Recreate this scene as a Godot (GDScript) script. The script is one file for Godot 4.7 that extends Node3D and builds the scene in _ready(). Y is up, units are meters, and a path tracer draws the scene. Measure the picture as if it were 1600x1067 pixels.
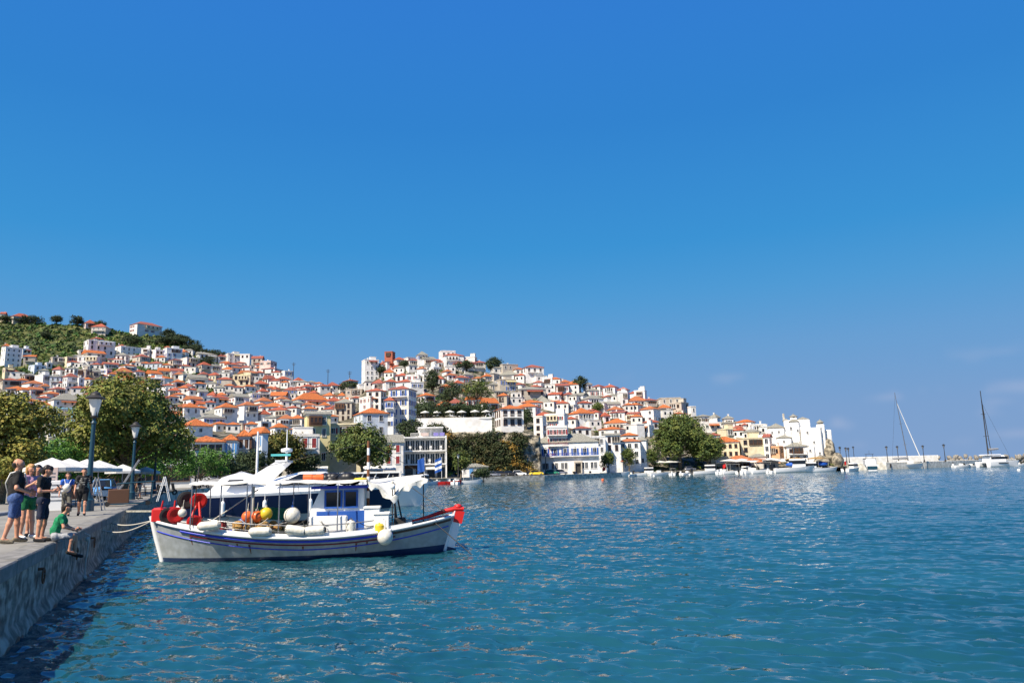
extends Node3D
# A Greek harbour town: quay, fishing boat, motor yacht, hillside houses, pier. Units are metres.

const TERRAIN := [[-0.7375, 60, 640, 0.1732, 225.0], [-0.6680, 70, 640, 0.1805, 225.0], [-0.6017, 85, 620, 0.1798, 225.0], [-0.5414, 88, 600, 0.1823, 220.9], [-0.4898, 92, 590, 0.1779, 206.6], [-0.4421, 96, 575, 0.1730, 180.2], [-0.4067, 112, 550, 0.1602, 150.0], [-0.3849, 122, 540, 0.1496, 150.0], [-0.3326, 140, 500, 0.1346, 168.0], [-0.2783, 152, 460, 0.1204, 178.0], [-0.2223, 164, 430, 0.1088, 186.0], [-0.1937, 170, 410, 0.1259, 189.1], [-0.1398, 179, 400, 0.1405, 195.0], [-0.0893, 182, 395, 0.1445, 197.0], [-0.0213, 198, 390, 0.1309, 212.0], [0.0384, 218, 380, 0.1153, 232.0], [0.1231, 245, 372, 0.0968, 258.0], [0.1979, 262, 362, 0.0785, 275.0], [0.2385, 266, 350, 0.0609, 278.0], [0.2863, 266, 335, 0.0450, 281.6], [0.3554, 268, 325, 0.0326, 286.8], [0.3923, 275, 318, 0.0171, 289.6], [0.4247, 280, 312, 0.0037, 292.0]]

const EYE := 2.7
var rng := RandomNumberGenerator.new()
var M := {}
var used := {}


class Shape:
	var v := PackedVector3Array()
	var n := PackedVector3Array()
	var c := PackedColorArray()
	var tint := Color.WHITE
	var tinted := false
	func tri(a: Vector3, b: Vector3, d: Vector3):
		var m := (b - a).cross(d - a).normalized()
		v.append(a); v.append(d); v.append(b)
		n.append(m); n.append(m); n.append(m)
		if tinted:
			c.append(tint); c.append(tint); c.append(tint)
	func quad(a: Vector3, b: Vector3, d: Vector3, e: Vector3):
		tri(a, b, d); tri(a, d, e)
	func smooth(a: Vector3, b: Vector3, d: Vector3, na: Vector3, nb: Vector3, nd: Vector3):
		v.append(a); v.append(d); v.append(b)
		n.append(na); n.append(nd); n.append(nb)
		if tinted:
			c.append(tint); c.append(tint); c.append(tint)
	func box(p: Vector3, s: Vector3, q := Basis.IDENTITY):
		var h := s * 0.5
		var k: Array[Vector3] = []
		for i in 8:
			k.append(p + q * Vector3(h.x if i & 1 else -h.x, h.y if i & 2 else -h.y, h.z if i & 4 else -h.z))
		quad(k[4], k[5], k[7], k[6]); quad(k[1], k[0], k[2], k[3])
		quad(k[5], k[1], k[3], k[7]); quad(k[0], k[4], k[6], k[2])
		quad(k[6], k[7], k[3], k[2]); quad(k[0], k[1], k[5], k[4])
	# a box with chamfered vertical and top edges
	func soft_box(p: Vector3, s: Vector3, b: float, q := Basis.IDENTITY):
		var h := s * 0.5
		var rows := [[-h.y, 0.0], [h.y - b, 0.0], [h.y, b]]
		var rings := []
		for r in rows:
			var x: float = h.x - r[1]
			var z: float = h.z - r[1]
			var ring := []
			for o in [[x, z - b], [x, -z + b], [x - b, -z], [-x + b, -z], [-x, -z + b], [-x, z - b], [-x + b, z], [x - b, z]]:
				ring.append(p + q * Vector3(o[0], r[0], o[1]))
			rings.append(ring)
		for i in 2:
			for j in 8:
				var k := (j + 1) % 8
				quad(rings[i][j], rings[i][k], rings[i + 1][k], rings[i + 1][j])
		for j in range(1, 7):
			tri(rings[2][0], rings[2][j], rings[2][j + 1])
			tri(rings[0][0], rings[0][j + 1], rings[0][j])
	func tube(pts: Array, rad: Array, sides := 6, cap := true):
		var rings := []
		for i in pts.size():
			var d: Vector3 = (pts[mini(i + 1, pts.size() - 1)] - pts[maxi(i - 1, 0)]).normalized()
			var u := d.cross(Vector3.UP if absf(d.y) < 0.95 else Vector3.RIGHT).normalized()
			var w := d.cross(u)
			var ring := []
			for j in sides:
				var a := TAU * j / sides
				ring.append(u * cos(a) + w * sin(a))
			rings.append(ring)
		for i in pts.size() - 1:
			for j in sides:
				var k := (j + 1) % sides
				var a: Vector3 = rings[i][j]
				var b: Vector3 = rings[i][k]
				var e: Vector3 = rings[i + 1][k]
				var f: Vector3 = rings[i + 1][j]
				var pa: Vector3 = pts[i] + a * rad[i]
				var pb: Vector3 = pts[i] + b * rad[i]
				var pe: Vector3 = pts[i + 1] + e * rad[i + 1]
				var pf: Vector3 = pts[i + 1] + f * rad[i + 1]
				smooth(pa, pb, pe, a, b, e); smooth(pa, pe, pf, a, e, f)
		if cap:
			var z := pts.size() - 1
			for j in range(1, sides - 1):
				tri(pts[0] + rings[0][0] * rad[0], pts[0] + rings[0][j + 1] * rad[0], pts[0] + rings[0][j] * rad[0])
				tri(pts[z] + rings[z][0] * rad[z], pts[z] + rings[z][j] * rad[z], pts[z] + rings[z][j + 1] * rad[z])
	func rod(a: Vector3, b: Vector3, r: float, sides := 5):
		tube([a, b], [r, r], sides)
	# profile: Vector2(radius, height) from bottom to top
	func lathe(prof: Array, seg: int, at := Vector3.ZERO, q := Basis.IDENTITY):
		for i in prof.size() - 1:
			var p0: Vector2 = prof[i]
			var p1: Vector2 = prof[i + 1]
			var e := p1 - p0
			var nn := Vector2(e.y, -e.x).normalized()
			for j in seg:
				var a0 := -TAU * j / seg
				var a1 := -TAU * (j + 1) / seg
				var c0 := Vector3(cos(a0), 0, sin(a0))
				var c1 := Vector3(cos(a1), 0, sin(a1))
				var n0 := q * (c0 * nn.x + Vector3.UP * nn.y)
				var n1 := q * (c1 * nn.x + Vector3.UP * nn.y)
				var a := at + q * (c0 * p0.x + Vector3.UP * p0.y)
				var b := at + q * (c1 * p0.x + Vector3.UP * p0.y)
				var d := at + q * (c1 * p1.x + Vector3.UP * p1.y)
				var f := at + q * (c0 * p1.x + Vector3.UP * p1.y)
				if p0.x > 1e-4: smooth(a, b, d, n0, n1, n1)
				if p1.x > 1e-4: smooth(a, d, f, n0, n1, n0)
	func ball(p: Vector3, r: Vector3, seg := 12, q := Basis.IDENTITY):
		var rings := seg / 2
		for i in rings:
			for j in seg:
				var u := [PI * i / rings - PI / 2, PI * (i + 1) / rings - PI / 2]
				var w := [-TAU * j / seg, -TAU * (j + 1) / seg]
				var k := []
				for o in [[0, 0], [0, 1], [1, 1], [1, 0]]:
					k.append(Vector3(cos(u[o[0]]) * cos(w[o[1]]), sin(u[o[0]]), cos(u[o[0]]) * sin(w[o[1]])))
				smooth(p + q * (k[0] * r), p + q * (k[1] * r), p + q * (k[2] * r), q * k[0], q * k[1], q * k[2])
				smooth(p + q * (k[0] * r), p + q * (k[2] * r), p + q * (k[3] * r), q * k[0], q * k[2], q * k[3])
	# a grid of points with smooth normals, both ways up
	func sheet(g: Array, flip := false):
		var nr := g.size()
		var nc: int = g[0].size()
		var m := []
		for i in nr:
			var row := []
			for j in nc:
				var du: Vector3 = g[i][mini(j + 1, nc - 1)] - g[i][maxi(j - 1, 0)]
				var dv: Vector3 = g[mini(i + 1, nr - 1)][j] - g[maxi(i - 1, 0)][j]
				var w := du.cross(dv).normalized()
				row.append(-w if flip else w)
			m.append(row)
		for i in nr - 1:
			for j in nc - 1:
				if flip:
					smooth(g[i][j], g[i + 1][j], g[i + 1][j + 1], m[i][j], m[i + 1][j], m[i + 1][j + 1])
					smooth(g[i][j], g[i + 1][j + 1], g[i][j + 1], m[i][j], m[i + 1][j + 1], m[i][j + 1])
				else:
					smooth(g[i][j], g[i][j + 1], g[i + 1][j + 1], m[i][j], m[i][j + 1], m[i + 1][j + 1])
					smooth(g[i][j], g[i + 1][j + 1], g[i + 1][j], m[i][j], m[i + 1][j + 1], m[i + 1][j])
	func into(mesh: ArrayMesh, material: Material):
		var a := []
		a.resize(Mesh.ARRAY_MAX)
		a[Mesh.ARRAY_VERTEX] = v
		a[Mesh.ARRAY_NORMAL] = n
		if tinted: a[Mesh.ARRAY_COLOR] = c
		mesh.add_surface_from_arrays(Mesh.PRIMITIVE_TRIANGLES, a)
		mesh.surface_set_material(mesh.get_surface_count() - 1, material)
		return mesh
	func mesh(material: Material) -> ArrayMesh:
		return into(ArrayMesh.new(), material)


# ---------- naming and placing

func numbered(called: String) -> String:
	used[called] = used.get(called, -1) + 1
	return called if used[called] == 0 else "%s_%03d" % [called, used[called]]

func thing(called: String, label: String, category: String, at := Vector3.ZERO, turn := 0.0, group := "") -> Node3D:
	var o := Node3D.new()
	o.name = numbered(called)
	add_child(o)
	o.position = at
	o.rotation.y = turn
	return tag(o, label, category, group)

func tag(o: Node3D, label: String, category: String, group := "") -> Node3D:
	o.set_meta("label", label)
	o.set_meta("category", category)
	if group: o.set_meta("group", group)
	return o

func part(called: String, s, material: Material, parent: Node3D, at := Vector3.ZERO, turn := 0.0) -> MeshInstance3D:
	var o := MeshInstance3D.new()
	o.name = called if parent != self else numbered(called)
	o.mesh = s if s is Mesh else s.mesh(material)
	parent.add_child(o, true)
	o.position = at
	o.rotation.y = turn
	return o

func setting(called: String, s, material: Material) -> MeshInstance3D:
	var o := part(called, s, material, self)
	o.set_meta("kind", "structure")
	return o

func copy(src: Node3D, label: String, at: Vector3, turn := 0.0, size := 1.0) -> Node3D:
	var o: Node3D = src.duplicate()
	o.name = numbered(String(src.name).rstrip("_0123456789"))
	add_child(o)
	o.position = at
	o.rotation.y = turn
	o.scale = Vector3.ONE * size
	o.set_meta("label", label)
	return o

# ---------- materials

func lin(r: float, g: float, b: float) -> Color:
	return Color(r, g, b).linear_to_srgb()

func blotch(freq: float, oct: int, lo: Color, hi: Color, sharp := 1.0, size := 256, kind := FastNoiseLite.TYPE_SIMPLEX_SMOOTH) -> ImageTexture:
	var f := FastNoiseLite.new()
	f.seed = rng.randi() % 10000
	f.noise_type = kind
	f.frequency = freq
	f.fractal_octaves = oct
	f.fractal_type = FastNoiseLite.FRACTAL_FBM
	var src := f.get_seamless_image(size, size).get_data()
	var lut := []
	for i in 256:
		var t := clampf((i / 255.0 - 0.5) * sharp + 0.5, 0, 1)
		lut.append(lo.lerp(hi, t))
	var out := PackedByteArray()
	out.resize(size * size * 3)
	for i in size * size:
		var k: Color = lut[src[i]]
		out[i * 3] = int(k.r * 255); out[i * 3 + 1] = int(k.g * 255); out[i * 3 + 2] = int(k.b * 255)
	return ImageTexture.create_from_image(Image.create_from_data(size, size, false, Image.FORMAT_RGB8, out))

func ripple(freq: float, oct: int, strength: float, size := 512) -> ImageTexture:
	var f := FastNoiseLite.new()
	f.seed = 31
	f.noise_type = FastNoiseLite.TYPE_SIMPLEX_SMOOTH
	f.frequency = freq
	f.fractal_octaves = oct
	var im := f.get_seamless_image(size, size)
	im.convert(Image.FORMAT_RGBA8)
	im.bump_map_to_normal_map(strength)
	return ImageTexture.create_from_image(im)

func paint(color: Color, rough := 0.8, metal := 0.0) -> StandardMaterial3D:
	var m := StandardMaterial3D.new()
	m.albedo_color = color
	m.roughness = rough
	m.metallic = metal
	return m

func coat(tex: Texture2D, scale: float, rough := 0.85, color := Color.WHITE) -> StandardMaterial3D:
	var m := paint(color, rough)
	m.albedo_texture = tex
	m.uv1_triplanar = true
	m.uv1_world_triplanar = true
	m.uv1_scale = Vector3.ONE * scale
	return m

func make_materials():
	var grime := blotch(0.02, 5, Color(0.92, 0.91, 0.89), Color(1, 1, 1), 2.0)
	var tile := blotch(0.05, 4, Color(0.62, 0.6, 0.6), Color(1, 1, 1), 2.2)
	var walls := {"w": lin(0.84, 0.83, 0.81), "c": lin(0.72, 0.65, 0.46), "b": lin(0.52, 0.47, 0.4), "l": lin(0.60, 0.68, 0.78), "p": lin(0.76, 0.6, 0.55), "y": lin(0.78, 0.68, 0.36), "n": lin(0.72, 0.42, 0.24), "t": lin(0.42, 0.13, 0.08)}
	for k in walls: M["wall_" + k] = coat(grime, 0.09, 0.9, walls[k])
	M["wall_w1"] = coat(grime, 0.07, 0.9, lin(0.79, 0.77, 0.73))
	M["wall_w2"] = coat(grime, 0.13, 0.9, lin(0.86, 0.86, 0.85))
	M["roof_o"] = coat(tile, 0.16, 0.85, lin(0.66, 0.19, 0.045))
	M["roof_o1"] = coat(tile, 0.21, 0.85, lin(0.58, 0.2, 0.075))
	M["roof_r"] = coat(tile, 0.18, 0.85, lin(0.52, 0.125, 0.06))
	M["roof_r1"] = coat(tile, 0.14, 0.85, lin(0.44, 0.13, 0.085))
	M["roof_g"] = coat(tile, 0.2, 0.8, lin(0.36, 0.36, 0.30))
	M["roof_f"] = coat(grime, 0.1, 0.9, lin(0.55, 0.54, 0.5))
	M["stone"] = coat(blotch(0.03, 5, Color(0.55, 0.53, 0.48), Color(0.86, 0.83, 0.77), 2.0), 0.1, 0.95)
	M["rock"] = coat(blotch(0.025, 5, Color(0.26, 0.25, 0.22), Color(0.68, 0.64, 0.56), 3.2), 0.08, 0.95)
	M["boulder"] = coat(blotch(0.04, 5, Color(0.36, 0.35, 0.33), Color(0.66, 0.64, 0.6), 2.4), 0.2, 0.95)
	M["white"] = paint(lin(0.8, 0.8, 0.78), 0.55)
	M["gel"] = paint(lin(0.82, 0.82, 0.82), 0.18)
	M["glass"] = paint(lin(0.012, 0.016, 0.022), 0.08)
	M["dark"] = paint(lin(0.03, 0.028, 0.026), 0.6)
	M["brown"] = paint(lin(0.11, 0.05, 0.025), 0.7)
	M["blue"] = paint(lin(0.015, 0.085, 0.36), 0.5)
	M["sky_blue"] = paint(lin(0.10, 0.30, 0.62), 0.6)
	M["red"] = paint(lin(0.55, 0.015, 0.012), 0.45)
	M["wine"] = paint(lin(0.32, 0.03, 0.03), 0.6)
	M["metal"] = paint(lin(0.35, 0.35, 0.36), 0.35, 0.8)
	M["canvas"] = coat(blotch(0.03, 4, Color(0.88, 0.87, 0.84), Color(1, 1, 1), 2.0), 0.9, 0.9, lin(0.72, 0.72, 0.69))
	M["canvas"].backlight = Color(0.35, 0.35, 0.34)
	M["concrete"] = coat(blotch(0.02, 6, Color(0.86, 0.855, 0.84), Color(1, 1, 0.98), 1.8, 512), 0.05, 0.9, lin(0.27, 0.26, 0.235))
	M["kerb"] = coat(blotch(0.04, 5, Color(0.75, 0.75, 0.75), Color(1, 1, 1), 2.0), 0.3, 0.9, lin(0.30, 0.31, 0.33))
	M["coping"] = coat(blotch(0.04, 5, Color(0.8, 0.8, 0.79), Color(1, 1, 1), 2.0), 0.3, 0.9, lin(0.25, 0.24, 0.22))
	M["soil"] = coat(blotch(0.012, 6, Color(0.15, 0.21, 0.07), Color(0.42, 0.42, 0.22), 2.6, 512), 0.02, 1.0)
	M["shaded_lanes"] = coat(blotch(0.03, 4, Color(0.13, 0.15, 0.08), Color(0.5, 0.47, 0.41), 4.5, 512), 0.02, 1.0)  # dark tones mix shrub green with painted shade between the houses
	M["bark"] = coat(blotch(0.05, 4, Color(0.3, 0.26, 0.2), Color(0.55, 0.5, 0.42), 2.0), 0.6, 0.95)
	M["rubber"] = paint(lin(0.02, 0.02, 0.02), 0.7)
	M["rope"] = paint(lin(0.5, 0.47, 0.4), 0.9)
	M["quay"] = coat(blotch(0.022, 6, Color(0.3, 0.285, 0.25), Color(0.68, 0.655, 0.6), 2.4, 512), 0.24, 0.85)
	M["weed"] = coat(blotch(0.05, 5, Color(0.05, 0.08, 0.045), Color(0.14, 0.17, 0.09), 2.4), 0.5, 0.6)
	M["rust"] = paint(lin(0.18, 0.07, 0.03), 0.85)
	M["pier"] = coat(blotch(0.03, 5, Color(0.72, 0.7, 0.65), Color(0.92, 0.9, 0.85), 2.2), 0.08, 0.9)
	M["teal"] = paint(lin(0.009, 0.05, 0.08), 0.45)
	M["navy"] = paint(lin(0.012, 0.018, 0.06), 0.12)
	M["hull"] = coat(blotch(0.03, 5, Color(0.86, 0.86, 0.84), Color(1, 1, 1), 2.0), 0.4, 0.4, lin(0.4, 0.43, 0.45))  # weathered white paint; shade of the hull sides is mixed in as grey
	M["antifoul"] = paint(lin(0.01, 0.03, 0.09), 0.5)
	M["rail_blue"] = paint(lin(0.03, 0.05, 0.5), 0.35)
	M["stripe"] = paint(lin(0.22, 0.015, 0.02), 0.4)
	M["deck"] = coat(blotch(0.04, 4, Color(0.6, 0.58, 0.5), Color(0.8, 0.78, 0.7), 2.0), 0.5, 0.8)
	M["orange"] = paint(lin(0.75, 0.14, 0.03), 0.4)
	M["yellow"] = paint(lin(0.7, 0.5, 0.03), 0.4)
	M["cream"] = coat(blotch(0.04, 4, Color(0.9, 0.89, 0.85), Color(1, 1, 1), 2.0), 0.8, 0.45, lin(0.75, 0.73, 0.66))
	M["net"] = coat(blotch(0.12, 3, Color(0.35, 0.24, 0.1), Color(0.85, 0.7, 0.45), 2.5), 1.4, 1.0)
	M["green"] = paint(lin(0.015, 0.2, 0.12), 0.8)
	M["tarp"] = paint(lin(0.01, 0.011, 0.014), 0.45)
	M["lantern_glass"] = paint(lin(0.75, 0.75, 0.72), 0.25)
	M["skin"] = paint(lin(0.55, 0.27, 0.165), 0.55)
	M["skin"].subsurf_scatter_enabled = true
	M["skin"].subsurf_scatter_strength = 0.15
	M["leaf"] = leaf_material()

func leaf_material() -> StandardMaterial3D:
	var m := paint(Color.WHITE, 0.75)
	m.vertex_color_use_as_albedo = true
	m.backlight = Color(0.5, 0.5, 0.3)
	m.cull_mode = BaseMaterial3D.CULL_DISABLED
	return m

# ---------- the setting

func make_sky() -> Sky:
	var keys := [[0.0, 131, 162, 205], [4.0, 124, 161, 207], [9.0, 104, 159, 211], [13.0, 80, 155, 213], [17.0, 60, 147, 212], [26.0, 50, 131, 207], [36.0, 50, 124, 210], [60.0, 42, 104, 192], [90.0, 38, 92, 180]]
	var w := 1024
	var h := 512
	var im := Image.create(w, h, false, Image.FORMAT_RGBF)
	var f := FastNoiseLite.new()
	f.seed = 5
	f.frequency = 1.0
	f.fractal_octaves = 4
	for j in h:
		var el := 90.0 - (j + 0.5) * 180.0 / h
		var k := 0
		while k < keys.size() - 2 and keys[k + 1][0] < el: k += 1
		var t := clampf((el - keys[k][0]) / (keys[k + 1][0] - keys[k][0]), 0, 1)
		var base := Color(lerpf(keys[k][1], keys[k + 1][1], t) / 255.0, lerpf(keys[k][2], keys[k + 1][2], t) / 255.0, lerpf(keys[k][3], keys[k + 1][3], t) / 255.0).srgb_to_linear()
		for i in w:
			var c := base
			if el > 0.5 and el < 8.0:
				var a := TAU * i / w
				var puff := f.get_noise_3d(cos(a) * 7.0, el * 0.55, sin(a) * 7.0) - 0.28
				if puff > 0: c = base.lerp(Color(0.5, 0.55, 0.72), minf(puff * 1.6, 0.4) * smoothstep(0.5, 2.0, el) * smoothstep(8.0, 5.0, el))
			im.set_pixel(i, j, c)
	var m := PanoramaSkyMaterial.new()
	m.panorama = ImageTexture.create_from_image(im)
	var s := Sky.new()
	s.sky_material = m
	return s

func ground_row(b: float) -> Array:
	var k := 0
	while k < TERRAIN.size() - 2 and TERRAIN[k + 1][0] < b: k += 1
	var t := clampf((b - TERRAIN[k][0]) / (TERRAIN[k + 1][0] - TERRAIN[k][0]), 0, 1)
	var out := []
	for i in range(1, 5): out.append(lerpf(TERRAIN[k][i], TERRAIN[k + 1][i], t))
	return out

func ground_height(b: float, r: float) -> float:
	var g := ground_row(b)
	if r <= g[3]: return 1.4
	var t0: float = (1.4 - EYE) / g[3]
	if r <= g[1]: return EYE + r * (t0 + (g[2] - t0) * (r - g[3]) / (g[1] - g[3]))
	return EYE + g[1] * g[2] - (r - g[1]) * 0.12

func make_terrain():
	var f := FastNoiseLite.new()
	f.seed = 3
	f.frequency = 0.02
	f.fractal_octaves = 4
	var g := []
	for i in 90:
		var b := lerpf(-0.74, 0.424, i / 89.0)
		var row := []
		var k := ground_row(b)
		for j in 56:
			var r: float = lerpf(k[0] + 5.0, k[3], j / 8.0) if j < 8 else lerpf(k[3], k[1], (j - 8) / 36.0) if j < 44 else k[1] + (j - 44) * 16.0
			var p := Vector3(sin(b) * r, ground_height(b, r), -cos(b) * r)
			p.y -= 0.12 if j < 9 else 0.5
			if j > 9: p.y += f.get_noise_2d(p.x, p.z) * 1.2
			if i == 89: p.y = minf(p.y, -3.0)
			row.append(p)
		g.append(row)
	var cut := 0
	while lerpf(-0.74, 0.424, cut / 89.0) < -0.385: cut += 1
	var s := Shape.new()
	s.sheet(g.map(func(row): return row.slice(0, 33)))
	s.sheet(g.slice(cut).map(func(row): return row.slice(32)))
	setting("town_ground", s, M.shaded_lanes)
	s = Shape.new()
	s.sheet(g.slice(0, cut + 1).map(func(row): return row.slice(32)))
	setting("hillside", s, M.soil)

func make_water():
	var big := FastNoiseLite.new(); big.seed = 11; big.frequency = 1.0; big.fractal_octaves = 2
	var mid := FastNoiseLite.new(); mid.seed = 12; mid.frequency = 1.0; mid.fractal_octaves = 2; mid.fractal_gain = 0.45
	var fine := FastNoiseLite.new(); fine.seed = 13; fine.frequency = 1.0; fine.fractal_octaves = 1
	var bs := []
	var a := -0.88
	while a < 0.88:
		bs.append(a)
		a += 0.0024
	while a < TAU - 0.88:
		bs.append(a)
		a += 0.15
	bs.append(TAU - 0.88)
	var rs := []
	var r := 3.0
	while r < 4000.0:
		rs.append(r)
		r *= 1.0042 if r < 55.0 else 1.009 if r < 320.0 else 1.3
	var nc := bs.size()
	var v := PackedVector3Array()
	for i in rs.size():
		r = rs[i]
		var fade := clampf(1.0 - (r - 150.0) / 200.0, 0, 1)
		for j in nc:
			var x: float = sin(bs[j]) * r
			var z: float = -cos(bs[j]) * r
			var y := 0.0
			if r < 320.0 and absf(bs[j]) < 0.9:
				var u := x * 0.94 + z * 0.34
				var w := z * 0.94 - x * 0.34
				var n2 := mid.get_noise_2d(u * 1.0, w * 2.7)
				var calm := 0.85 + 0.55 * big.get_noise_2d(x * 0.035 + 40.0, z * 0.02)
				y = big.get_noise_2d(u * 0.26, w * 0.6) * 0.05 + (n2 * 0.055 + (0.3 - absf(n2)) * 0.02) * calm
				if r < 120.0: y += fine.get_noise_2d(u * 3.0, w * 7.0) * 0.01 * calm
				y *= fade
			v.append(Vector3(x, y, z))
	var nn := PackedVector3Array()
	nn.resize(v.size())
	var ix := PackedInt32Array()
	for i in rs.size():
		for j in nc:
			var du := v[i * nc + mini(j + 1, nc - 1)] - v[i * nc + maxi(j - 1, 0)]
			var dv := v[mini(i + 1, rs.size() - 1) * nc + j] - v[maxi(i - 1, 0) * nc + j]
			nn[i * nc + j] = du.cross(dv).normalized()
	for i in rs.size() - 1:
		for j in nc - 1:
			var k := i * nc + j
			ix.append(k); ix.append(k + nc + 1); ix.append(k + 1)
			ix.append(k); ix.append(k + nc); ix.append(k + nc + 1)
	var arr := []
	arr.resize(Mesh.ARRAY_MAX)
	arr[Mesh.ARRAY_VERTEX] = v
	arr[Mesh.ARRAY_NORMAL] = nn
	arr[Mesh.ARRAY_INDEX] = ix
	var mesh := ArrayMesh.new()
	mesh.add_surface_from_arrays(Mesh.PRIMITIVE_TRIANGLES, arr)
	var m := coat(blotch(0.008, 4, lin(0.006, 0.05, 0.068), lin(0.011, 0.074, 0.098), 2.0, 512), 0.02, 0.06)
	m.metallic_specular = 0.75
	m.normal_enabled = true
	m.normal_texture = ripple(0.05, 4, 8.0)
	m.normal_scale = 0.35
	mesh.surface_set_material(0, m)
	setting("sea", mesh, m)

# ---------- houses

var panes := {}

func window_mesh(kind: String, w := 0.95, h := 1.4) -> ArrayMesh:
	var key := "%s %.2f %.2f" % [kind, w, h]
	if key in panes: return panes[key]
	var f := Shape.new()
	var t := 0.12
	f.box(Vector3(0, h / 2 + t / 2, 0.04), Vector3(w + 2 * t, t, 0.14))
	f.box(Vector3(0, -h / 2 - t / 2, 0.05), Vector3(w + 2 * t + 0.1, t, 0.2))
	for s in [-1, 1]: f.box(Vector3(s * (w / 2 + t / 2), 0, 0.04), Vector3(t, h, 0.14))
	f.box(Vector3(0, 0, 0.012), Vector3(0.06, h, 0.05))
	var frame: Material = {"brown": M.brown, "blue": M.blue, "red": M.wine, "sky": M.sky_blue}.get(kind, M.white)
	var mesh := f.mesh(M.white if kind != "dark" else M.brown)
	var g := Shape.new()
	g.quad(Vector3(-w / 2, -h / 2, 0.015), Vector3(w / 2, -h / 2, 0.015), Vector3(w / 2, h / 2, 0.015), Vector3(-w / 2, h / 2, 0.015))
	g.into(mesh, M.glass)
	if kind in ["brown", "blue", "red", "sky"]:
		var u := Shape.new()
		for s in [-1, 1]: u.box(Vector3(s * (w * 0.75 + t + 0.04), 0, 0.04), Vector3(w / 2, h + 0.06, 0.07))
		u.into(mesh, frame)
	elif kind == "shut_red" or kind == "shut_blue":
		var u := Shape.new()
		for s in [-1, 1]: u.box(Vector3(s * w * 0.25, 0, 0.04), Vector3(w / 2 - 0.03, h, 0.07))
		u.into(mesh, M.wine if kind == "shut_red" else M.sky_blue)
	panes[key] = mesh
	return mesh

func hip_roof(w: float, d: float, h: float, over := 0.4, gable := false) -> Shape:
	var s := Shape.new()
	var x := w / 2 + over
	var z := d / 2 + over
	var t := 0.16
	var ridge: Array
	if gable: ridge = [Vector3(-x, h, 0), Vector3(x, h, 0)]
	elif w >= d: ridge = [Vector3(-maxf(x - z, 0.15), h, 0), Vector3(maxf(x - z, 0.15), h, 0)]
	else: ridge = [Vector3(0, h, -(z - x) - 0.05), Vector3(0, h, (z - x) + 0.05)]
	var e := [Vector3(-x, t, z), Vector3(x, t, z), Vector3(x, t, -z), Vector3(-x, t, -z)]
	var l := [Vector3(-x, 0, z), Vector3(x, 0, z), Vector3(x, 0, -z), Vector3(-x, 0, -z)]
	for i in 4: s.quad(l[i], l[(i + 1) % 4], e[(i + 1) % 4], e[i])
	s.quad(l[3], l[2], l[1], l[0])
	if w >= d or gable:
		s.quad(e[0], e[1], ridge[1], ridge[0]); s.quad(e[2], e[3], ridge[0], ridge[1])
		s.tri(e[1], e[2], ridge[1]); s.tri(e[3], e[0], ridge[0])
	else:
		s.quad(e[1], e[2], ridge[0], ridge[1]); s.quad(e[3], e[0], ridge[1], ridge[0])
		s.tri(e[0], e[1], ridge[1]); s.tri(e[2], e[3], ridge[0])
	return s

func chimney(roof: Node3D, at: Vector3):
	var s := Shape.new()
	s.box(at, Vector3(0.6, 1.9, 0.5))
	s.box(at + Vector3.UP * 1.02, Vector3(0.8, 0.14, 0.7))
	part("chimney", s, M.wall_w, roof)

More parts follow.
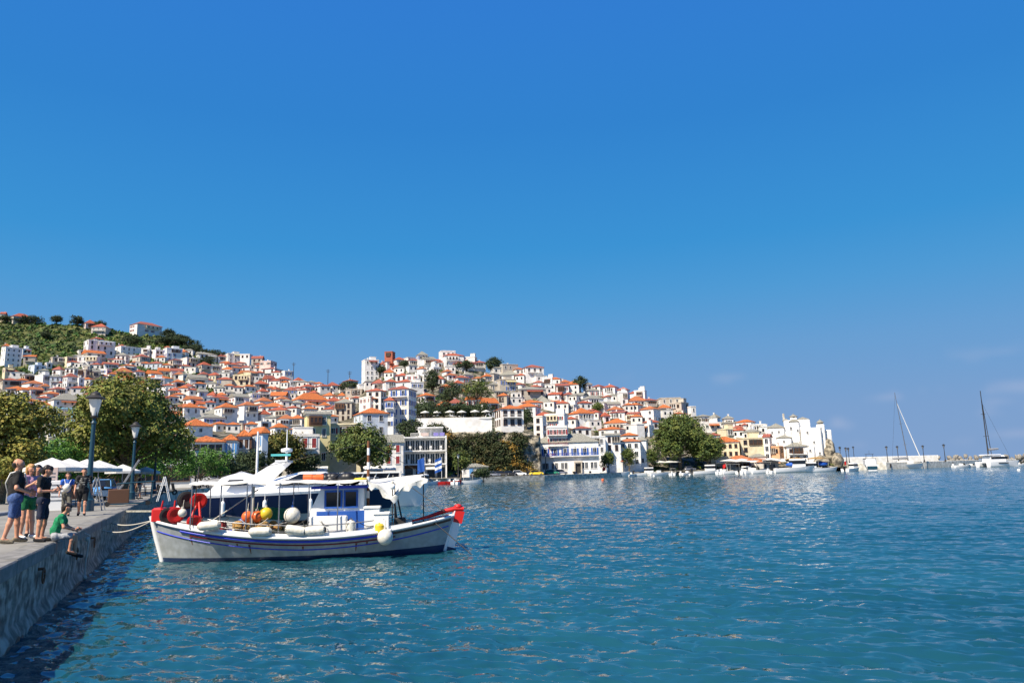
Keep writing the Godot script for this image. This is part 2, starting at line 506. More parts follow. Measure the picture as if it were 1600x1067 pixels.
# b: [x, z, base, w, d, eave height, roof height, yaw, visible wall]; returns the house's node
func house(called: String, b: Array, roof: String, wall: String, label: String, opt := {}) -> Node3D:
	var w: float = b[3]
	var d: float = b[4]
	var hw: float = b[5] - b[2]
	var hr: float = b[6]
	var o := thing(called, label, "house", Vector3(b[0], b[2], b[1]), b[7], opt.get("group", "houses of the hillside town"))
	var s := Shape.new()
	s.box(Vector3(0, hw / 2, 0), Vector3(w, hw, d))
	var wm: Material = M["wall_" + wall]
	if wall == "w": wm = [M.wall_w, M.wall_w, M.wall_w1, M.wall_w2][rng.randi() % 4]
	part("wall", s, wm, o)
	var top: Node3D
	if roof == "f":
		s = Shape.new()
		for k in [-1, 1]:
			s.box(Vector3(k * (w / 2 - 0.08), hr / 2 + 0.02, 0), Vector3(0.26, hr, d + 0.1))
			s.box(Vector3(0, hr / 2 + 0.02, k * (d / 2 - 0.08)), Vector3(w - 0.2, hr, 0.26))
		s.box(Vector3(0, 0.02, 0), Vector3(w + 0.3, 0.14, d + 0.3))
		top = part("parapet", s, wm, o, Vector3.UP * hw)
		if rng.randf() < 0.45 and w > 4 and wall != "t":
			s = Shape.new()
			s.box(Vector3(w * 0.2, 1.1, -d * 0.2), Vector3(w * 0.4, 2.2, d * 0.4))
			s.box(Vector3(w * 0.2, 2.26, -d * 0.2), Vector3(w * 0.4 + 0.3, 0.13, d * 0.4 + 0.3))
			part("stair_house", s, wm, o, Vector3.UP * (hw + 0.08))
	else:
		var rm: Material = M["roof_" + roof]
		if roof == "o" and rng.randf() < 0.4: rm = M.roof_o1
		if roof == "r" and rng.randf() < 0.45: rm = M.roof_r1
		top = part("roof", hip_roof(w, d, hr, 0.38, opt.get("gable", opt.is_empty() and rng.randf() < 0.16)), rm, o, Vector3.UP * (hw + 0.003))
		if opt.get("ridges", false):
			s = Shape.new()
			var x := w / 2 + 0.38
			var z := d / 2 + 0.38
			var rx := maxf(x - z, 0.15)
			for k in [[-1, -1], [-1, 1], [1, -1], [1, 1]]: s.rod(Vector3(k[0] * x, 0.2, k[1] * z), Vector3(k[0] * rx, hr + 0.03, 0), 0.13)
			part("ridge_cap", s, M.white, top)
		s = Shape.new()
		s.box(Vector3(0, -0.14, 0), Vector3(w + 0.24, 0.24, d + 0.24))
		part("cornice", s, M.white, o, Vector3.UP * hw)
	if rng.randf() < opt.get("chimney", 0.55 if wall != "t" else 0.0): chimney(top, Vector3(w * rng.randf_range(-0.32, 0.32), maxf(hr * 0.7, 0.7), -d * 0.12))
	# windows on the two faces that look towards the harbour
	var vis: float = minf(b[8], hw)
	var kind: String = opt.get("kind", ["plain", "plain", "dark", "dark", "brown", "plain", "plain", "dark", "plain", "red", "dark", "plain", "dark", "plain", "blue", "dark"][rng.randi() % 16])
	var ww: float = opt.get("ww", [0.8, 0.9, 1.1][rng.randi() % 3])
	var wh: float = opt.get("wh", [1.3, 1.5, 1.8][rng.randi() % 3])
	var rows: int = opt.get("rows", clampi(int((vis - 0.2) / 2.7), 1, 4))
	var step: float = opt.get("step", 2.8)
	var look := Vector2(-b[0], -b[1]).normalized()
	var side := 1.0 if look.dot(Vector2(cos(b[7]), -sin(b[7]))) > 0.0 else -1.0
	for face in 2:
		var span := w if face == 0 else d
		var cols: int = opt.get("cols", clampi(roundi(span / 2.9), 1, 4)) if face == 0 else opt.get("side_cols", clampi(roundi(span / 3.2), 1, 3))
		if span < 2.0: continue
		for i in rows:
			for j in cols:
				if not opt.has("cols") and rng.randf() < (0.22 if face == 0 else 0.4): continue
				var u := ((j + 0.5) / cols - 0.5) * (span - 0.5)
				var y := hw - 1.45 - i * step
				if y < 0.8: continue
				var p := Vector3(u, y, d / 2) if face == 0 else Vector3(side * w / 2, y, u)
				var k: String = opt.get("kinds", [kind])[i % opt.get("kinds", [kind]).size()]
				part("window", window_mesh(k, ww, wh), null, o, p, 0.0 if face == 0 else side * PI / 2)
	if opt.is_empty() and w > 4.0 and vis > 2.6:
		var q := rng.randf()
		var side_x := rng.randf_range(-0.22, 0.22) * w
		if q < 0.3:
			# covered veranda: dark box painted as the shade of a recess, plus posts and rail
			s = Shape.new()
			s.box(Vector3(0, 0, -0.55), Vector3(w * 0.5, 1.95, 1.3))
			var vd := part("veranda_shade", s, M.dark, o, Vector3(side_x, hw - 1.4, d / 2))
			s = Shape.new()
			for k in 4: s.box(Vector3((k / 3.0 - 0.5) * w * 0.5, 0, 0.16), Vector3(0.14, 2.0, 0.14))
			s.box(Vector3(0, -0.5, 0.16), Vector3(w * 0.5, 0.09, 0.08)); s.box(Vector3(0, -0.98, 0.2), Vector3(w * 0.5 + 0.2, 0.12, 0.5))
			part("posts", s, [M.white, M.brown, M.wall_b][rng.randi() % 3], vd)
		elif q < 0.5:
			# projecting upper bay with a band of small windows
			s = Shape.new()
			s.box(Vector3(0, 0, 0.45), Vector3(w * 0.55, 2.2, 0.9))
			var bay := part("bay", s, [M.brown, M.wall_w, M.wall_c, M.wall_b][rng.randi() % 4], o, Vector3(side_x, hw - 1.5, d / 2))
			for k in 3: part("bay_window", window_mesh("dark", 0.55, 1.1), null, bay, Vector3((k - 1) * w * 0.17, 0.15, 0.9))
		elif q < 0.62:
			# cloth awning over a terrace
			s = Shape.new()
			s.quad(Vector3(-w * 0.3, 0, 1.6), Vector3(w * 0.3, 0, 1.6), Vector3(w * 0.3, 0.5, 0.05), Vector3(-w * 0.3, 0.5, 0.05))
			s.quad(Vector3(-w * 0.3, -0.25, 1.6), Vector3(w * 0.3, -0.25, 1.6), Vector3(w * 0.3, 0, 1.6), Vector3(-w * 0.3, 0, 1.6))
			part("awning", s, [M.canvas, M.roof_o, M.wall_y, M.roof_r][rng.randi() % 4], o, Vector3(side_x, hw - 0.9, d / 2))
	if opt.get("balcony", rng.randf() < 0.34 and w > 4.2 and roof != "f"):
		balcony(o, Vector3(0, hw - 2.75, d / 2), w * 0.8, opt.get("rail", [M.dark, M.white, M.brown][rng.randi() % 3]))
	return o

func balcony(o: Node3D, at: Vector3, w: float, rail: Material, deep := 1.1, bars := 8, solid := false):
	var s := Shape.new()
	s.box(Vector3(0, 0, deep / 2), Vector3(w, 0.16, deep))
	var slab := part("balcony", s, M.white, o, at)
	s = Shape.new()
	if solid:
		s.box(Vector3(0, 0.55, deep - 0.06), Vector3(w, 0.9, 0.1))
	else:
		s.box(Vector3(0, 1.02, deep - 0.05), Vector3(w, 0.07, 0.06))
		s.box(Vector3(0, 0.2, deep - 0.05), Vector3(w, 0.05, 0.05))
		for i in bars * 2 + 1: s.box(Vector3((i / (bars * 2.0) - 0.5) * (w - 0.06), 0.6, deep - 0.05), Vector3(0.05, 0.85, 0.05))
		for k in [-1, 1]:
			s.box(Vector3(k * (w / 2 - 0.03), 1.02, deep / 2), Vector3(0.06, 0.07, deep - 0.1))
	part("railing", s, rail, slab)

const HOUSES := [
	[-70.3, -153.7, 0.8, 4.4, 4.5, 7.6, 1.24, 0.35, 3.3, "r", "c", "small cream house, red tiled roof, waterfront, beside big plane tree"],
	[-47.2, -177.8, 0.8, 5.5, 4.6, 17, 1.01, 0.4, 12.7, "g", "y", "tall ochre house, grey slate roof, lower slope, between two hills"],
	[-42.2, -185.4, 0.8, 8.5, 6.7, 14.9, 0.35, 0.16, 10.7, "f", "c", "tall cream house, flat roof, lower slope, above yellow building"],
	[-85.8, -175.9, 0.8, 5, 4.5, 9.2, 0.35, 0.59, 4.1, "f", "w", "small white house, flat roof, waterfront, beside big plane tree"],
	[-96.4, -183.8, 0.8, 4.2, 4.5, 10.2, 0.35, 0.65, 4.3, "f", "c", "small cream house, flat roof, waterfront, above big plane tree"],
	[-108, -190.4, 0.8, 3.8, 4.5, 8.9, 1.18, 0.38, 3.1, "r", "w", "small white house, red tiled roof, waterfront, above big plane tree"],
	[-114.3, -192.4, 0.8, 5.6, 4.5, 9.5, 1.17, 0.55, 3.1, "r", "b", "beige house, red tiled roof, waterfront, above left plane tree"],
	[-126.1, -189.1, 0.8, 4.9, 4.5, 9.2, 1.25, 0.65, 3, "g", "c", "small cream house, grey slate roof, waterfront, by left edge"],
	[-46.5, -234.4, 6.9, 6.3, 5.5, 13, 0.35, -0.04, 5.3, "f", "w", "white house, flat roof, lower slope, around blue shuttered house"],
	[-106.1, -231.7, 9.5, 6.4, 5.4, 14.3, 1.9, 0.26, 4.1, "g", "b", "beige house, grey slate roof, lower slope, beside big plane tree"],
	[28.5, -255.9, 0.8, 4.8, 4.5, 13.4, 0.35, 0.02, 10.2, "f", "w", "tall white house, flat roof, lower slope, above blue balcony hall, second from left"],
	[33.9, -260.6, 0.8, 5.4, 4.7, 14, 0.9, 0.07, 10.9, "g", "w", "tall white house, grey slate roof, lower slope, left of waterfront tree, first from left"],
	[-116.4, -237.9, 8.7, 4.7, 4.5, 15.1, 0.35, 0.71, 5.7, "f", "w", "small white house, flat roof, lower slope, beside big plane tree"],
	[40.9, -265.4, 0.8, 7.4, 5.5, 11.9, 1.17, -0.15, 8.9, "o", "w", "tall white house, orange tiled roof, lower slope, left of waterfront tree"],
	[-51.3, -266.3, 12.9, 7.1, 5.9, 17.6, 1.88, 0.33, 3.9, "g", "c", "cream house, grey slate roof, lower slope, around blue shuttered house"],
	[46.1, -268, 0.8, 2.96, 4.5, 12.3, 1.46, -0.29, 9.5, "g", "w", "tall white house, grey slate roof, lower slope, left of waterfront tree, second from left"],
	[-132.3, -244.6, 9.2, 4.4, 4.5, 13.7, 1.58, 0.83, 3.8, "r", "w", "small white house, red tiled roof, lower slope, above big plane tree, second from left"],
	[-119.4, -255, 12.9, 5.3, 5, 17.1, 1.64, 0.76, 3.5, "o", "w", "small white house, orange tiled roof, lower slope, beside big plane tree"],
	[10, -284.7, 12.1, 3.7, 4.5, 22.8, 0.35, -0.39, 9.8, "f", "w", "tall white house, flat roof, lower slope, above blue balcony hall, first from left"],
	[82.1, -274.1, 0.8, 8.3, 6.2, 4.8, 1.6, -0.28, 3.1, "o", "w", "white house, orange tiled roof, lower slope, near headland church"],
	[-132.2, -255.1, 11.2, 5.3, 5.4, 15.5, 1.65, 0.02, 3.5, "g", "w", "small white house, grey slate roof, lower slope, above big plane tree"],
	[54.5, -282.2, 3.7, 3.9, 4.5, 12.2, 0.35, 0.31, 7.7, "f", "b", "small beige house, flat roof, lower slope, left of waterfront tree"],
	[-154.3, -243.6, 9.1, 5.8, 5.1, 13.4, 1.65, 0.81, 3.6, "o", "w", "white house, orange tiled roof, lower slope, above left plane tree"],
	[-41.8, -285.8, 18.4, 5.6, 5.7, 24, 2.06, 0.62, 4.7, "r", "w", "white house, red tiled roof, mid slope, around blue shuttered house"],
	[-144, -251.8, 10.2, 5.8, 5.4, 14.6, 1.69, 0.83, 3.6, "o", "w", "white house, orange tiled roof, lower slope, above big plane tree"],
	[16.7, -292.7, 12.8, 7.9, 6.9, 24, 0.35, -0.27, 10.4, "f", "w", "tall white house, flat roof, mid slope, above blue balcony hall"],
	[-152, -251.4, 10.4, 4.6, 4.8, 14.5, 1.4, -0.02, 3.3, "r", "b", "small beige house, red tiled roof, lower slope, above left plane tree"],
	[79.7, -285.3, 3.5, 8.9, 8.7, 11.4, 2.25, -0.67, 7.1, "o", "c", "cream house, orange tiled roof, lower slope, near headland church"],
	[94.8, -279.1, 2.66, 2.11, 4.5, 12.8, 1.32, -0.54, 9.2, "r", "w", "tall white house, red tiled roof, lower slope, near headland church"],
	[97.4, -278.6, 2.59, 4.4, 4.5, 9.1, 0.35, -0.72, 5.6, "f", "n", "small peach house, flat roof, lower slope, near headland church"],
	[89.5, -283.5, 3.2, 9.1, 8.2, 12.6, 0.35, -0.04, 8.5, "f", "c", "tall cream house, flat roof, lower slope, near headland church"],
	[104.5, -278.3, 2.42, 7.6, 6.7, 9, 1.72, -0.14, 5.7, "g", "w", "white house, grey slate roof, lower slope, near headland church"],
	[-164.7, -245.8, 10, 3.1, 3.6, 14.3, 1.48, 1.18, 3.6, "r", "c", "small cream house, red tiled roof, lower slope, by left edge"],
	[-118.2, -274.8, 17.3, 9.1, 9, 21.6, 3.1, 0.83, 3.5, "o", "w", "white house, orange tiled roof, lower slope, beside big plane tree"],
	[27.1, -300.1, 13.2, 6.4, 5.9, 18.7, 1.27, 0.21, 4.6, "r", "w", "white house, red tiled roof, mid slope, above blue balcony hall, second from left"],
	[-133.3, -269.6, 14.4, 5, 4.5, 19.3, 1.75, 0.73, 4.1, "r", "w", "small white house, red tiled roof, lower slope, beside big plane tree"],
	[-91.3, -287.8, 16.4, 5, 4.8, 21.3, 2.02, 0.67, 4.2, "o", "w", "small white house, orange tiled roof, mid slope, between two hills, first from left"],
	[-85.6, -289.6, 16.3, 4.4, 4.5, 20.5, 0.94, 0.45, 3.4, "o", "w", "small white house, orange tiled roof, mid slope, between two hills, second from left"],
	[-148.6, -270.1, 14, 5.2, 5.4, 18.4, 1.55, 1.02, 3.6, "r", "c", "small cream house, red tiled roof, lower slope, above big plane tree"],
	[-24.3, -307.3, 24.6, 5.8, 5.2, 30.7, 2.25, 0.35, 5.1, "r", "w", "white house, red tiled roof, mid slope, above white terrace"],
	[-131.4, -279.1, 17.5, 5.3, 4.8, 22.1, 1.65, 0.17, 3.8, "r", "b", "small beige house, red tiled roof, lower slope, beside big plane tree"],
	[-144.8, -276.3, 15.6, 4, 4.5, 20, 1.69, 0.81, 3.6, "o", "c", "small cream house, orange tiled roof, lower slope, above big plane tree"],
	[-170.7, -261.5, 13, 4.7, 4.5, 17.2, 1.43, 0.73, 3.4, "r", "w", "small white house, red tiled roof, lower slope, above left plane tree"],
	[41.2, -312.1, 14.4, 9, 8.4, 18.7, 1.37, -0.45, 3.4, "o", "w", "white house, orange tiled roof, mid slope, left of waterfront tree, first from left"],
	[105.5, -297.5, 8.7, 3.6, 4.5, 15.2, 0.35, -0.74, 5.6, "f", "w", "small white house, flat roof, mid slope, near headland church"],
	[-10.5, -316.3, 24.9, 5.8, 5.9, 31.2, 2.61, 0.52, 5.4, "o", "w", "white house, orange tiled roof, mid slope, right of terrace, first from left"],
	[-159.5, -275.4, 15.2, 5, 5, 19.6, 1.58, 0.96, 3.7, "r", "w", "small white house, red tiled roof, lower slope, above big plane tree, first from left"],
	[-179.2, -264.4, 13.9, 4.3, 4.5, 18.2, 1.46, 0.77, 3.4, "r", "w", "small white house, red tiled roof, lower slope, by left edge"],
	[-114.5, -298, 20.4, 2.97, 4, 22.5, 1.23, -0.13, 2.4, "o", "w", "small white house, orange tiled roof, mid slope, above front houses, second from left"],
	[52.5, -315.5, 14.9, 3.8, 4.5, 20.8, 0.35, 0.41, 4.9, "f", "w", "small white house, flat roof, mid slope, left of waterfront tree, first from left"],
	[112.8, -300.5, 9.9, 5.5, 4.8, 13.5, 0.35, -0.14, 2.66, "f", "w", "white house, flat roof, mid slope, near headland church"],
	[12.6, -321.8, 22.8, 5.9, 4.9, 25.8, 1.79, 0.11, 2.4, "r", "b", "beige house, red tiled roof, mid slope, above blue balcony hall"],
	[83.6, -312.3, 12.4, 3.3, 4.5, 15.2, 1.25, 0.19, 2.4, "r", "w", "small white house, red tiled roof, mid slope, above waterfront tree"],
	[57.1, -318.4, 15.5, 4.1, 4.5, 20.4, 0.35, -0.67, 4, "f", "w", "small white house, flat roof, mid slope, left of waterfront tree, second from left"],
	[13, -323.6, 23.4, 5.9, 4.9, 26.4, 1.38, 0.11, 2.4, "r", "w", "white house, red tiled roof, mid slope, above blue balcony hall, first from left"],
	[29.6, -324.9, 20.5, 7.9, 8.3, 26.5, 2.85, 0.47, 5, "o", "w", "white house, orange tiled roof, mid slope, above blue balcony hall"],
	[6.4, -326.9, 25, 9.2, 8.4, 30.1, 2.19, -0.32, 4.2, "o", "w", "white house, orange tiled roof, mid slope, right of terrace, second from left"],
	[-144.8, -291.5, 19.1, 4.1, 4.5, 24, 1.93, 0.99, 4.1, "g", "w", "small white house, grey slate roof, lower slope, beside big plane tree"],
	[-104.4, -308.6, 20.9, 4.6, 4.7, 25.1, 0.35, 0.82, 3.4, "f", "w", "small white house, flat roof, mid slope, between two hills"],
	[-111.5, -307.4, 21.3, 6.4, 6.6, 24.3, 0.35, 0.86, 2.4, "f", "b", "beige house, flat roof, mid slope, above front houses"],
	[45.1, -324.8, 18.4, 9.5, 8.3, 22, 2.23, -0.34, 2.66, "o", "w", "white house, orange tiled roof, mid slope, left of waterfront tree, second from left"],
	[-124.4, -303.7, 22.2, 8.6, 8.1, 26.9, 2, 0.73, 3.9, "g", "w", "white house, grey slate roof, mid slope, above front houses"],
	[90.6, -315.1, 13.3, 6.3, 6.7, 17.7, 0.35, 0.31, 3.5, "f", "c", "cream house, flat roof, mid slope, near headland church"],
	[-30, -326.1, 31.4, 3.1, 4.5, 32.9, 1.91, 0.5, 2.4, "o", "w", "small white house, orange tiled roof, mid slope, above white terrace, second from left"],
	[-92.5, -316.7, 21.6, 5.4, 5.1, 26.8, 1.78, -0.06, 4.4, "o", "w", "small white house, orange tiled roof, mid slope, between two hills, third from left"],
	[-97.2, -315.7, 21.7, 6.5, 5.5, 26.7, 1.96, 0.48, 4.2, "o", "w", "white house, orange tiled roof, mid slope, between two hills, second from left"],
	[-159.3, -290.3, 18.6, 5.3, 5.4, 22.9, 1.65, 0.97, 3.4, "o", "w", "small white house, orange tiled roof, lower slope, above big plane tree"],
	[-183.1, -276.1, 16.5, 4.2, 4.5, 20.5, 1.54, 0.08, 3.3, "g", "w", "small white house, grey slate roof, lower slope, by left edge"],
	[-140.2, -300.8, 22.5, 5, 4.6, 27.5, 2, 0.74, 4.2, "o", "c", "small cream house, orange tiled roof, mid slope, beside big plane tree"],
	[103.6, -316.7, 14.6, 5.9, 5.2, 19.4, 0.35, -0.08, 2.88, "f", "w", "white house, flat roof, upper slope, near headland church"],
	[-17.9, -333.4, 31.7, 6.6, 5.6, 34.5, 1.83, -0.12, 2.4, "o", "w", "white house, orange tiled roof, mid slope, above white terrace"],
	[-39.3, -332, 32.7, 5.5, 5.8, 36.7, 1.67, 0.69, 3.1, "o", "w", "small white house, orange tiled roof, mid slope, above white terrace, first from left"],
	[60.6, -328.5, 18.9, 4.9, 4.9, 22.3, 1.54, 0.27, 2.41, "r", "w", "small white house, red tiled roof, mid slope, left of waterfront tree, second from left"],
	[40.7, -331.3, 22, 3.1, 4, 25.7, 1.91, 0.38, 2.74, "r", "w", "small white house, red tiled roof, mid slope, left of waterfront tree, first from left"],
	[85.8, -324.1, 16.2, 7.4, 6.6, 21, 0.35, -0.02, 3.8, "f", "w", "white house, flat roof, upper slope, above waterfront tree"],
	[96.7, -320.7, 15.8, 5, 5.3, 18.4, 1.56, 0.28, 2.4, "r", "w", "small white house, red tiled roof, upper slope, near headland church, first from left"],
	[99.5, -320, 15.6, 3.4, 4.5, 19.7, 1.31, 0.16, 2.44, "r", "w", "small white house, red tiled roof, upper slope, near headland church, second from left"],
	[-122.3, -313.9, 23.6, 6.9, 6.9, 31.9, 2.36, 0.81, 7.5, "o", "w", "white house, orange tiled roof, mid slope, above front houses, first from left"],
	[-156.2, -297.9, 20.4, 5.5, 5.8, 26.1, 0.35, 1.03, 4.9, "f", "w", "white house, flat roof, lower slope, above big plane tree"],
	[-61.9, -332.4, 29.6, 6.8, 6.5, 39.4, 1.61, -0.18, 8.9, "r", "w", "tall white house, red tiled roof, mid slope, around blue shuttered house"],
	[-63.5, -335, 29.7, 9.4, 9.8, 36.9, 0.35, 0.72, 6.3, "f", "w", "white house, flat roof, mid slope, around blue shuttered house"],
	[94.4, -326.2, 17, 6.4, 6.4, 20.9, 2.13, 0.14, 2.57, "g", "w", "white house, grey slate roof, upper slope, near headland church"],
	[-4.4, -339, 31.6, 4.1, 4.5, 36.6, 1.63, -0.27, 4.1, "o", "b", "small beige house, orange tiled roof, upper slope, right of terrace, second from left"],
	[93.9, -325.8, 17.3, 3.9, 4.5, 22.9, 1.6, -0.09, 2.4, "g", "w", "small white house, grey slate roof, upper slope, near headland church"],
	[-171, -294.6, 19.9, 4.6, 4.5, 25.2, 0.35, 0.68, 4.6, "f", "w", "small white house, flat roof, lower slope, above left plane tree"],
	[54.2, -336.8, 22.6, 6, 5.1, 26.7, 1.12, -0.33, 3.1, "r", "w", "white house, red tiled roof, upper slope, left of waterfront tree, second from left"],
	[62.2, -337, 21.7, 6.7, 6.8, 28.6, 1.83, -0.67, 5.9, "o", "w", "white house, orange tiled roof, upper slope, left of waterfront tree, third from left"],
	[48.3, -339, 23.8, 6.7, 6.1, 27.6, 0.9, -0.43, 2.8, "r", "w", "white house, red tiled roof, upper slope, left of waterfront tree, first from left"],
	[35.8, -339.5, 25.8, 2.6, 4, 28.9, 0.91, -0.57, 2.4, "r", "w", "small white house, red tiled roof, upper slope, above blue balcony hall, third from left"],
	[8, -343.6, 30.6, 9.4, 8.1, 33.4, 1.65, 0.18, 2.4, "o", "w", "white house, orange tiled roof, upper slope, right of terrace"],
	[-142.4, -311.5, 25.3, 3.9, 4.5, 29, 1.92, 0.26, 2.88, "o", "p", "small pale pink house, orange tiled roof, mid slope, beside big plane tree"],
	[-23.4, -341.6, 35.8, 2.9, 3.3, 39, 1.65, 0.62, 2.4, "o", "b", "small beige house, orange tiled roof, upper slope, above white terrace"],
	[-129.5, -318.4, 25.5, 5.3, 5.4, 29.8, 2.59, -0.12, 3.5, "g", "w", "small white house, grey slate roof, mid slope, above front houses"],
	[26.7, -343, 28.1, 5.2, 5.2, 31.9, 0.35, -0.52, 2.79, "f", "w", "small white house, flat roof, upper slope, above blue balcony hall, second from left"],
	[-117.1, -324.5, 24.9, 6.6, 6.8, 33.6, 2.13, 0.85, 7.9, "o", "w", "white house, orange tiled roof, mid slope, above front houses, second from left"],
	[89.9, -331.6, 19.5, 3, 3.6, 23.9, 1.86, -0.81, 2.77, "g", "w", "small white house, grey slate roof, upper slope, above waterfront tree, second from left"],
	[14.3, -344.2, 30.4, 5.5, 4.7, 33.6, 2.47, -0.24, 2.4, "g", "w", "small white house, grey slate roof, upper slope, above blue balcony hall, second from left"],
	[-31.2, -343.5, 37.4, 5.6, 5.3, 41.5, 1.92, -0.24, 3.2, "o", "b", "beige house, orange tiled roof, upper slope, above white terrace"],
	[20.3, -345.1, 29.9, 5.5, 4.6, 33.1, 1.49, -0.2, 2.4, "o", "w", "white house, orange tiled roof, upper slope, above blue balcony hall, second from left"],
	[-110.9, -327.8, 25.1, 4, 4.5, 29.9, 2.28, 0.71, 3.9, "r", "w", "small white house, red tiled roof, mid slope, between two hills"],
	[47.1, -343.7, 25.7, 6.3, 6.2, 29.2, 1.97, 0.29, 2.53, "o", "w", "white house, orange tiled roof, upper slope, left of waterfront tree, first from left"],
	[-194.2, -286.9, 19.3, 4.7, 5, 23.4, 1.55, 1.17, 3.2, "o", "c", "small cream house, orange tiled roof, lower slope, by left edge, first from left"],
	[-152.1, -312.2, 24.2, 4.5, 4.7, 28.7, 1.78, 0.98, 3.7, "g", "c", "small cream house, grey slate roof, mid slope, beside big plane tree"],
	[20.6, -347.1, 30.5, 5.5, 5.3, 33.4, 1.53, 0.3, 2.4, "o", "w", "white house, orange tiled roof, upper slope, above blue balcony hall, first from left"],
	[86, -337.2, 21.1, 5, 5.2, 24.8, 1.18, 0.31, 2.76, "g", "w", "small white house, grey slate roof, upper slope, above waterfront tree, first from left"],
	[-140.5, -319.9, 27.6, 6.7, 6.3, 32.9, 2.37, 0.75, 4.4, "o", "w", "white house, orange tiled roof, mid slope, beside big plane tree, third from left"],
	[13.4, -348.8, 32.3, 4.3, 4.5, 35.2, 2.39, 0.24, 2.4, "g", "w", "small white house, grey slate roof, upper slope, above blue balcony hall, first from left"],
	[-143.2, -321.4, 27.6, 9.7, 8.5, 33.2, 1.88, 0.64, 4.7, "o", "w", "white house, orange tiled roof, mid slope, beside big plane tree, second from left"],
	[76.8, -344, 23.7, 6.6, 6.6, 26.6, 1.18, -0.68, 2.4, "r", "w", "white house, red tiled roof, upper slope, above waterfront tree"],
	[-6.3, -352.4, 36.3, 7.1, 6.5, 39.9, 1.01, 0.3, 2.62, "g", "b", "beige house, grey slate roof, upper slope, right of terrace, first from left"],
	[-78.6, -344.3, 26.5, 8, 7.2, 35.6, 2.27, -0.03, 8.3, "g", "b", "tall beige house, grey slate roof, mid slope, above yellow building"],
	[-175, -306.7, 22.8, 5.7, 5.5, 27.2, 1.58, 0.92, 3.5, "r", "w", "white house, red tiled roof, lower slope, above big plane tree"],
	[82.4, -342.4, 23.4, 2.55, 2.95, 29.8, 0.35, 0.33, 4.2, "f", "w", "small white house, flat roof, on skyline, above waterfront tree"],
	[-168.2, -310.3, 23.7, 4.8, 4.6, 28.3, 1.65, 0.89, 3.8, "r", "w", "small white house, red tiled roof, mid slope, above big plane tree, second from left"],
	[46.4, -351.6, 28.9, 7.1, 6.4, 32.5, 1.58, 0.12, 2.59, "g", "w", "white house, grey slate roof, upper slope, left of waterfront tree"],
	[-46.7, -351.3, 39.2, 6.4, 5.9, 45.1, 0.35, 0.43, 4.9, "f", "w", "white house, flat roof, upper slope, around blue shuttered house, second from left"],
	[-107.3, -338.8, 26.9, 8.2, 7.4, 32.4, 1.89, 0.03, 4.7, "r", "w", "white house, red tiled roof, mid slope, between two hills"],
	[37.7, -354.4, 30.6, 8, 8.3, 35.5, 2.38, 0.42, 3.9, "g", "w", "white house, grey slate roof, upper slope, above blue balcony hall, first from left"],
	[-51.4, -352.1, 38.7, 7.4, 7, 45.5, 1.75, -0.19, 5.9, "r", "w", "white house, red tiled roof, upper slope, around blue shuttered house, fourth from left"],
	[70.7, -348, 26.1, 5.6, 4.7, 30, 1.8, -0.04, 2.89, "o", "b", "beige house, orange tiled roof, upper slope, left of waterfront tree"],
	[8, -358.4, 35.7, 13.3, 10, 41, 1.89, 0.22, 4.3, "g", "b", "beige house, grey slate roof, upper slope, right of terrace, second from left"],
	[-162.3, -318.6, 25.6, 6.2, 5.7, 30, 1.77, 0.78, 3.6, "o", "w", "white house, orange tiled roof, mid slope, above big plane tree, second from left"],
	[78.2, -349.7, 25.8, 6.5, 6.8, 32.2, 0.35, -0.74, 5.1, "f", "b", "beige house, flat roof, upper slope, above waterfront tree"],
	[-196, -298.8, 22.2, 4, 4.5, 26.4, 1.62, 1.03, 3.4, "g", "w", "small white house, grey slate roof, lower slope, above left plane tree"],
	[-3.7, -359.2, 38.2, 8.2, 7.7, 46.2, 0.35, 0.34, 7, "f", "b", "beige house, flat roof, upper slope, right of terrace"],
	[20.2, -357.9, 34.7, 5.7, 5.2, 38.4, 1.6, -0.34, 2.66, "r", "w", "white house, red tiled roof, upper slope, above blue balcony hall, second from left"],
	[26.7, -357.6, 33.9, 4.2, 4.5, 38.2, 1.57, 0.4, 3.3, "r", "w", "small white house, red tiled roof, upper slope, above blue balcony hall, second from left"],
	[20.6, -358.9, 35, 6.4, 5.9, 37.9, 1.97, -0.35, 2.4, "r", "w", "white house, red tiled roof, upper slope, above blue balcony hall, first from left"],
	[-27, -358, 42.1, 4, 4.5, 45.1, 1.96, 0.49, 2.4, "r", "b", "small beige house, red tiled roof, upper slope, above white terrace"],
	[52.6, -355.6, 30.4, 4.1, 4.5, 38.3, 0.35, 0.1, 6.9, "f", "w", "small white house, flat roof, upper slope, left of waterfront tree"],
	[-9.4, -359.9, 39.9, 5.2, 5, 44.2, 1.65, 0.39, 3.4, "g", "b", "small beige house, grey slate roof, upper slope, right of terrace, second from left"],
	[59.5, -358.5, 30.3, 9.5, 8.9, 34.3, 2.87, 0.16, 2.97, "o", "w", "white house, orange tiled roof, upper slope, left of waterfront tree, second from left"],
	[74.8, -355.7, 27.8, 9.7, 8.5, 35, 0.35, 0.01, 4.6, "f", "b", "beige house, flat roof, on skyline, above waterfront tree"],
	[65.5, -357.6, 30.2, 5.8, 5.9, 34.5, 1.26, 0.3, 3.3, "r", "b", "beige house, red tiled roof, upper slope, left of waterfront tree"],
	[33.4, -362, 34.8, 4.8, 5, 38.1, 1.6, -0.63, 2.4, "g", "w", "small white house, grey slate roof, upper slope, above blue balcony hall, third from left"],
	[-204.4, -301.4, 23.3, 3.3, 4, 27.3, 1.53, 0.01, 3.2, "o", "c", "small cream house, orange tiled roof, lower slope, by left edge, second from left"],
	[-3.7, -364.8, 40.9, 2.8, 4.5, 44.3, 1.29, 0.46, 2.4, "r", "w", "small white house, red tiled roof, upper slope, right of terrace, first from left"],
